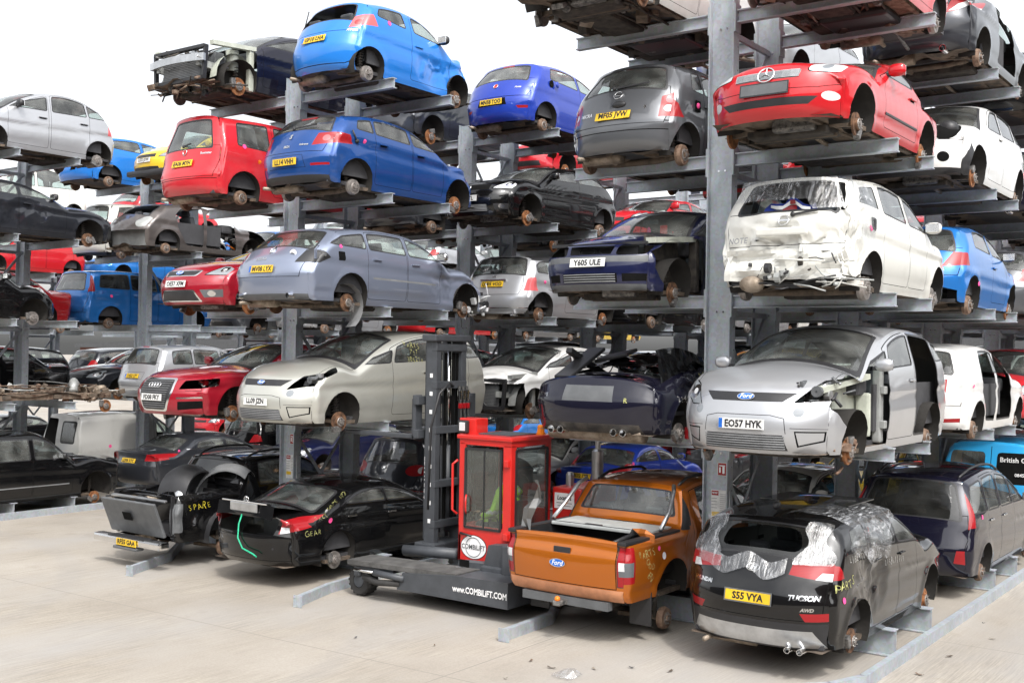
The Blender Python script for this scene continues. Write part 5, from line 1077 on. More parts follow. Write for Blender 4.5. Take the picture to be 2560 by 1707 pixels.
# ------------------------------------------------------------------ row 2, aisle side, first bay
c = Car('saloon', 'black low roofed saloon with its boot ajar, standing left of the lift truck', col=P('black'), rear=True, L=4.9, W=1.86, H=1.19, nose=.56, cowl=(1.45, .80), wtop=(2.3, 1.16), rend=(3.45, 1.12), rwin=(4.28, .86), boot=(4.84, .83), rb=.56, fo=.88, ro=1.14, belt=.78, bslope=.035, R=.36, wz=.13, rc=.26, tum=.42, rtaper=.11, roofc=.08, res=.055)
base(c, [(1.75, 2.65, .55, .06), (2.70, 3.55, .06, -.42)], [(1.7, 2.68), (2.70, 3.62)]); backlight(c, .10, -.08, .80, .84, 'glass')
back(c, [(-.60, .50), (.60, .50), (.66, .74), (-.66, .74)], None, z0='boot'); lamp_r(c, [(.66, .52), (.92, .56), (.92, .76), (.70, .74)], [(4.30, .60), (4.58, .54), (4.58, .76), (4.40, .74)], 'red_lens', [([(.68, .52), (.95, .52), (.95, .60), (.68, .62)], 'white_lens')]); seam_band(c, [(-.95, .46), (.95, .46)]); seam_band(c, [(-.95, .12), (.95, .12)])
c.emit(); finish(c, hubs=(('disc', 'g'), ('disc', 'g')), exhaust=False); handle(c, 2.6, .66, mat=M['chrome']); handle(c, 3.5, .68, mat=M['chrome'])
m = MB(); rows = [[(x, y, .87+.10*(y-4.26)/.55-.05*(x/.62)**2) for x in np.linspace(-.64, .64, 9)] for y in np.linspace(4.26, 4.80, 6)]; m.grid(rows, P('black')); m.grid([[(x, 4.80+.04*q-.04*(x/.62)**2*0, .965-.05*(x/.62)**2-.20*q) for x in np.linspace(-.62, .62, 9)] for q in (0, .35, .7, 1.0)], P('black')); 
m.box((0, 4.845, .87), (.60, .02, .125), 'alloy', bev=.01); m.box((0, 4.835, .945), (1.0, .02, .022), 'chrome', bev=.006); m.build('boot_lid', c.root, False)
m = MB(); m.box((0, 4.3, .3), (1.2, 1.0, .02), 'trim_inside'); m.box((0, 3.9, .5), (1.2, .03, .5), 'trim_inside'); m.build('boot_floor', c.root)
m = MB(); p = Vector((0, 4.80, .975)); m.tube([p+Vector((.05*math.cos(t), 0, .05*math.sin(t))) for t in np.linspace(0, 2*math.pi, 17)], .006, 'chrome', 6, False); [m.tube([p, p+Vector((.048*math.cos(t), 0, .048*math.sin(t)))], .006, 'chrome', 5) for t in (math.pi/2, math.pi*7/6, math.pi*11/6)]; m.build('badge', c.root)
m = MB(); m.tube([(.05, 4.82, .78), (.04, 4.90, .62), (.0, 4.95, .42), (-.12, 4.96, .28), (-.34, 4.95, .22), (-.40, 4.93, .18)], .012, 'green_strap' if 'green_strap' in M else plain('green_strap', (.01, .42, .22), .5), 6); m.build('green_tie', c.root)
dot(c, 3.95, .66, -1, .04); dot(c, 4.02, .80, -1, .035, 'white_ink'); letter_side(c, 'GEAR', 4.25, .50, -1, .13, 'chalk', .1); letter_side(c, 'PARTS VOL', 3.75, .92, -1, .12, 'chalk', .45); letter_side(c, '2 KEY', 4.1, .72, -1, .10, 'chalk', .1); place(c, 2, 1, 0, -2.10, 1.24)
c = Car('people_carrier', 'pale champagne people carrier beside the lift mast, plate LL09 JZN', col=P('pearl'), **smax_kw); SM2 = c
base(c, [(1.42, 2.0, .55, .2), (2.10, 2.95, .22, .05), (3.08, 3.85, .05, -.02), (3.95, 4.5, 0, -.3)], [(2.03, 3.01), (3.03, 3.98)])
lamp_f(c, [(.56, .52), (.72, .52), (.95, .66), (.95, .82), (.70, .72)], [(.30, .60), (.62, .80), (.40, .80)], mirror=-1); front(c, [(.50, .52), (.95, .60), (.95, .80), (.62, .72)], None, mirror=1); c.side([(.30, .60), (.80, .78), (.85, .88), (.36, .80)], None, sg=1); smax_face(c, P('pearl'))
c.emit(); bars(c, .45, .07, .22, 6, 'mid_plastic'); finish(c); handle(c, 2.86, .78); handle(c, 3.8, .80); plate(c, 'LL09 JZN', True, .33, band=False); badge(c, 'oval', 0, .615, True, .085); junk(c.root, 'lamp_wiring', (.70, .60, .66), (.36, .45, .16), 26, ['engine', 'black_plastic', 'grey_plastic', 'blue_band', 'alloy'], 5)
letter_side(c, 'PARTS', 2.60, 1.22, 1, .13, 'chalk', -.05, out=.012); letter_side(c, '777', 2.62, 1.10, 1, .12, 'chalk', 0, out=.012); letter_side(c, '305270', 2.62, .98, 1, .11, 'chalk', -.05, out=.012); place(c, 2, 1, 1, -1.92)
c = Car('estate_car', 'lilac grey estate with a missing rear lamp and crushed nose, plate MV08 LYX', col=P('lilac'), rear=True, L=4.8, W=1.81, H=1.26, nose=.54, cowl=(1.28, .82), wtop=(2.1, 1.22), rend=(4.0, 1.18), rwin=(4.52, .84), rb=.54, fo=.94, ro=1.02, belt=.78, bslope=.035, R=.36, wz=.13, rc=.20, tum=.36, crumple=[((-.6, .3, .5), (.7, .8, .6), .10, 3, (.05, .22, -.02)), ((-.9, 1.5, .42), (.2, .6, .35), .03, 3, (.05, 0, 0))], res=.06)
base(c, [(1.6, 2.42, .5, .05), (2.52, 3.35, .06, .02), (3.45, 4.15, .02, -.25)], [(1.62, 2.48), (2.50, 3.42)]); backlight(c, .10, -.05, .80, .86); hatchlid(c, .74, .74, .70, .38)
lamp_r(c, [(.58, .60), (.86, .60), (.86, .80), (.62, .80)], [(4.25, .64), (4.56, .60), (4.56, .80), (4.32, .80)], 'red_lens', mirror=1); back(c, [(.58, .60), (.88, .60), (.88, .80), (.62, .80)], 'lamp_recess', 'black_plastic', mirror=-1); c.side([(4.22, .69), (4.42, .60), (4.74, .60), (4.74, .80), (4.32, .79)], 'lamp_recess', 'black_plastic', -1); LAG = c; c.side(rounded([(3.92, .66), (4.06, .66), (4.06, .80), (3.92, .80)], .02), 'filler_hole', 'gap', -1)
back(c, [(-.90, -.1), (.90, -.1), (.90, .13), (-.90, .13)], 'body/low', 'grey_plastic', allowed=('body',)); back(c, bx(.40, .585, .61), 'tailgate_strip', P('lilac')); c.side([(1.75, .40), (3.3, .42), (3.3, .45), (1.75, .43)], 'door_strip', 'mid_plastic')
c.emit(); finish(c, hubs=(('disc', 'r'), ('disc', 'r'))); mirror(c, col=M['chrome']); handle(c, 2.3, .70); handle(c, 3.22, .72); plate(c, 'MV08 LYX', False, .50); badge(c, 'diamond', 0, .80, False, .08); letter_band(c, 'LAGUNA', .1, .66, False, .06); dot(c, 4.0, .88, -1, .03); letter_band(c, 'IRE', -.46, .74, False, .05, 'ink', out=.009); tailpipe(c, -.55, .10, .04); tailpipe(c, .55, .10, .04)
m = MB(); [m.box(c.at_side(y_, z_, -1, .006), (.012, w_, h_), t_, bev=.004) for y_, z_, w_, h_, t_ in ((4.42, .70, .09, .10, 'alloy'), (4.52, .72, .05, .14, P('lilac')), (4.34, .72, .05, .04, 'chrome'))]; m.build('lamp_bracket', c.root)
m = MB(); p, n = c.at_band(-.46, .74, ('rwin', 'rbot'), .007); m.add([p+Vector((.075*math.cos(t), 0, .055*math.sin(t))) for t in np.linspace(0, 2*math.pi, 20, endpoint=False)], [tuple(range(20))], 'white_ink'); m.build('oval_sticker', c.root)
m = MB(); m.grid([[(-.86-.03*math.sin(t), 3.78-.36*math.cos(t)*1.0+.06, .06+.36*math.sin(t)-.10), (-.62, 3.78-.36*math.cos(t)+.06, .06+.36*math.sin(t)-.12)] for t in np.linspace(-.9, 1.8, 12)], 'mid_plastic'); m.build('loose_arch_liner', c.root, False); junk(c.root, 'crash_debris', (-.62, .45, .15), (.5, .6, .5), 30, ['body_metal', 'black_plastic', 'engine', 'cream' if 'cream' in M else 'white_lens'], 21); place(c, 2, 1, 2, -1.86)
c = Car('hatchback', 'deep blue five door hatchback with black roof spoiler, plate LL14 VHH', col=P('royal'), rear=True, L=4.05, W=1.69, H=1.25, nose=.52, cowl=(1.0, .80), wtop=(1.85, 1.21), rend=(3.50, 1.16), rwin=(3.86, .86), rb=.54, fo=.82, ro=.74, belt=.78, bslope=.05, R=.34, rc=.22, tum=.36, crease=(.60, .05, .016), crumple=[((-.5, .25, .5), (.7, .5, .5), .07, 3, (.03, .16, 0))])
base(c, [(1.22, 1.98, .50, .05), (2.08, 2.88, .06, -.02), (2.95, 3.30, .02, -.22)], [(1.25, 2.02), (2.04, 2.92)]); backlight(c, .08, -.05, .78, .88); hatchlid(c, .66, .70, .70, .50); c.band(c.st(c.T('rend', -.14), c.T('rend', .09), .9, .9, .05), 'spoiler', 'black_plastic', 'st'); back(c, bx(.18, 1.10, 1.13), 'brake_light', 'red_lens')
lamp_r(c, [(.46, .60), (.80, .64), (.80, .82), (.50, .80)], [(3.42, .66), (3.60, .64), (3.60, .82), (3.48, .80)], 'red_lens', [(circ((.64, .72), .05, 12), 'pale_red_lens')]); back(c, bx(.40, .26, .46, .34), 'plate_recess', P('royal'), gap=.006, allowed=('body',)); back(c, [(-.85, -.1), (.85, -.1), (.85, .15), (-.85, .15)], 'bumper_trim', 'black_plastic', allowed=('body',)); back(c, [(.48, .28), (.74, .30), (.74, .335), (.48, .32)], 'reflector', 'red_lens', True)
c.emit(); finish(c, hubs=(('disc', 'rn'), ('drum', 'g'))); handle(c, 1.85, .70); handle(c, 2.75, .74); plate(c, 'LL14 VHH', False, .36, band=False); badge(c, 'S', 0, .76, False, .05); letter_band(c, 'IBIZA', .02, .60, False, .055); letter_band(c, 'Reference', -.32, .62, False, .04, shear=.2); wiper(c, .05, .90, .45); dot(c, 3.18, .74, -1, .035); letter_side(c, '05.06.12', 2.5, 1.12, -1, .07, 'chalk_white', 0, out=.01)
m = MB(); p = c.at_side(3.34, .72, -1, .01); m.tube([p+Vector((0, .1, .16)), p+Vector((-.02, .04, .03)), p], .012, 'black_plastic', 6); m.ell(p, (.03, .04, .035), 'black_plastic'); m.build('fuel_cap', c.root); place(c, 2, 1, 3, -1.42)
c = Car('hatchback', 'bright sky blue three door hatchback at the top, its tailgate glass gone, plate GF10 LHA', col=P('sky'), rear=True, L=3.41, W=1.62, H=1.30, nose=.58, cowl=(.80, .82), wtop=(1.50, 1.24), rend=(2.90, 1.22), rwin=(3.20, .86), rb=.50, fo=.70, ro=.52, belt=.78, bslope=.08, R=.31, rc=.24, tum=.30, roofc=.09, rtaper=.10, pr=2.3, crumple=[((-.85, 1.3, .35), (.25, .6, .35), .06, 3, (.05, 0, 0)), ((-.6, .25, .5), (.5, .5, .5), .08, 3, (.03, .12, 0))], res=.055)
base(c, [(.98, 1.86, .45, .06), (2.08, 2.72, .10, -.22)], [(.95, 1.95)]); backlight(c, .08, -.04, .72, .82, hole=True)
lamp_r(c, [(.56, .70), (.80, .74), (.80, .90), (.70, .95), (.58, .90)], [(2.74, .78), (2.95, .74), (2.95, .92), (2.82, .96)], 'pale_red_lens', [(circ((.66, .80), .05, 12), 'red_lens'), (circ((.74, .84), .045, 12), 'red_lens')]); seam_band(c, [(-.80, .66), (.80, .66)]); seam_band(c, [(-.62, .16), (-.55, .13), (.55, .13), (.62, .16)], .012)
c.emit(); finish(c, hubs=(('disc', 'rn'), ('drum', 'g'))); mirror(c, col=M['black_plastic']); handle(c, 1.78, .66); plate(c, 'GF10 LHA', False, .54); dot(c, 2.48, .90, -1, .04); letter_band(c, 'AYGO', -.62, .66, False, .05); m = MB(); m.box((0, 2.84, c.H-.09), (.24, .02, .035), 'red_lens', bev=.006); m.build('brake_light', c.root); m = MB(); m.tube([(.5, 3.02, 1.16), (.56, 3.06, .86)], .010, 'black_plastic', 6); m.build('gas_strut', c.root); place(c, 2, 1, 4, -.90)
# ------------------------------------------------------------------ row 2, far side, first bay
c = Car('pickup_truck', 'black pickup with a bed full of scrap and a chrome rear bumper, plate RF55 GAA', 'pickup', col=P('charcoal') if False else P('black'), rear=True, L=5.1, W=1.82, H=1.34, nose=.72, cowl=(1.4, .84), wtop=(2.05, 1.30), rend=(3.55, 1.30), rwin=(3.75, .84), boot=(5.02, .80), rb=.62, fo=.9, ro=1.10, belt=.80, bslope=.01, R=.40, wz=.05, rc=.05, fc=.2, tum=.26, flare=.03, rtaper=.02, cant=.06, crumple=[((-.9, 4.7, .55), (.3, .6, .5), .06, 3, (.04, -.03, -.03)), ((.9, 4.6, .7), (.4, .7, .5), .10, 3, (-.1, 0, -.1))])
base(c, [(1.6, 2.4, .42, .03), (2.5, 3.3, .03, -.03)], [(1.62, 2.45), (2.48, 3.45)]); backlight(c, .12, -.2, .78, .84, 'glass_dark'); c.band(c.st(c.T('rwin', .02), c.T('boot', -.05), .88, .88, .03), None, None, 'st')
back(c, [(-.72, .02), (.72, .02), (.72, .84), (-.72, .84)], None, z0='boot'); back(c, [(.73, .18), (.92, .18), (.92, .66), (.73, .66)], 'lamp_recess', 'grey_plastic', True, z0='boot'); c.side([(4.90, .2), (5.06, .2), (5.06, .66), (4.90, .66)], 'lamp_recess', 'grey_plastic')
c.emit(); finish(c, hubs=(('disc', 'r'), ('drum', 'r')), drop=.2, coil=False)
m = MB(); m.box((0, 4.4, .16), (1.5, 1.3, .03), 'black_plastic'); m.box((0, 3.78, .45), (1.5, .03, .6), 'black_plastic'); [m.box((sg*.76, 4.4, .48), (.03, 1.3, .6), 'black_plastic') for sg in (1, -1)]; m.build('load_bed', c.root)
R_ = Matrix.Rotation(math.radians(-22), 3, 'X'); m = MB(); m.box((0, 5.22, .40), (1.42, .05, .60), 'grey_plastic', R_, bev=.015); m.box((.05, 5.29, .42), (.22, .02, .14), 'gap', R_, bev=.02); m.box((0, 5.12, .70), (1.44, .06, .03), 'alloy', R_, bev=.01); m.build('tailgate', c.root)
m = MB(); m.box((0, 5.26, .02), (1.78, .20, .13), 'chrome', bev=.04); m.box((0, 5.28, .085), (.9, .2, .02), 'black_plastic', bev=.005); m.box((0, 5.30, -.09), (.62, .16, .05), 'grey_plastic', bev=.02); m.build('rear_bumper', c.root)
m = MB(); m.box((-.05, 5.375, .01), (.52, .01, .11), 'yellow_plate'); vs_, fs_ = text_faces('RF55 GAA', .098, .0038); xs_ = [v[0] for v in vs_]; sx_ = .46/(max(xs_)-min(xs_)); m.add([(-.05-v[0]*sx_, 5.382, .01+v[1]*1.05) for v in vs_], fs_, 'ink'); m.build('number_plate', c.root, False)
letter_side(c, 'SPARE', 4.55, .58, -1, .155, plain('yellow_mark', (.62, .52, .03), .8), .08); roofrails(c, 2.1, 3.4, mat='black_plastic', h=.08)
m = MB(); m.grid([[(-.70+(-.30)*j, 4.02-.46*math.cos(t)-.0, .06+.47*math.sin(t)) for j in (0, .5, 1)] for t in np.linspace(-.5, 3.3, 14)], 'black_plastic'); m.build('loose_arch_trim', c.root, False); place(c, 2, -1, 0, -1.98, 1.40, .06)
NAV = c
def shell_arc(name, label, ctr, R, wd, t0, t1, mat, rz=0, tiltx=0, cat='car part'):
    m = MB(); m.grid([[(x*wd/2, R*math.cos(t), R*math.sin(t)-.10*abs(x)**2) for x in (-1, -.6, -.2, .2, .6, 1)] for t in np.linspace(t0, t1, 14)], mat)
    m.grid([[(x*wd/2, (R-.03)*math.cos(t), (R-.03)*math.sin(t)-.10*abs(x)**2) for x in (-1, -.6, -.2, .2, .6, 1)] for t in np.linspace(t0, t1, 14)], mat)
    for x in (-1, 1): m.grid([[(x*wd/2, q*math.cos(t), q*math.sin(t)-.10) for q in (R, R-.03)] for t in np.linspace(t0, t1, 14)], mat)
    o = m.build(name, None); o.location = ctr; o.rotation_euler = (tiltx, 0, rz); return tag(o, label, cat)
shell_arc('arch_liner', 'black domed wheel arch liner lying in the bed of the black pickup', (-9.35, -1.05, 1.0), .48, .55, .1, 3.0, 'black_plastic', .3); shell_arc('arch_liner', 'grey curved wheel arch panel leaning on the black pickup by its cab', (-8.85, -.55, .86), .64, .30, .1, 2.2, 'mid_plastic', 1.9)
shell_arc('arch_liner', 'pale split arch panel standing upright in the pickup bed', (-9.25, -1.32, .90), .30, .22, .5, 2.8, 'alloy', 1.2)
m = MB(); m.tube([(-.62, 0, 0), (.5, .1, .06)], .055, 'exhaust', 10); m.tube([(-.7, -.1, .02), (-.1, .05, .10), (.4, -.1, .14), (.62, .05, .10)], .02, 'black_plastic', 6); m.ell((.25, -.06, .03), (.14, .10, .09), 'black_plastic'); o = m.build('exhaust_pipe', None); o.location = (-10.0, -1.62, .86); tag(o, 'steel exhaust pipe and black hoses laid across the pickup tailgate', 'exhaust pipe')
c = Car('saloon', 'red saloon with a tall barred grille and its headlamp missing, plate FD08 FKY', col=P('dark_red'), L=4.92, W=1.85, H=1.25, nose=.60, hood=.14, cowl=(1.50, .83), wtop=(2.35, 1.21), rend=(3.6, 1.18), rwin=(4.30, .86), boot=(4.85, .84), rb=.58, fo=.98, ro=1.08, belt=.80, bslope=.02, R=.36, wz=.13, fc=.36, tum=.38, crease=(.52, .03, .010))
base(c, [(1.8, 2.62, .55, .05), (2.72, 3.55, .05, -.3)], [(1.82, 2.66), (2.68, 3.6)]); front(c, rounded([(-.30, .07), (.30, .07), (.44, .42), (.40, .62), (-.40, .62), (-.44, .42)], .06), 'grille_frame', 'chrome'); front(c, rounded([(-.27, .10), (.27, .10), (.405, .42), (.37, .595), (-.37, .595), (-.405, .42)], .05), 'grille', 'black_plastic', allowed=('grille_frame',))
front(c, [(.52, .44), (.90, .46), (.92, .62), (.54, .58)], None, mirror=1); c.side([(.36, .46), (.62, .50), (.66, .62), (.38, .62)], None, sg=1); lamp_f(c, [(.52, .44), (.90, .46), (.92, .62), (.54, .58)], [(.36, .46), (.62, .50), (.66, .62), (.38, .62)], mirror=-1)
front(c, [(.50, .10), (.86, .14), (.88, .26), (.52, .24)], 'fog_hole', 'gap', True); front(c, [(.50, .285), (.94, .30), (.94, .325), (.50, .31)], 'bumper_strip', 'chrome', True); c.band([(-.50, c.T('nose', .0)), (.50, c.T('nose', 0)), (.88, c.T('hood', .3)), (.94, c.T('cowl', -.04)), (-.94, c.T('cowl', -.04)), (-.88, c.T('hood', .3))], 'bonnet', P('dark_red'), 'st', gap=.009, allowed=('body',)); seam_band(c, [(.62, .42), (.98, .42)], .008, ('fbot', 'hood'))
c.emit(); bars(c, .28, .12, .58, 13, 'mid_plastic', w2=.36, t=.009); badge(c, 'rings', 0, .50, True, .085); finish(c, hubs=(('disc', 'r'), ('disc', 'r'))); mirror(c); handle(c, 2.55, .66); plate(c, 'FD08 FKY', True, .30, band=False)
junk(c.root, 'lamp_wiring', (.74, .62, .53), (.3, .4, .12), 16, ['engine', 'black_plastic', 'red_lens'], 4); place(c, 2, -1, 1, -1.86, 1.28)
c = Car('convertible', 'red convertible facing forward with its roof folded flat, plate OE57 XFM', col=P('dark_red'), L=4.48, W=1.81, H=1.16, nose=.62, hood=.16, cowl=(1.25, .84), wtop=(2.15, 1.13), rend=(2.9, 1.14), rwin=(3.6, .86), boot=(4.4, .83), rb=.56, fo=.9, ro=.92, belt=.80, bslope=.01, R=.35, fc=.34, tum=.4)
base(c, [(1.55, 2.75, .5, -.15)], [(1.55, 2.85)]); backlight(c); front(c, rounded([(-.40, .49), (.40, .49), (.46, .60), (-.46, .60)], .04), 'grille_frame', 'chrome'); front(c, rounded([(-.37, .505), (.37, .505), (.43, .585), (-.43, .585)], .03), 'grille', 'black_plastic', allowed=('grille_frame',))
front(c, rounded([(-.52, .06), (.52, .06), (.40, .26), (-.40, .26)], .03), 'lower_grille_frame', 'chrome'); front(c, rounded([(-.48, .08), (.48, .08), (.38, .245), (-.38, .245)], .03), 'lower_grille', 'black_plastic', allowed=('lower_grille_frame',)); lamp_f(c, [(.54, .52), (.84, .52), (.92, .64), (.90, .70), (.66, .66)], [(.36, .54), (.74, .68), (.40, .70)]); front(c, [(.56, .13), (.90, .16), (.90, .28), (.50, .26)], 'fog_recess', 'grey_plastic', True); front(c, circ((.66, .20), .05, 14), 'fog_lamp', 'chrome', True)
c.emit(); finish(c); mirror(c); badge(c, 'oval', 0, .545, True, .10); plate(c, 'OE57 XFM', True, .36, band=False); place(c, 2, -1, 2, -1.42, 1.30)
c = Car('hatchback', 'red tall hatchback with a big flat rear window and a missing lamp, plate EA06 MYH', col=P('rosso'), rear=True, L=4.2, W=1.68, H=1.43, nose=.62, cowl=(.92, .86), wtop=(1.7, 1.33), rend=(3.92, 1.40), rwin=(4.08, .82), rb=.44, fo=.84, ro=.70, belt=.78, bslope=.03, R=.34, rc=.17, tum=.24, rtaper=.05)
base(c, [(1.2, 1.95, .45, .05), (2.05, 2.78, .05, .0), (2.95, 3.62, .0, -.06)], [(1.22, 2.0), (2.02, 2.85)]); backlight(c, .12, .04, .76, .80); hatchlid(c, .74, .74, .60, .32)
lamp_r(c, [(.70, .66), (.86, .66), (.84, 1.22), (.72, 1.22)], [(3.90, .68), (4.02, .66), (3.98, 1.18), (3.92, 1.16)], 'red_lens', mirror=1); back(c, [(.72, .62), (.90, .62), (.88, 1.24), (.73, 1.24)], 'lamp_recess', P('dark_red'), mirror=-1); seam_band(c, [(-.9, .29), (.9, .29)], .01)
c.emit(); finish(c, hubs=(('disc', 'r'), ('drum', 'r'))); plate(c, 'EA06 MYH', False, .56, band=False); badge(c, 'disc', 0, .76, False, .05); letter_band(c, 'Roomster', -.50, .72, False, .055); dot(c, 3.5, .88, -1, .04); dot(c, 3.2, .66, -1, .035, 'orange'); wiper(c, .05, .86, .2); place(c, 2, -1, 3, -1.42, 1.26)
c = Car('stripped_car', 'dark blue car with its front stripped to the crash bar, at the rack top', col=P('night'), L=4.4, W=1.76, H=1.26, nose=.60, cowl=(1.1, .84), wtop=(2.0, 1.22), rend=(3.6, 1.2), rwin=(4.0, .84), fo=.84, belt=.79, bslope=.03)
base(c, [(1.4, 2.3, .5, .04), (2.4, 3.2, .04, -.2)], [(1.30, 2.36), (2.38, 3.3)]); strip_front(c, 1.15); backlight(c); lamp_r(c, [(.6, .58), (.86, .58), (.86, .82), (.66, .8)]); c.emit(); engine_bay(c, 1.1, 'primer', seed=6); finish(c, hubs=(('disc', 'r'), ('disc', 'r'))); handle(c, 2.2, .62, mat=M['chrome'])
junk(c.root, 'low_parts', (0, .35, .0), (1.3, .5, .2), 36, ['under_dark', 'junk_rust', 'black_plastic'], 17); place(c, 2, -1, 4, -1.72, 1.24)
# ------------------------------------------------------------------ row 2, second and third bays
c = Car('hatchback', 'silver two tone small hatchback with a black roof, plate LN05 VOD', col=P('silver'), rear=True, L=3.63, W=1.69, H=1.22, nose=.60, cowl=(1.0, .80), wtop=(1.40, 1.18), rend=(3.18, 1.17), rwin=(3.46, .80), rb=.44, fo=.72, ro=.58, belt=.76, bslope=.025, R=.35, rc=.20, tum=.30, flare=.024)
c.side([(1.0, 1.075), (3.6, 1.075), (3.6, 1.6), (1.0, 1.6)], 'body/roof', 'black_plastic', 0, ('body',)); c.faces[0] = [(('body/roof' if t == 'body' and c.ix['wtop']-.1 < v[0][7] < c.ix['rend'] else t), v) for t, v in c.faces[0]]; c.tagmat['body/roof'] = M['black_plastic']
base(c, [(1.15, 2.2, .22, .05), (2.3, 3.15, .05, -.12)], [(1.1, 2.26)]); backlight(c, .05, .0, .84, .86); lamp_r(c, [(.66, .48), (.80, .48), (.78, .74), (.70, .74)], [(3.20, .48), (3.36, .48), (3.34, .74), (3.24, .74)], 'pale_red_lens'); hatchlid(c, .62, .64, .56, .40); back(c, bx(.80, .14, .155), 'chrome_strip', 'chrome'); back(c, circ((.08, .15), .05, 12, .03), 'fog_lamp', 'red_lens')
c.emit(); finish(c, hubs=(('disc', 'r'), ('disc', 'r'))); plate(c, 'LN05 VOD', False, .60, band=False); badge(c, 'wings', 0, .75, False, .03); m = MB(); p, n = c.at_band(0, .68, ('rwin', 'rbot'), .015); m.box(p, (.62, .03, .03), 'chrome', bev=.01); m.build('tailgate_handle', c.root); dot(c, 2.98, .66, -1, .035); tailpipe(c, -.5, .02, .035); wiper(c, .1, .84, .35); place(c, 2, 1, 2, 3.80, 1.34)
c = Car('hatchback', 'black three door hatchback facing forward, plate reading 09 XTL', col=P('black'), L=4.29, W=1.75, H=1.22, nose=.60, hood=.14, cowl=(1.15, .83), wtop=(2.05, 1.19), rend=(3.45, 1.15), rwin=(4.0, .86), rb=.55, fo=.88, ro=.80, belt=.79, bslope=.04, R=.355, fc=.30, tum=.40)
base(c, [(1.42, 2.5, .50, .03), (2.6, 3.5, .04, -.35)], [(1.40, 2.56)]); backlight(c); lamp_f(c, [(.50, .52), (.76, .52), (.88, .60), (.90, .72), (.64, .66)], [(.30, .56), (.70, .68), (.66, .74), (.36, .70)], 'white_lens'); front(c, bx(.44, .49, .60), 'grille', 'gap'); front(c, bx(.46, .08, .22, .42), 'lower_grille'); front(c, [(.56, .12), (.86, .14), (.86, .24), (.54, .22)], 'fog_recess', 'black_plastic', True); front(c, circ((.66, .18), .042, 12), 'fog_lamp', 'chrome', True)
c.emit(); bars(c, .43, .09, .21, 5); finish(c, hubs=(('disc', 'r'), ('drum', 'r')), skip_hub=()); mirror(c); handle(c, 2.42, .68, mat=M['black_plastic']); plate(c, 'Y09 XTL', True, .33, band=False); badge(c, 'griffin', 0, .545, True, .05); place(c, 2, 1, 3, 3.05, 1.32)
c = Car('hatchback', 'violet blue hatchback at the top of the rack with its fuel flap open', col=P('violet'), rear=True, L=4.03, W=1.69, H=1.30, nose=.56, cowl=(.98, .82), wtop=(1.85, 1.25), rend=(3.45, 1.24), rwin=(3.82, .84), rb=.50, fo=.84, ro=.68, belt=.80, bslope=.04, R=.335, rc=.20, tum=.36, rtaper=.10)
base(c, [(1.2, 2.15, .5, .05), (2.26, 3.2, .05, -.22)], [(1.25, 2.2)]); backlight(c, .10, -.04, .78, .84, 'glass_clear'); hatchlid(c, .74, .74, .66, .50); back(c, bx(.34, .34, .48, .30), 'plate_recess', 'gap'); back(c, [(.56, .26), (.78, .27), (.76, .32), (.52, .31)], 'reflector', 'red_lens', True); back(c, [(.74, .86), (.88, .86), (.82, 1.16), (.74, 1.16)], 'lamp_recess', 'body_metal', True); back(c, bx(.14, 1.19, 1.22), 'brake_light', 'red_lens'); seam_band(c, [(-.88, .50), (.88, .50)])
c.emit(); finish(c, hubs=(('disc', 'r'), ('drum', 'r'))); plate(c, 'MN58 TOO', False, .41, band=False); badge(c, 'disc', 0, .74, False, .05); letter_band(c, 'Punto', -.50, .68, False, .05, shear=.3); m = MB(); p = c.at_side(3.22, .82, -1, .01); m.lathe([(0, .07), (.01, .07), (.01, .04), (.0, .001)], p, 'gap', 'x', 12, -1); m.ell(p+Vector((-.05, -.14, 0)), (.02, .06, .06), P('violet')); m.build('fuel_flap', c.root); place(c, 2, 1, 4, 3.72, 1.36)
c = Car('hatchback', 'white hatchback with a torn off front bumper and cling film on its door glass', col=P('white'), L=4.45, W=1.75, H=1.29, nose=.62, hood=.2, cowl=(1.05, .86), wtop=(2.15, 1.25), rend=(3.5, 1.22), rwin=(4.2, .95), rb=.62, fo=.92, ro=.82, belt=.80, bslope=.05, R=.345, tum=.34, crumple=[((.5, .3, .6), (.8, .5, .4), .06, 3, (0, .05, 0))])
base(c, [(1.35, 2.25, .62, .05), (2.35, 3.15, .05, 0), (3.22, 3.8, 0, -.35)], [(1.4, 2.3), (2.32, 3.25)]); backlight(c); c.band([(-2, -1), (2, -1), (2, .54), (-2, .54)], None, zone=('fbot', 'hood')); [c.side([(-.2, -.2), (.62, -.2), (.62, .55), (-.2, .55)], None, sg=sg) for sg in (1, -1)]; c.faces[0] = [f for f in c.faces[0] if not (f[1][0][7] < c.ix['nose'] and f[1][0][2] < .54)]
c.emit(); engine_bay(c, 1.0, 'body_metal', bar=False, seed=13); finish(c); letter_side(c, 'ZZR', 1.9, 1.10, 1, .14, 'chalk_white', 0, out=.012); place(c, 2, 1, 1, 3.25, 1.30)
c = Car('four_by_four', 'dark grey four by four with a large oval red lamp, behind the black saloon', col=P('slate'), rear=True, L=4.6, W=1.87, H=1.50, nose=.72, cowl=(1.1, .96), wtop=(1.9, 1.44), rend=(4.05, 1.43), rwin=(4.36, .92), rb=.55, fo=.9, ro=.9, belt=.88, bslope=.03, R=.37, rc=.24, tum=.34)
base(c, [(1.4, 2.1, .4, .03), (2.2, 3.0, .03, 0), (3.1, 3.9, 0, -.1)], [(1.42, 2.15), (2.17, 3.08)]); backlight(c, .10, -.02, .80, .86, 'glass_clear'); lamp_r(c, circ((.74, .82), .20, 18, .11), [(4.0, .76), (4.15, .72), (4.15, .92), (4.05, .92)], 'red_lens', [(circ((.84, .83), .07, 12), 'white_lens')]); hatchlid(c, .78, .80, .66, .4)
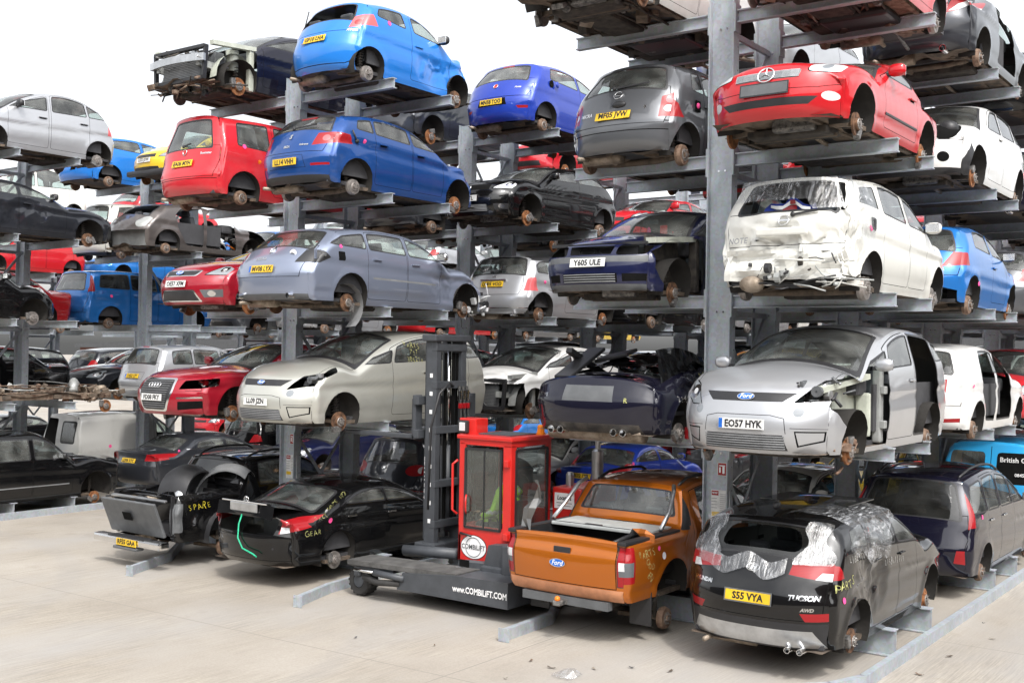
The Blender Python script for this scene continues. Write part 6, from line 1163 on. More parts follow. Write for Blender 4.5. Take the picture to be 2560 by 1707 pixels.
c.emit(); finish(c, simple=True); badge(c, 'H', 0, .84, False, .06); wiper(c, .1, .97, .4); place(c, 2, -1, 0, 3.5, 1.30); c.root.location.y += .1
filler('saloon', 'dark blue saloon far behind, seen between the rack columns above the lift truck cab', 'night', 2, -1, 1, 1, 3.2, False, 'saloon')
filler('hatchback', 'crashed dark grey car with folded bonnet, on top arms behind the sky blue hatchback', 'slate', 2, -1, 1, 4, 3.4, False, 'hatch', crumple=[((0, .3, .5), (1.1, .7, .5), .12, 3, (0, .1, 0))])
under_car('stripped_car', 'car shell with a rusty rear axle beam hanging over the lilac estate', None, 2, -1, 3, 3.6, True, 4.0, 9, 'drum_rust', 'slate', False)
filler('saloon', 'brownish grey saloon behind the door mirror of the lilac estate', 'brown', 2, -1, 1, 2, 3.1, False, 'saloon')
c = filler('saloon', 'blue saloon under the sports coupe, cling film on its side glass, plate beginning EK0', 'violet', 2, 1, 2, 0, 7.15, True, 'saloon', x=1.30); plate(c, 'EK02 TYP', False, .60, band=False); dot(c, 3.75, .86, -1, .045)
filler('coupe', 'slate grey coupe standing directly behind the wrecked sports coupe', 'slate', 2, 1, 2, 1, 8.0, False, 'coupe')
c = filler('hatchback', 'black hatchback under the navy hatchback, its yellow plate half hidden', 'black', 2, 1, 2, 2, 8.1, True, 'hatch'); plate(c, 'EX05 OKG', False, .5, band=False)
filler('coupe', 'red coupe with a torn wing, between the grey hatchback and the navy hatchback', 'rosso', 2, 1, 2, 3, 8.0, False, 'coupe', crumple=[((.4, .4, .5), (.7, .6, .4), .12, 3, (0, .1, .03))])
c = filler('hatchback', 'red hatchback with a blank white front plate, under the violet blue hatchback', 'rosso', 2, -1, 2, 4, 8.4, False, 'hatch', crumple=[((.6, .4, .5), (.6, .6, .5), .12, 3, (0, .1, .03))]); plate(c, '', True, .36, band=False)
# ------------------------------------------------------------------ row 3
c = Car('people_carrier', 'silver tall hatchback seen side on at the top left corner', col=P('silver'), rear=True, L=3.88, W=1.76, H=1.42, nose=.70, cowl=(.85, .92), wtop=(1.75, 1.34), rend=(3.35, 1.22), rwin=(3.70, .86), rb=.55, fo=.72, ro=.62, belt=.86, bslope=.03, R=.34, rc=.18, tum=.26)
base(c, [(.92, 1.42, .35, .1), (1.0, 1.95, .42, .02), (2.1, 2.92, .02, -.06), (3.0, 3.42, -.05, -.3)], [(1.05, 2.0), (2.05, 3.0)]); backlight(c); lamp_r(c, [(.66, .58), (.86, .58), (.84, 1.0), (.70, 1.0)], [(3.48, .62), (3.68, .60), (3.60, 1.02), (3.52, 1.0)], 'pale_red_lens'); c.emit(); finish(c, hubs=(('disc', 'g'), ('disc', 'g'))); mirror(c, col=M['black_plastic']); handle(c, 1.85, .74, mat=M['black_plastic']); handle(c, 2.85, .76, mat=M['black_plastic']); place(c, 3, 1, 4, -1.45, 1.30); c.root.rotation_euler.z = 0; 
# the tall hatchback has its tail away from the camera
c.root.location.y = -1.45; c.vis = 1
c = Car('coupe', 'dark grey saloon with a scraped flank, side on under the silver tall hatchback', col=P('charcoal'), L=4.6, W=1.82, H=1.20, nose=.56, cowl=(1.35, .80), wtop=(2.3, 1.17), rend=(3.5, 1.12), rwin=(4.2, .84), rb=.55, fo=.86, ro=1.0, belt=.78, bslope=.03, R=.36, tum=.40, rear=True, crumple=[((-.9, 2.6, .45), (.25, .9, .4), .04, 2.6, (.03, 0, 0))])
base(c, [(1.55, 2.50, .55, .05), (2.6, 3.35, .05, -.3)], [(1.45, 2.55), (2.57, 3.45)]); backlight(c); c.emit(); finish(c, hubs=(('disc', 'rn'), ('disc', 'r'))); mirror(c, col=M['black_plastic']); handle(c, 2.4, .66); place(c, 3, 1, 3, -2.15, 1.30)
c = Car('four_by_four', 'black boxy four by four side on at the left edge, on the ground arms', col=P('black'), rear=True, L=4.78, W=1.92, H=1.46, nose=.78, hood=.08, cowl=(1.28, .90), wtop=(1.95, 1.42), rend=(4.3, 1.42), rwin=(4.6, .92), rb=.6, fo=.82, ro=.95, belt=.86, bslope=.0, R=.40, wz=.14, fc=.16, hoodc=.05, tum=.22, flare=.03)
base(c, [(1.5, 2.3, .40, .02), (2.42, 3.2, .02, .0), (3.3, 4.2, 0, -.1)], [(1.42, 2.36), (2.38, 3.25)]); backlight(c); c.side([(1.5, .30), (4.0, .30), (4.0, .325), (1.5, .325)], 'side_strip', 'mid_plastic'); c.emit(); finish(c, hubs=(('disc', 'r'), ('disc', 'r')), drop=.2); mirror(c, col=M['black_plastic']); handle(c, 2.2, .70); handle(c, 3.1, .70); place(c, 3, 1, 0, -2.15, 1.35)
c = filler('hatchback', 'black car with a crushed nose on the second arms at the left edge', 'black', 3, 1, 0, 2, -3.1, False, 'hatch', L=4.2, crumple=[((0, .35, .5), (1.1, .8, .5), .12, 3, (0, .15, 0))]); c.root.rotation_euler.z = math.pi; c.root.location.y += 4.2
# flattened chassis on the lowest arms: sub-frames, sills, axles and hubs
t = empty('flattened_chassis', (RX[3]+1.3, -1.6, ZT[1]+DZ[3]), 0, 'rusty flattened chassis with axles and hubs, on the lowest arms at the left', 'wreck', 'wrecked cars on the racks')
m = MB(); [m.bar((sx*.62, .1, .10), (sx*.55, 4.0, .12), .14, .12, 'junk_rust') for sx in (1, -1)]; [m.bar((-.7, y, .10), (.7, y, .12), .18, .08, 'under') for y in (.4, 1.4, 2.6, 3.5)]; m.grid([[(x, y, .16+.05*math.sin(5*x+y*4)) for x in np.linspace(-.7, .7, 8)] for y in np.linspace(.4, 3.2, 16)], 'under'); m.build('floor', t)
m = MB(); m.tube([(-.72, 3.5, .04), (.72, 3.5, .04)], .05, 'junk_rust', 8); m.lathe([(-.1, .10), (.1, .12), (.1, .14)], (.2, 3.45, .2), 'exhaust', 'x', 12); m.tube([(-.4, 4.1, .2), (.3, 4.0, .26)], .09, 'exhaust', 10); m.tube([(-.1, 3.4, .2), (.2, 3.3, .42), (.35, 3.2, .2)], .10, 'body_metal', 10); m.build('axle', t)
junk(t, 'torn_floor_parts', (0, 2.0, .26), (1.4, 3.6, .22), 90, ['junk_rust', 'under', 'exhaust', 'body_metal', 'drum_rust'], 31, .5); junk(t, 'rear_parts', (.2, 3.9, .14), (1.1, .9, .3), 50, ['junk_rust', 'drum_rust', 'exhaust', 'under'], 33, .6)
for sx, y in ((.78, 3.75), (-.78, 3.75)):
    A_, B_, ma_, mb_ = hub_mesh(('disc', 'r')); o = bpy.data.objects.new('brake_disc', ma_); COL.objects.link(o); o.parent = t; o.location = (sx, y, -.12); o.rotation_euler = (0, 0, 0 if sx > 0 else math.pi)
c = Car('van', 'white panel van with its rear door glass smeared green, behind the black four by four', 'van', col=P('dull_white'), rear=True, L=4.4, W=1.78, H=1.66, nose=.72, cowl=(1.0, .95), wtop=(1.85, 1.56), rend=(4.22, 1.62), rwin=(4.34, .9), rb=.45, fo=.86, ro=.75, belt=.9, bslope=.0, R=.34, rc=.07, tum=.10, rtaper=.02)
base(c, [(1.2, 1.95, .5, .02)], [(1.2, 2.05)]); back(c, rounded([(-.68, .88), (-.10, .88), (-.10, 1.45), (-.64, 1.45)], .08), 'trim', 'black_plastic'); back(c, rounded([(-.64, .92), (-.14, .92), (-.14, 1.41), (-.60, 1.41)], .06), 'rear_window', 'glass_clear', allowed=('trim',)); back(c, rounded([(.10, .30), (.68, .30), (.66, 1.5), (.10, 1.5)], .08), None); lamp_r(c, [(-.86, .32), (-.74, .32), (-.74, .44), (-.86, .44)], None, 'red_lens', mirror=False)
c.emit(); finish(c, simple=True, interior=False); dot(c, 3.4, .80, -1, .045); m = MB(); m.box((0, 2.6, .2), (1.5, 3.2, .04), 'trim_inside'); m.build('load_floor', c.root); place(c, 3, -1, 0, 3.0, 1.30)
c = Car('saloon', 'dark grey saloon with a red lamp and raised boot edge, behind the black pickup', col=P('slate'), rear=True, L=4.95, W=1.88, H=1.22, nose=.58, cowl=(1.5, .82), wtop=(2.35, 1.19), rend=(3.6, 1.16), rwin=(4.3, .86), boot=(4.88, .84), rb=.58, fo=.95, ro=1.05, belt=.80, bslope=.025, R=.36, rc=.20, tum=.40)
base(c, [(1.8, 2.65, .55, .05), (2.75, 3.6, .05, -.3)], [(1.82, 2.7), (2.72, 3.65)]); backlight(c, .1, -.1, .8, .84); lamp_r(c, [(.52, .62), (.88, .62), (.90, .78), (.58, .78)], [(4.4, .66), (4.68, .62), (4.68, .78), (4.48, .78)]); c.side([(1.7, .815), (3.9, .86), (3.9, .88), (1.7, .835)], 'chrome_strip', 'chrome'); c.emit(); finish(c, simple=True); plate(c, 'LD08 XTC', False, .60, band=False); letter_band(c, 'A8', .5, .80, False, .07); handle(c, 2.6, .7, mat=M['chrome']); dot(c, 4.15, .84, -1, .035); place(c, 3, 1, 0, 3.3, 1.34)
c = Car('hatchback', 'silver hatchback missing one rear lamp with a yellow plate, behind the red saloon', col=P('silver'), rear=True, L=4.2, W=1.72, H=1.32, nose=.6, cowl=(1.0, .85), wtop=(1.85, 1.28), rend=(3.75, 1.27), rwin=(4.02, .84), rb=.46, fo=.84, ro=.74, belt=.82, bslope=.0, R=.33, rc=.16, tum=.30)
base(c, [(1.3, 2.05, .48, .03), (2.15, 2.9, .03, 0), (3.0, 3.55, 0, -.06)], [(1.32, 2.1), (2.12, 2.98)]); backlight(c, .1, .0, .82, .84); hatchlid(c, .70, .74, .6, .30); back(c, [(.76, .62), (.90, .62), (.84, 1.22), (.76, 1.22)], 'lamp_recess', 'gap', mirror=-1); back(c, bx(.36, .46, .64, .40), 'plate_recess', P('silver'), gap=.006, allowed=('tailgate',)); back(c, bx(.12, 1.25, 1.29), 'brake_light', 'red_lens'); c.emit(); finish(c, simple=True); plate(c, 'OE55 LFY', False, .54); place(c, 3, 1, 1, 3.35, 1.30)
filler('saloon', 'charcoal saloon facing forward with a broken lamp, left of the silver hatchback', 'charcoal', 3, -1, 1, 1, 3.4, False, 'saloon', crumple=[((.5, .3, .5), (.5, .4, .3), .05, 3, (0, .03, 0))])
c = Car('people_carrier', 'sky blue people carrier with tall red lamps beside the rear window', col=P('azure'), rear=True, L=4.37, W=1.82, H=1.42, nose=.7, cowl=(1.0, .92), wtop=(1.9, 1.37), rend=(4.05, 1.36), rwin=(4.24, .86), rb=.46, fo=.9, ro=.82, belt=.85, bslope=.02, R=.345, rc=.15, tum=.28)
base(c, [(1.4, 2.05, .45, .03), (2.15, 2.9, .03, 0, dict(mat='glass_dark')), (3.0, 3.85, 0, -.12, dict(mat='glass_dark'))], [(1.42, 2.1), (2.12, 2.98)]); backlight(c, .08, .02, .80, .82, 'glass_clear'); lamp_r(c, [(.76, .80), (.90, .78), (.88, 1.28), (.76, 1.30)], [(4.00, .82), (4.16, .80), (4.06, 1.26), (3.98, 1.22)]); hatchlid(c, .76, .78, .6, .30); seam_band(c, [(-.9, .28), (.9, .28)], .012); c.emit(); finish(c, simple=True); plate(c, 'YE08 ZNK', False, .60, band=False); badge(c, 'oval', 0, .76, False, .05); dot(c, 3.55, .72, -1, .04); handle(c, 2.8, .72); place(c, 3, -1, 2, 3.1, 1.28)
c = Car('stripped_car', 'grey brown car shell with its rear end and doors torn off', col=P('brown'), rear=True, L=4.3, W=1.75, H=1.20, nose=.56, cowl=(1.2, .8), wtop=(2.0, 1.16), rend=(3.5, 1.13), rwin=(4.0, .84), rb=.55, R=.355, fo=.86, ro=.8, crumple=[((0, 3.9, .7), (1.1, .8, .6), .05, 3, (0, 0, -.03))])
c.cut_wheels(); [c.side(rounded(p_, .06), None) for p_ in ([(1.4, .12), (2.35, .12), (2.35, .95), (2.15, 1.06), (1.9, 1.06), (1.5, .8)], [(2.45, .12), (2.95, .14), (3.2, .5), (3.3, .85), (3.1, 1.02), (2.45, 1.08)])]; c.band(c.st('cowl', 'wtop', .92, .88, .05), None, None, 'st'); backlight(c, .1, -.02, .8, .84, hole=True); back(c, [(-.9, -.1), (.9, -.1), (.9, .42), (-.9, .42)], None); back(c, circ((.66, .62), .16, 14, .14), 'lamp_recess', 'body_metal', True); c.side([(-.2, -.2), (1.0, -.2), (1.0, .7), (-.2, .62)], None); c.emit(); finish(c, hubs=(('disc', 'r'), ('drum', 'r')), wheel=False)
m = MB(); m.box((0, 3.95, .26), (1.45, .04, .42), 'body_metal', bev=.01); m.build('rear_panel', c.root); junk(c.root, 'cabin_debris', (0, 1.4, .5), (1.2, 1.0, .5), 40, ['black_plastic', 'engine', 'grey_plastic', 'orange'], 41); place(c, 3, 1, 3, 2.95, 1.28)
c = filler('hatchback', 'yellow small hatchback facing forward with a lifted bonnet edge', 'yellow', 3, 1, 1, 4, 3.6, False, 'hatch', L=3.6, H=1.24, cowl=(.8, .82), wtop=(1.5, 1.2), rend=(3.0, 1.18), rwin=(3.4, .84), fo=.62, ro=.6); plate(c, 'LS52 JUW', True, .36, band=False); c.band
m = MB(); m.box((0, .10, .07), (1.5, .16, .14), 'black_plastic', bev=.05); m.build('lower_bumper', c.root)
c = filler('hatchback', 'blue three door hatchback without a tailgate, on the top arms behind the silver tall hatchback', 'sky', 3, -1, 1, 4, 3.2, True, 'hatch', L=4.1, lamp='pale_red_lens')
filler('hatchback', 'silver hatchback with its underside showing, far behind the red convertible', 'silver', 3, 1, 2, 2, 8.4, True, 'hatch')
# ------------------------------------------------------------------ right edge, third bay of row 1
c = Car('van', 'bright blue gas engineer van with black rear windows and an orange stripe', 'van', col=P('gas'), rear=True, L=4.9, W=1.90, H=1.72, nose=.8, cowl=(1.0, 1.0), wtop=(1.9, 1.62), rend=(4.62, 1.68), rwin=(4.80, .98), rb=.5, fo=.95, ro=.95, belt=1.0, bslope=0, R=.35, rc=.10, tum=.14, rtaper=.02)
base(c, [(1.2, 2.0, .5, .02), (2.2, 3.2, 0, 0, dict(mat='glass_dark'))], [(1.2, 2.1)]); back(c, rounded([(.10, .95), (.74, .95), (.70, 1.50), (.10, 1.50)], .08), 'rear_window', 'glass'); back(c, rounded([(-.74, .95), (-.10, .95), (-.10, 1.50), (-.70, 1.50)], .08), 'rear_window_pane', 'gap'); seam_band(c, [(0, .3), (0, 1.6)], .012); lamp_r(c, [(.80, .62), (.95, .62), (.93, .95), (.80, .95)]); c.side([(2.6, .42), (4.75, .80), (4.75, .95), (2.6, .60)], 'stripe', 'orange'); c.side([(2.4, .26), (4.75, .62), (4.75, .80), (2.4, .42)], 'stripe_low', 'yellow_plate')
c.emit(); finish(c, simple=True, interior=False); letter_band(c, 'British Gas', -.44, 1.38, False, .12, 'white_ink', 'lettering', out=.008); letter_band(c, '0845', -.50, 1.12, False, .08, 'white_ink', 'lettering', out=.008); place(c, 1, 1, 0, 8.0, 1.42)
c = filler('hatchback', 'red car with a crumpled bonnet at the right edge', 'rosso', 1, 1, 2, 1, 7.9, False, 'hatch', crumple=[((0, .4, .6), (1, .8, .5), .1, 3, (0, .1, 0))]); filler('hatchback', 'grey hatchback at the right edge beyond the bright blue hatchback', 'grey', 1, 1, 2, 2, 7.7, True, 'hatch')
c = filler('hatchback', 'dark hatchback with a wide tailpipe, below the dark grey convertible at the right edge', 'night', 1, 1, 2, 3, 7.9, True, 'hatch'); tailpipe(c, -.4, .05, .05); filler('hatchback', 'black hatchback beyond the dark grey convertible, high at the right edge', 'black', 1, 1, 2, 4, 8.1, True, 'hatch')
c = filler('hatchback', 'silver car behind the foreground column, white plate ending 009', 'silver', 1, -1, 1, 4, 3.0, False, 'hatch'); plate(c, 'EA55 009', True, .30, band=False)
# ------------------------------------------------------------------ deep bays: fillers
DEEP = [(1, -1, 1, 0, 'cream'), (1, -1, 1, 1, 'yellow'), (1, -1, 1, 2, 'black'), (1, -1, 1, 3, 'red'), (2, 1, 2, 4, 'silver'), (2, 1, 3, 0, 'grey'), (2, 1, 3, 1, 'black'), (2, 1, 3, 2, 'silver'), (2, 1, 3, 3, 'navy'), (2, -1, 2, 0, 'white'), (2, -1, 2, 1, 'slate'), (2, -1, 2, 2, 'black'), (2, -1, 2, 3, 'charcoal'), (2, -1, 3, 1, 'azure'), (2, -1, 3, 2, 'silver'),
        (3, 1, 2, 0, 'navy'), (3, 1, 2, 1, 'black'), (3, 1, 2, 3, 'white'), (3, 1, 3, 1, 'slate'), (3, 1, 3, 2, 'red'), (3, 1, 3, 3, 'silver'), (3, -1, 0, 1, 'black'), (3, -1, 1, 3, 'cream'), (3, -1, 2, 1, 'charcoal'), (3, -1, 2, 2, 'grey'), (3, -1, 2, 3, 'azure'), (3, -1, 2, 0, 'black'), (1, 1, 3, 0, 'grey'), (1, 1, 3, 1, 'white'), (1, 1, 3, 2, 'navy'), (1, -1, 2, 0, 'yellow'), (1, -1, 2, 2, 'silver'), (1, -1, 2, 4, 'white'), (3, -1, 0, 2, 'red'), (3, -1, 0, 0, 'silver')]
CN = dict(cream='cream', yellow='yellow', black='black', red='red', silver='silver', grey='grey', navy='navy', white='white', slate='slate grey', charcoal='charcoal', azure='blue')
SIDE = {(1, 1): 'right rack', (1, -1): 'foreground rack', (2, 1): 'middle rack', (2, -1): 'middle rack', (3, 1): 'left rack', (3, -1): 'left rack'}
TN = ['ground arms', 'lowest arms', 'second arms', 'third arms', 'top arms']; FLO = ['right side', 'left side']
for k, (r, sd_, b, t_, cn) in enumerate(DEEP):
    filler('parked_wreck', '%s car on the %s of the %s, %s bay, %s' % (CN[cn], TN[t_], SIDE[r, sd_], ['first', 'second', 'third', 'fourth'][b], FLO[0 if sd_ > 0 else 1]), cn, r, sd_, b, t_, b*BAY[r]-1.5+.3*((k*7) % 3), bool((k*5) % 3), ['hatch', 'saloon', 'mpv', 'estate'][k % 4])
# ------------------------------------------------------------------ a fourth rack further left, and its cars
RX[4], RY[4], DZ[4], BAY[4] = -29.0, 2.3, -.30, 4.8
for b in range(0, 4):
    t = empty('storage_rack', (RX[4], RY[4]+b*4.8, DZ[4]), 0, 'galvanised cantilever rack deep in the yard, mostly hidden behind stacked cars', 'rack', 'racks deep in the yard')
    for k in (0, 1):
        inst('column', CME, t, (0, k*PAIR, 0))
        for i, z in enumerate(ZT):
            for sx in (1, -1): inst('arm' if i else 'base_beam', AME if i else BME, t, (0, k*PAIR, z), 0 if sx > 0 else math.pi)
    [inst('brace', q_, t, (0, 0, 0)) for q_ in BRMES]
filler('hatchback', 'red car far left, side on, between the dark grey saloon and the black crushed car', 'red', 4, 1, 1, 3, 4.4, False, 'hatch')
c = filler('hatchback', 'red hatchback with a dented tail and yellow plate, far behind the blue three door hatchback', 'rosso', 4, 1, 2, 4, 9.9, True, 'hatch', crumple=[((-.5, 3.9, .6), (.6, .5, .5), .08, 3, (0, -.05, 0))]); plate(c, 'EU51 KTN', False, .6, band=False)
filler('van', 'white van shell far left beyond the dark grey saloon', 'cream', 4, 1, 1, 4, 3.9, False, 'mpv', H=1.6, L=4.6, cat='van')
filler('saloon', 'black estate at the far left with a dark red lamp', 'black', 4, 1, 1, 1, 3.4, False, 'estate'); filler('estate_car', 'charcoal estate with silver roof rails, far left', 'charcoal', 4, 1, 2, 1, 8.4, True, 'estate')
filler('saloon', 'dark saloon at the far left behind the rusty chassis', 'night', 4, 1, 1, 2, 3.8, False, 'saloon'); filler('saloon', 'black saloon at the far left behind the white panel van', 'black', 4, 1, 1, 0, 3.6, False, 'saloon'); filler('hatchback', 'blue damaged hatchback beneath the red hatchback with the dented tail', 'azure', 4, 1, 2, 3, 8.9, False, 'hatch')
def copy_tree(o, parent=None):
    c = o.copy(); COL.objects.link(c)
    if parent is not None: c.parent = parent
    for ch in o.children: copy_tree(ch, c)
    return c
rr_ = random.Random(4); k = 0
for r in (1, 2, 3, 4):
    for sd_ in (1, -1):
        for b in (3, 4, 5):
            for t_ in range(5):
                if b == 3 and any((r, sd_, b, t_) == d[:4] for d in DEEP) or t_ == 4 and k % 3: k += 1; continue
                src = FILL[(k*7+3) % len(FILL)]; k += 1; o = copy_tree(src.root); o['label'] = 'wrecked car deep in the yard, mostly hidden behind nearer racks'; o['group'] = 'cars deep in the yard'; o.name = 'parked_wreck'; o['category'] = 'car'
                rear = src.vis < 0; L_ = src.L; near = RY[r]+b*BAY[r]-1.5+.4*rr_.random(); o.location = (RX[r]+sd_*1.32, near+(L_ if rear else 0), ZT[t_]+DZ[r]); o.rotation_euler = (0, 0, math.pi if rear else 0)
# ------------------------------------------------------------------ guide rails on the ground
def rail(label, pts, x=0):
    m = MB()
    for a, b in zip(pts[:-1], pts[1:]):
        a, b = Vector(a), Vector(b); za, zb_ = gz(a.x), gz(b.x); m.bar((a.x, a.y, .07+za), (b.x, b.y, .07+zb_), .012, .14, 'galv'); d = (b-a).normalized(); n = Vector((-d.y, d.x, 0))*.035
        m.bar((a.x+n.x, a.y+n.y, .137+za), (b.x+n.x, b.y+n.y, .137+zb_), .07, .010, 'galv'); m.bar((a.x+n.x, a.y+n.y, .008+za), (b.x+n.x, b.y+n.y, .008+zb_), .07, .010, 'galv')
    a, b = Vector(pts[0]), Vector(pts[1]); m.box((a.x, a.y, .085+gz(a.x)), (.16, .012, .16), 'galv'); o = m.build('guide_rail', None); return tag(o, label, 'rail', 'steel guide rails along the aisles')
rail('long steel guide rail along the right edge, bent outward at its near end', [(1.72, -2.62, 0), (2.28, -2.0, 0), (2.46, -1.5, 0), (2.46, 34, 0)]); rail('short steel guide rail end under the orange pickup tow bar', [(-1.66, -2.34, 0), (-1.72, -1.2, 0), (-2.45, .2, 0), (-2.45, 30, 0)])
rail('short steel guide rail end beside the lift truck front wheel', [(-5.02, -2.55, 0), (-5.35, -1.6, 0), (-5.5, -.6, 0), (-5.5, 28, 0)]); rail('steel guide rail end poking out under the black pickup', [(-8.72, -2.62, 0), (-9.3, -1.4, 0), (-10.5, -.2, 0), (-10.5, 28, 0)]); rail('steel guide rail along the left rack before the black four by four', [(-15.9, -8.0, 0), (-15.9, 30, 0)])
# ------------------------------------------------------------------ notices and extinguishers on the columns
def notice(r, z, seedtxt, label_a, label_b):
    x0 = RX[r]; y0 = RY[r]-.012; zz = DZ[r]
    m = MB(); m.box((x0+.07, y0, zz+2.02), (.13, .006, .17), 'white_plate'); m.box((x0+.07, y0-.004, zz+2.02), (.115, .004, .155), 'red_lens')
    for dx, w_, h_ in ((-.03, .018, .07), (.02, .03, .09)): m.box((x0+.07+dx, y0-.007, zz+2.01), (w_, .003, h_), 'white_ink')
    m.box((x0+.07, y0-.007, zz+2.065), (.08, .003, .012), 'white_ink'); tag(m.build('fire_sign', None), label_a, 'sign')
    m = MB(); m.box((x0+.05, y0, zz+1.55), (.26, .006, .40), 'white_plate'); m.box((x0-.025, y0-.004, zz+1.71), (.095, .004, .06), 'red_lens'); m.box((x0-.015, y0-.004, zz+1.44), (.11, .004, .055), 'yellow_plate')
    for k in range(9): m.box((x0+.105, y0-.004, zz+1.70-.026*k), (.12, .003, .005), 'mid_plastic')
    for k in range(4): m.box((x0-.035, y0-.004, zz+1.64-.04*k), (.08, .003, .006), 'mid_plastic')
    m.lathe([(0, .03), (.004, .03), (.004, .001)], (x0+.125, y0-.003, zz+1.44), 'red_dot', 'y', 14, -1)
    vs, fs = text_faces('FIRE POINT', .03, .001); m.add([(x0-.025+v[0]*.5, y0-.0075, zz+1.71+v[1]) for v in vs], fs, 'white_ink'); tag(m.build('notice', None), label_b, 'sign')
notice(1, 0, 0, 'small red fire point sign on the foreground column', 'white notice sheet with red and yellow boxes on the foreground column'); notice(2, 0, 0, 'small red fire sign on the column behind the pale people carrier', 'white notice sheet on the column left of the lift truck mast')
t = empty('fire_extinguisher', (.22, -.10, .55), 0, 'red fire extinguisher at the foot of the foreground column', 'extinguisher'); m = MB(); m.lathe([(0, .001), (0, .075), (.42, .078), (.48, .05), (.50, .025)], (0, 0, 0), P('red'), 'z', 16); m.build('cylinder', t); m = MB(); m.box((0, 0, .53), (.05, .05, .06), 'black_plastic', bev=.01); m.box((.02, 0, .585), (.16, .03, .02), 'red_dot', bev=.005); m.tube([(-.02, 0, .54), (-.16, -.02, .58), (-.26, -.02, .46), (-.28, 0, .2)], .014, 'black_plastic', 6); m.build('valve_and_hose', t)
# ------------------------------------------------------------------ the side loading lift truck in the aisle
plain('truck_grey', (.055, .06, .068), .5, bump=.05); plain('truck_red', (.55, .018, .014), .35, coat=.4, var=.06); plain('deck_grey', (.085, .083, .08), .7, var=.3); plain('hi_vis', (.45, .80, .03), .8); plain('hi_vis_band', (.7, .7, .68), .5); plain('rubber', (.03, .029, .028), .8, bump=.3); plain('skin', (.42, .25, .18), .6); plain('dark_cloth', (.03, .035, .05), .9); plain('steel_rod', (.75, .75, .74), .15, 1, var=.02)
LT = empty('lift_truck', (-4.0, -1.0, gz(-4)), 0, 'red and dark grey side loading lift truck with its mast up, in the aisle', 'lift truck')
def lt(name, mb, parent=None, fix=True): return mb.build(name, parent or LT, fix)
def LX(x): return x+4.0
def LY(y): return y+1.0
m = MB(); poly = [(LX(-4.05), .22), (LX(-2.14), .22), (LX(-2.14), .56), (LX(-2.98), .545), (LX(-3.95), .46)]
m.prism(poly, LY(-1.62), LY(-1.05), 'truck_grey', 'y'); m.prism([(LX(-5.02), .45), (LX(-3.0), .49), (LX(-3.0), .56), (LX(-5.02), .515)], LY(-1.60), LY(-1.08), 'deck_grey', 'y'); m.box((LX(-4.0), LY(.95), .42), (1.85, .5, .30), 'truck_grey', bev=.02); m.box((LX(-2.55), LY(.0), .42), (.8, 2.3, .40), 'truck_grey', bev=.02); m.box((LX(-3.6), LY(-.2), .30), (1.4, 1.8, .08), 'truck_grey'); lt('chassis', m)
m = MB(); m.box((LX(-4.55), LY(-1.33), .43), (.75, .46, .05), 'truck_grey', bev=.01); m.ell((LX(-4.92), LY(-1.40), .44), (.22, .20, .035), 'deck_grey', 14, 6); m.box((LX(-4.88), LY(-1.36), .36), (.12, .40, .16), 'truck_grey', bev=.03); lt('wheel_arm', m)
m = MB(); m.tube([(LX(-4.85), LY(-1.64), .40), (LX(-4.45), LY(-1.64), .40)], .022, 'steel_rod', 8); m.tube([(LX(-4.46), LY(-1.64), .40), (LX(-3.92), LY(-1.62), .38)], .045, 'truck_grey', 10); m.tube([(LX(-4.7), LY(-1.58), .30), (LX(-4.4), LY(-1.64), .27), (LX(-4.0), LY(-1.6), .30)], .045, 'rubber', 8); lt('steering_ram', m)
for px_, py_ in ((-4.88, -1.40), (-4.88, .85)):
    m = MB(); m.lathe([(-.11, .10), (-.11, .185), (-.08, .205), (.08, .205), (.11, .185), (.11, .10)], (0, 0, 0), 'rubber', 'y', 26)
    for k in range(18): t_ = 2*math.pi*k/18; m.box((.203*math.cos(t_), 0, .203*math.sin(t_)), (.014, .20, .03), 'rubber', Matrix.Rotation(-t_, 3, 'Y'))
    w_ = lt('wheel', m); w_.location = (LX(px_), LY(py_), .21); m2 = MB(); m2.lathe([(-.115, .001), (-.115, .09), (-.09, .105), (.09, .105), (.115, .09), (.115, .001)], (0, 0, 0), 'truck_grey', 'y', 16); lt('rim', m2, w_)
vs, fs = text_faces('www.COMBiLiFT.COM', .115, .003); m = MB(); m.add([(LX(-2.60)+v[0]*.80, LY(-1.626), .375+v[1]) for v in vs], fs, 'white_ink'); lt('lettering', m, None, False)
m = MB(); m.prism([(LX(-3.38), .54), (LX(-2.56), .56), (LX(-2.56), .93), (LX(-2.86), .90), (LX(-2.93), .64), (LX(-3.38), .62)], LY(-1.10), LY(-.92), 'truck_grey', 'y'); m.box((LX(-2.42), LY(-.95), .74), (.28, .5, .40), 'truck_grey', bev=.02); m.box((LX(-3.27), LY(-1.105), .60), (.17, .012, .11), 'gap', bev=.004); m.box((LX(-3.27), LY(-1.13), .545), (.22, .06, .02), 'alloy', bev=.004); lt('step_box', m)
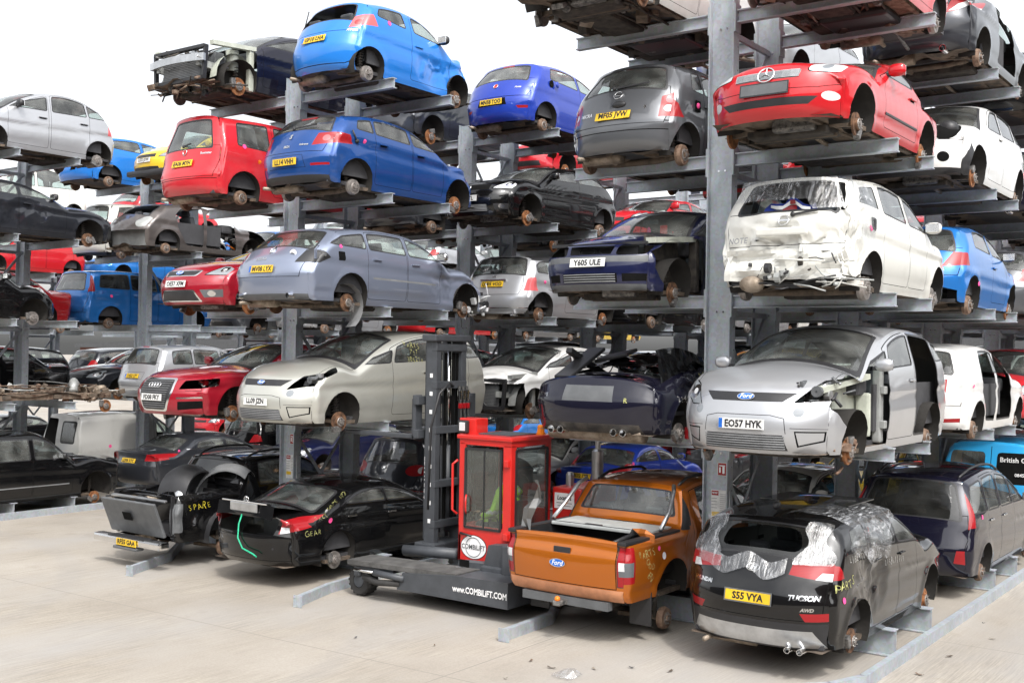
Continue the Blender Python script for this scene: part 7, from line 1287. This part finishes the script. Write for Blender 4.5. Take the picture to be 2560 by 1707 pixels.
# cab
CX0, CX1, CY0, CY1, CZ0, CZ1 = -3.55, -2.64, -.90, .06, .60, 2.30
cab = empty('cab', (0, 0, 0)); cab.parent = LT
m = MB(); T_ = .05
for x in (CX0+.025, CX1-.025):
    for y in (CY0+.025, CY1-.025): m.box((LX(x), LY(y), (CZ0+CZ1)/2), (T_, T_, CZ1-CZ0), 'truck_red', bev=.01)
m.box((LX((CX0+CX1)/2), LY(CY0+.02), .85), (CX1-CX0, .04, .50), 'truck_red', bev=.008); m.box((LX(CX1-.02), LY((CY0+CY1)/2), .85), (.04, CY1-CY0, .50), 'truck_red', bev=.008); m.box((LX(CX0+.02), LY((CY0+CY1)/2), .85), (.04, CY1-CY0, .5), 'truck_red', bev=.008)
m.box((LX((CX0+CX1)/2), LY((CY0+CY1)/2), CZ1+.03), (CX1-CX0+.06, CY1-CY0+.06, .06), 'truck_red', bev=.015); m.box((LX(CX0+.45), LY(CY0+.5), CZ1+.066), (.6, .6, .02), 'truck_grey', bev=.005)
for zz in (CZ1-.03,): m.box((LX((CX0+CX1)/2), LY(CY0+.02), zz), (CX1-CX0, .045, .10), 'truck_red', bev=.01); m.box((LX(CX1-.02), LY((CY0+CY1)/2), zz), (.045, CY1-CY0, .10), 'truck_red', bev=.01)
m.box((LX(CX0+.06), LY(CY0+.02), 1.6), (.10, .045, 1.3), 'truck_red', bev=.01); m.box((LX(CX1-.07), LY(CY0+.02), 1.6), (.14, .045, 1.3), 'truck_red', bev=.01); m.box((LX(CX1-.02), LY(CY1-.05), 1.6), (.045, .10, 1.3), 'truck_red', bev=.01); m.box((LX(CX1-.02), LY(CY0+.06), 1.6), (.045, .12, 1.3), 'truck_red', bev=.01)
m.box((LX((CX0+CX1)/2), LY((CY0+CY1)/2), .56), (CX1-CX0-.1, CY1-CY0-.1, .04), 'truck_grey'); m.box((LX((CX0+CX1)/2), LY(CY1-.02), .95), (CX1-CX0, .04, .7), 'truck_red', bev=.01); o = m.build('cab_body', LT)
bpy.data.objects.remove(cab)
def frame_panel(name, cx, cz, w_, h_, y, mat, rim, axis='y', t=.03):
    m = MB(); 
    for a, b, c_, d in ((-w_/2, -h_/2, w_/2, -h_/2), (w_/2, -h_/2, w_/2, h_/2), (w_/2, h_/2, -w_/2, h_/2), (-w_/2, h_/2, -w_/2, -h_/2)):
        p, q = ((cx+a, y, cz+b), (cx+c_, y, cz+d)) if axis == 'y' else ((y, cx+a, cz+b), (y, cx+c_, cz+d)); m.bar(p, q, t, t, rim, (0, 1, 0) if axis == 'y' else (1, 0, 0))
    o = m.build(name+'_frame', LT); g = MB(); g.box((cx, y, cz) if axis == 'y' else (y, cx, cz), (w_, .006, h_) if axis == 'y' else (.006, w_, h_), mat); g.build(name, o); return o
frame_panel('door_glass', LX(-3.12), 1.62, .62, 1.10, LY(CY0-.004), 'cab_glass', 'black_plastic'); frame_panel('side_glass', LY(-.42), 1.62, .76, 1.12, LX(CX1+.004), 'cab_glass', 'black_plastic', 'x'); frame_panel('front_glass', LY(-.42), 1.6, .8, 1.1, LX(CX0), 'cab_glass', 'black_plastic', 'x')
m = MB(); m.bar((LX(-3.10), LY(CY0-.01), 1.08), (LX(-3.10), LY(CY0-.01), 2.16), .016, .014, 'black_plastic', (0, 1, 0)); m.tube([(LX(-3.50), LY(CY0-.02), .98), (LX(-3.28), LY(CY0-.05), .96)], .016, 'black_plastic', 6); lt('door_latch', m)
m = MB(); m.tube([(LX(-3.56), LY(CY0-.02), 2.0), (LX(-3.62), LY(CY0-.06), 1.94), (LX(-3.62), LY(CY0-.06), 1.30), (LX(-3.56), LY(CY0-.02), 1.24)], .018, 'truck_red', 8); m.tube([(LX(-3.40), LY(CY0-.02), 1.52), (LX(-3.38), LY(CY0-.06), 1.48), (LX(-3.38), LY(CY0-.06), 1.30), (LX(-3.40), LY(CY0-.02), 1.26)], .014, 'truck_red', 8); lt('grab_handle', m)
m = MB(); [m.box((LX(CX1-.06), LY(CY0-.02), z), (.08, .05, .10), 'truck_red', bev=.012) for z in (1.0, 2.0)]; lt('door_hinge', m)
def roundel(cx, cy, cz, r1, r2, axis):
    m = MB(); n = 28; f = (lambda a, b, d: (cx+a, cy-d, cz+b)) if axis == 'y' else (lambda a, b, d: (cx+d, cy+a, cz+b))
    for s_, mt, d in ((1.06, 'black_plastic', .002), (1, 'white_ink', .004)): m.add([f(r1*s_*math.cos(2*math.pi*k/n), r2*s_*math.sin(2*math.pi*k/n), d) for k in range(n)], [tuple(range(n))], mt)
    m.tube([f(r1*.62*math.cos(2*math.pi*k/n), r2*.84*math.sin(2*math.pi*k/n), .006) for k in range(n+1)], .006, 'mid_plastic', 4, False); m.add([f(a, b, .007) for a, b in ((-r1*.9, -r2*.22), (r1*.9, -r2*.22), (r1*.9, r2*.22), (-r1*.9, r2*.22))], [(0, 1, 2, 3)], 'white_ink')
    vs, fs = text_faces('COMBiLiFT', r1*.42, .002); m.add([f(v[0]*.92, v[1], .011) for v in vs], fs, 'grey_plastic'); lt('roundel', m, None, False)
roundel(LX(-3.27), LY(CY0-.001), .80, .22, .16, 'y'); roundel(LX(CX1), LY(-.28), .84, .20, .17, 'x')
m = MB(); m.box((LX(-3.52), LY(-.62), CZ1+.16), (.30, .28, .24), 'truck_red', bev=.015); m.box((LX(-3.58), LY(-.78), CZ1+.16), (.18, .06, .18), 'black_plastic', bev=.02); m.box((LX(-3.58), LY(-.815), CZ1+.16), (.10, .02, .12), 'white_lens', bev=.02); lt('work_lamp', m)
m = MB(); m.lathe([(0, .065), (.03, .065), (.03, .055), (.12, .05), (.14, .03), (.14, .001)], (LX(CX1-.10), LY(-.06), CZ1+.06), 'amber_lens', 'z', 16); lt('beacon', m)
# engine cover, sign board, exhaust
m = MB(); m.box((LX(-2.37), LY(.55), 1.12), (.50, .95, 1.0), 'truck_red', bev=.03); lt('engine_cover', m); m = MB(); m.box((LX(-2.40), LY(.062), 1.43), (.33, .012, .22), 'white_ink'); vs, fs = text_faces('Locators', .082, .003, shear=.15); m.add([(LX(-2.40)+v[0]*.82, LY(.054), 1.47+v[1]) for v in vs], fs, 'ink'); m.box((LX(-2.40), LY(.055), 1.40), (.26, .003, .010), 'mid_plastic'); m.box((LX(-2.40), LY(.055), 1.36), (.22, .003, .008), 'mid_plastic'); lt('sign_board', m)
m = MB(); m.lathe([(0, .05), (.10, .05), (.10, .085), (.52, .085), (.55, .05), (.55, .04), (.80, .04), (.80, .03)], (LX(-2.16), LY(.55), 1.60), 'alloy', 'z', 18); lt('exhaust_stack', m); m = MB(); m.lathe([(0, .06), (.16, .06), (.20, .04), (.20, .001)], (LX(-2.5), LY(.35), 1.61), 'alloy', 'z', 16); lt('air_filter', m)
# mast, carriage and forks reaching to the left
m = MB(); MX = -4.44
for y in (-.36, .24): m.box((LX(MX), LY(y-.08), 2.20), (.20, .11, 3.1), 'truck_grey', bev=.01); m.box((LX(MX-.16), LY(y*.66-.10), 2.22), (.10, .10, 3.05), 'truck_grey', bev=.01)
for z in (.95, 1.55, 2.35, 3.02, 3.58): m.box((LX(MX+.06), LY(-.14), z), (.10, .72, .11), 'truck_grey', bev=.01)
m.box((LX(MX), LY(-.14), 3.72), (.28, .84, .10), 'truck_grey', bev=.02); m.box((LX(MX), LY(-.14), .62), (.4, .9, .12), 'truck_grey', bev=.02); lt('mast', m)
m = MB(); [m.tube([(LX(MX-.05), LY(y), .8), (LX(MX-.05), LY(y), 2.1)], .055, 'truck_grey', 12) for y in (-.25, -.02)]; [m.tube([(LX(MX-.05), LY(y), 2.1), (LX(MX-.05), LY(y), 3.55)], .028, 'steel_rod', 10) for y in (-.25, -.02)]; lt('lift_ram', m)
m = MB(); [m.bar((LX(MX+.02), LY(y), .9), (LX(MX+.02), LY(y), 3.5), .05, .03, 'gap', (1, 0, 0)) for y in (-.32, -.18, .0, .10)]; lt('lift_chain', m)
m = MB(); rr_ = random.Random(5); m.tube([(LX(MX+.10), LY(-.1), 3.0), (LX(MX+.2), LY(-.3), 3.06), (LX(MX+.22), LY(-.56), 2.9), (LX(MX+.15), LY(-.66), 2.4), (LX(MX+.12), LY(-.66), 1.2)], .018, 'black_plastic', 6)
for k in range(3): m.tube([(LX(MX+.14), LY(.0+.09*k), 3.0), (LX(MX+.16), LY(.02+.09*k), 2.6), (LX(MX+.24+.03*k), LY(-.05+.10*k), 2.0), (LX(MX+.38), LY(-.1+.1*k), 1.2), (LX(MX+.55), LY(-.1), .75)], .022, 'rubber', 6)
for k in range(3): m.box((LX(MX+.15), LY(.0+.09*k), 2.86), (.05, .05, .16), 'chrome', bev=.01); m.box((LX(MX+.16), LY(.01+.09*k), 2.70), (.05, .05, .08), 'red_lens', bev=.01)
lt('hydraulic_hose', m); m = MB(); [m.box((LX(MX+.005), LY(-.498), z), (.05, .006, .06), 'white_ink') for z in np.arange(1.0, 3.2, .27)]; lt('mast_bolt', m)
vs, fs = text_faces('EDWARDS', .15, .004); m = MB(); m.add([(LX(MX-.16)-v[1]*.55, LY(-.392), 1.62-v[0]*.9) for v in vs], fs, 'white_ink'); lt('mast_lettering', m, None, False)
m = MB(); [m.box((LX(MX-.24), LY(.1), z), (.10, 1.3, .13), 'truck_grey', bev=.01) for z in (2.28, 2.78)]; [m.box((LX(MX-.30), LY(y), 2.55), (.06, .16, .62), 'truck_grey', bev=.01) for y in (-.45, .85)]; lt('carriage', m)
for y in (-.40, .80):
    m = MB(); m.box((LX(-5.45), LY(y), 2.23), (1.55, .15, .06), 'truck_grey', bev=.01); m.box((LX(MX-.36), LY(y), 2.5), (.06, .15, .6), 'truck_grey', bev=.01); lt('fork', m)
m = MB(); m.tube([(LX(-4.5), LY(-.95), .62), (LX(-3.6), LY(-.85), .66)], .08, 'truck_grey', 12); m.tube([(LX(-4.7), LY(-.75), .60), (LX(-3.7), LY(-.68), .64)], .05, 'truck_grey', 10); lt('reach_ram', m)
# driver, seated in the cab and looking towards the forks
def person():
    t = empty('person', (-2.98, -.46, gz(-4)), 0, 'driver in a high visibility jacket seated inside the red cab', 'person')
    V = [(0, 0, 1.12), (0, 0, 1.30), (-.02, 0, 1.50), (-.02, 0, 1.62), (-.03, 0, 1.70), (-.05, -.02, 1.80), (-.06, -.02, 1.90), (-.02, .20, 1.54), (-.10, .26, 1.32), (-.30, .18, 1.24), (-.40, .14, 1.26), (-.02, -.20, 1.54), (-.08, -.26, 1.30), (-.28, -.20, 1.20), (-.38, -.16, 1.22), (-.02, .10, 1.08), (-.40, .14, 1.12), (-.46, .14, .74), (-.56, .14, .66), (-.02, -.10, 1.08), (-.40, -.14, 1.12), (-.46, -.14, .74), (-.56, -.14, .66)]
    Ed = [(0, 1), (1, 2), (2, 3), (3, 4), (4, 5), (5, 6), (3, 7), (7, 8), (8, 9), (9, 10), (3, 11), (11, 12), (12, 13), (13, 14), (0, 15), (15, 16), (16, 17), (17, 18), (0, 19), (19, 20), (20, 21), (21, 22)]
    Rr = [.16, .155, .165, .13, .055, .085, .085, .075, .058, .045, .04, .075, .058, .045, .04, .10, .08, .055, .05, .10, .08, .055, .05]
    me = bpy.data.meshes.new('body'); me.from_pydata(V, Ed, []); o = bpy.data.objects.new('body', me); COL.objects.link(o); sk = o.modifiers.new('s', 'SKIN'); sb = o.modifiers.new('b', 'SUBSURF'); sb.levels = sb.render_levels = 2
    for v, r in zip(me.skin_vertices[0].data, Rr): v.radius = (r, r*1.15)
    me.skin_vertices[0].data[0].use_root = True; dg = bpy.context.evaluated_depsgraph_get(); m2 = bpy.data.meshes.new_from_object(o.evaluated_get(dg)); bpy.data.objects.remove(o)
    for n_ in ('skin', 'dark_cloth', 'hi_vis', 'hi_vis_band'): m2.materials.append(M[n_])
    for p in m2.polygons:
        c_ = p.center; p.use_smooth = True
        p.material_index = 0 if c_.z > 1.70 or (c_.x < -.34 and 1.14 < c_.z < 1.34 and abs(c_.y) > .09) else (1 if c_.z < 1.14 else (3 if 1.26 < c_.z < 1.31 or .09 < abs(c_.y) < .13 and c_.z > 1.3 and c_.x > -.3 else 2))
    b = bpy.data.objects.new('body', m2); COL.objects.link(b); b.parent = t
    m = MB(); m.ell((-.045, -.02, 1.90), (.10, .088, .075), 'ink', 12, 8); m.build('hair', t); m = MB(); m.ell((-.15, -.02, 1.83), (.02, .014, .02), 'skin'); [m.ell((-.135, -.02+s_*.032, 1.855), (.012, .012, .008), 'ink') for s_ in (1, -1)]; m.box((-.142, -.02, 1.785), (.01, .045, .008), 'red_dot'); m.build('face', t)
    for s_ in (1, -1):
        m = MB(); bx_ = Vector((-.41, s_*.15, 1.25)); m.ell(bx_+Vector((-.03, 0, 0)), (.045, .04, .022), 'skin')
        for k in range(4): yy = -.027+.018*k; L_ = (.05, .06, .056, .044)[k]; m.tube([bx_+Vector((-.06, yy, .005)), bx_+Vector((-.06-L_*.6, yy, -.005)), bx_+Vector((-.06-L_*.75, yy, -.035))], .009, 'skin', 6)
        m.tube([bx_+Vector((-.02, -s_*.035, 0)), bx_+Vector((-.05, -s_*.06, -.015)), bx_+Vector((-.075, -s_*.055, -.03))], .010, 'skin', 6); m.build('hand', t)
person()
m = MB(); m.box((LX(-2.92), LY(-.46), .92), (.5, .52, .14), 'black_plastic', bev=.05); m.box((LX(-2.74), LY(-.46), 1.22), (.10, .46, .5), 'black_plastic', bev=.04); m.box((LX(-2.9), LY(-.46), .7), (.4, .4, .32), 'truck_grey', bev=.03); lt('driver_seat', m); m = MB(); m.tube([(LX(-3.46), LY(-.46), .6), (LX(-3.40), LY(-.46), 1.2)], .03, 'black_plastic'); m.tube([(LX(-3.40)+.05*math.sin(t_), LY(-.46)+.17*math.cos(t_), 1.22+.17*math.sin(t_)*.5) for t_ in np.linspace(0, 2*math.pi, 17)], .015, 'black_plastic', 6, False); lt('controls', m)
# ------------------------------------------------------------------ cling film and loose things
def film_on(car, f, nu, nv, name, label, amp=.02, fr=7, seed=1):
    """a sheet laid over a car: f(u,v) gives a point in the car's own coordinates"""
    W_ = Matrix.Translation(car.root.location) @ car.root.rotation_euler.to_matrix().to_4x4(); rows = []
    for i in range(nu+1):
        r = []
        for j in range(nv+1):
            p = Vector(f(i/nu, j/nv)); nz_ = mnoise.noise_vector(Vector((p.x*fr+seed, p.y*fr*.35, p.z*fr*.5))); p = p+nz_*amp*.7; r.append(W_ @ p)
        rows.append(r)
    return bagsheet(name, label, rows)
def tuc_side(u, v):
    y = 2.25+1.45*u+.15*math.sin(v*9); z0, z1 = .80+.25*abs(u-.5)*2+.06*math.sin(u*17), 1.36
    if v < .72:
        z = z0+(z1-z0)*(v/.72); x = -(float(TUC.Wside(np.array([y]), np.array([min(z, 1.30)]))[0])+.03); return (x, y, z)
    k = (v-.72)/.28; return (-.66+.75*k*(1-.3*u), y, 1.40+.04*math.sin(k*3.1))
film_on(TUC, tuc_side, 34, 30, 'plastic_sheet', 'sheet of crumpled cling film over the roof edge and side glass of the black crossover', .028, 6, 2)
def tuc_rear(sgn):
    def f(u, v):
        z = .92+.42*v; x = sgn*((.80-.34*u*(1-.35*v)+.05*math.sin(v*8+u*4))*(1-.12*v)); p = TUC.at_band(max(-.86, min(.86, x)), z, ('rend', 'rbot'), .03)[0]; return p
    return f
film_on(TUC, tuc_rear(1), 12, 18, 'plastic_sheet', 'torn cling film on the left side of the black crossover tailgate window', .02, 8, 5); film_on(TUC, tuc_rear(-1), 12, 18, 'plastic_sheet', 'torn cling film on the right side of the black crossover tailgate window', .02, 8, 7)
def tuc_low(u, v):
    z = .80+.16*v+.04*math.sin(u*13); p = TUC.at_band(.74-1.1*u, z, ('rend', 'rbot'), .03)[0]; return p
film_on(TUC, tuc_low, 24, 8, 'plastic_sheet', 'strip of torn cling film below the black crossover rear window', .03, 9, 9)
def note_rear(u, v):
    z = .84+.52*v; x = (.76-1.36*u-.1*(1-v)*u)*(1-.18*v); return NOTEC.at_band(max(-.8, min(.8, x)), min(z, 1.28), ('rend', 'rbot'), .025)[0]
film_on(NOTEC, lambda u, v: note_rear(u, .35+.65*v if u < .75 else .1+.9*v), 24, 16, 'plastic_sheet', 'cling film taped across the smashed white hatchback rear window', .02, 6, 12)
film_on(NOTEC, lambda u, v: NOTEC.at_side(3.74-.42*u+.05*math.sin(v*9), .50+.74*v, -1, .025), 10, 18, 'plastic_sheet', 'cling film strip over the rear pillar of the smashed white hatchback', .02, 6, 14)
W_ = Matrix.Translation(NOTEC.root.location) @ NOTEC.root.rotation_euler.to_matrix().to_4x4(); m = MB(); rr_ = random.Random(8)
g = [[W_ @ Vector((.34-.08*i, 3.72+.03*math.sin(i*2.1+j), .86+.05*j*(1-.12*abs(i-4))+.03*math.sin(i*1.7))) for j in range(5)] for i in range(9)]; m.grid(g, plain('flag_blue', (.01, .03, .22), .8)); q = Vector((0, -.012, .006)); m.grid([[p+q for p in r[1:4]] for r in g[3:6]], 'red_lens'); m.grid([[p+q*2 for p in r[2:4]] for r in g[1:8]], 'white_ink'); m.grid([[p+q*3 for p in r[2:4]] for r in g[4:5]+g[5:6]], 'red_lens'); tag(m.build('flag_cloth', None, False), 'union flag cloth bunched inside the smashed white hatchback rear window', 'cloth')
# litter on the yard
rr_ = random.Random(11); LIT = [(-.9, -2.85), (-.55, -2.95), (-.15, -2.7), (.15, -2.4), (-2.2, -3.0), (.55, -2.25), (-.7, -3.6), (-3.2, -3.3), (2.75, -.6), (2.8, .4), (3.0, 1.6), (2.7, 2.4), (2.62, -1.2), (2.9, -1.0), (2.66, .0), (3.1, 3.2), (2.75, 4.6), (-5.2, -4.4), (-4.6, -4.9), (-7.1, -3.8)]
for k, (x, y) in enumerate(LIT[:12]):
    m = MB(); s_ = rr_.uniform(.02, .06); a_ = rr_.uniform(0, 3.1); m.grid([[(math.cos(a_)*s_*i-math.sin(a_)*s_*.35*j, math.sin(a_)*s_*i+math.cos(a_)*s_*.35*j, .006+.012*abs(i)+.008*rr_.random()) for j in (-1, 0, 1)] for i in (-1, -.3, .4, 1)], ['junk_rust', 'under', 'beige_inside', 'trim_inside'][k % 4], False); o = m.build('scrap_of_litter', None, False); o.location = (x, y, gz(x)); tag(o, 'small dark scrap of litter lying on the concrete', 'litter', 'litter on the concrete')
m = MB(); rr_ = random.Random(2); g = [[(.07*i+rr_.uniform(-.02, .02), .06*j+rr_.uniform(-.02, .02), .01+rr_.uniform(0, .09)*(1 if 0 < i < 4 and 0 < j < 4 else .2)) for j in range(5)] for i in range(5)]; m.grid(g, 'film', False); o = m.build('plastic_bag', None, False); o.location = (-.38, -3.25, 0); tag(o, 'crumpled clear plastic bag on the concrete in front of the orange pickup', 'litter')
# ------------------------------------------------------------------ buildings beyond the yard, and unseen sheds added to darken reflections
def brick():
    m, nt, b = nodes('brick_wall'); t = N(nt, 'TexCoord'); br = N(nt, 'TexBrick', Scale=4.0); mp = N(nt, 'Mapping'); mp.inputs['Rotation'].default_value = (math.radians(90), 0, 0); nt.links.new(t.outputs['Object'], mp.inputs[0]); nt.links.new(mp.outputs[0], br.inputs['Vector']); br.inputs['Color1'].default_value = (.15, .05, .035, 1); br.inputs['Color2'].default_value = (.11, .04, .03, 1); br.inputs['Mortar'].default_value = (.15, .12, .1, 1); nt.links.new(br.outputs[0], b.inputs['Base Color']); b.inputs['Roughness'].default_value = .9; M['brick'] = m
brick(); plain('cladding', (.05, .054, .06), .6); plain('roof_sheet', (.06, .062, .066), .6)
def shed(label, x0, x1, y, h, mat, depth=14):
    t = empty('warehouse', ((x0+x1)/2, y, gz((x0+x1)/2)-.2), 0, label, 'building'); w_ = x1-x0; m = MB(); m.box((0, depth/2, h/2), (w_, depth, h), mat); m.build('wall', t); m = MB(); m.prism([(-w_/2-.3, h), (w_/2+.3, h), (w_/2+.3, h+.35), (0, h+1.4), (-w_/2-.3, h+.35)], -.4, depth+.4, 'roof_sheet', 'y'); m.build('roof', t)
    k = 0; x = -w_/2+3
    while x < w_/2-3:
        m = MB(); m.box((x, -.02, 1.8), (3.0, .06, 3.6), ['cladding', 'grey_plastic', 'truck_red'][k % 3], bev=.01); m.build('shutter_door', t); k += 1; x += 7
shed('low red brick building beyond the racks at the far left', -95, -34, 52, 4.2, 'brick'); shed('grey metal clad shed at the far end of the yard', -33, 20, 66, 4.4, 'cladding'); shed('grey metal shed beyond the right hand rack', 22, 70, 60, 4.4, 'cladding')
shed('long dark unseen shed added behind the camera to darken car reflections', -50, 40, -44, 9, 'roof_sheet'); shed('unseen brick shed added at the near right to darken car reflections', 20, 34, -30, 8, 'brick', 50)  # both added out of view, giving the car paint something dark to reflect
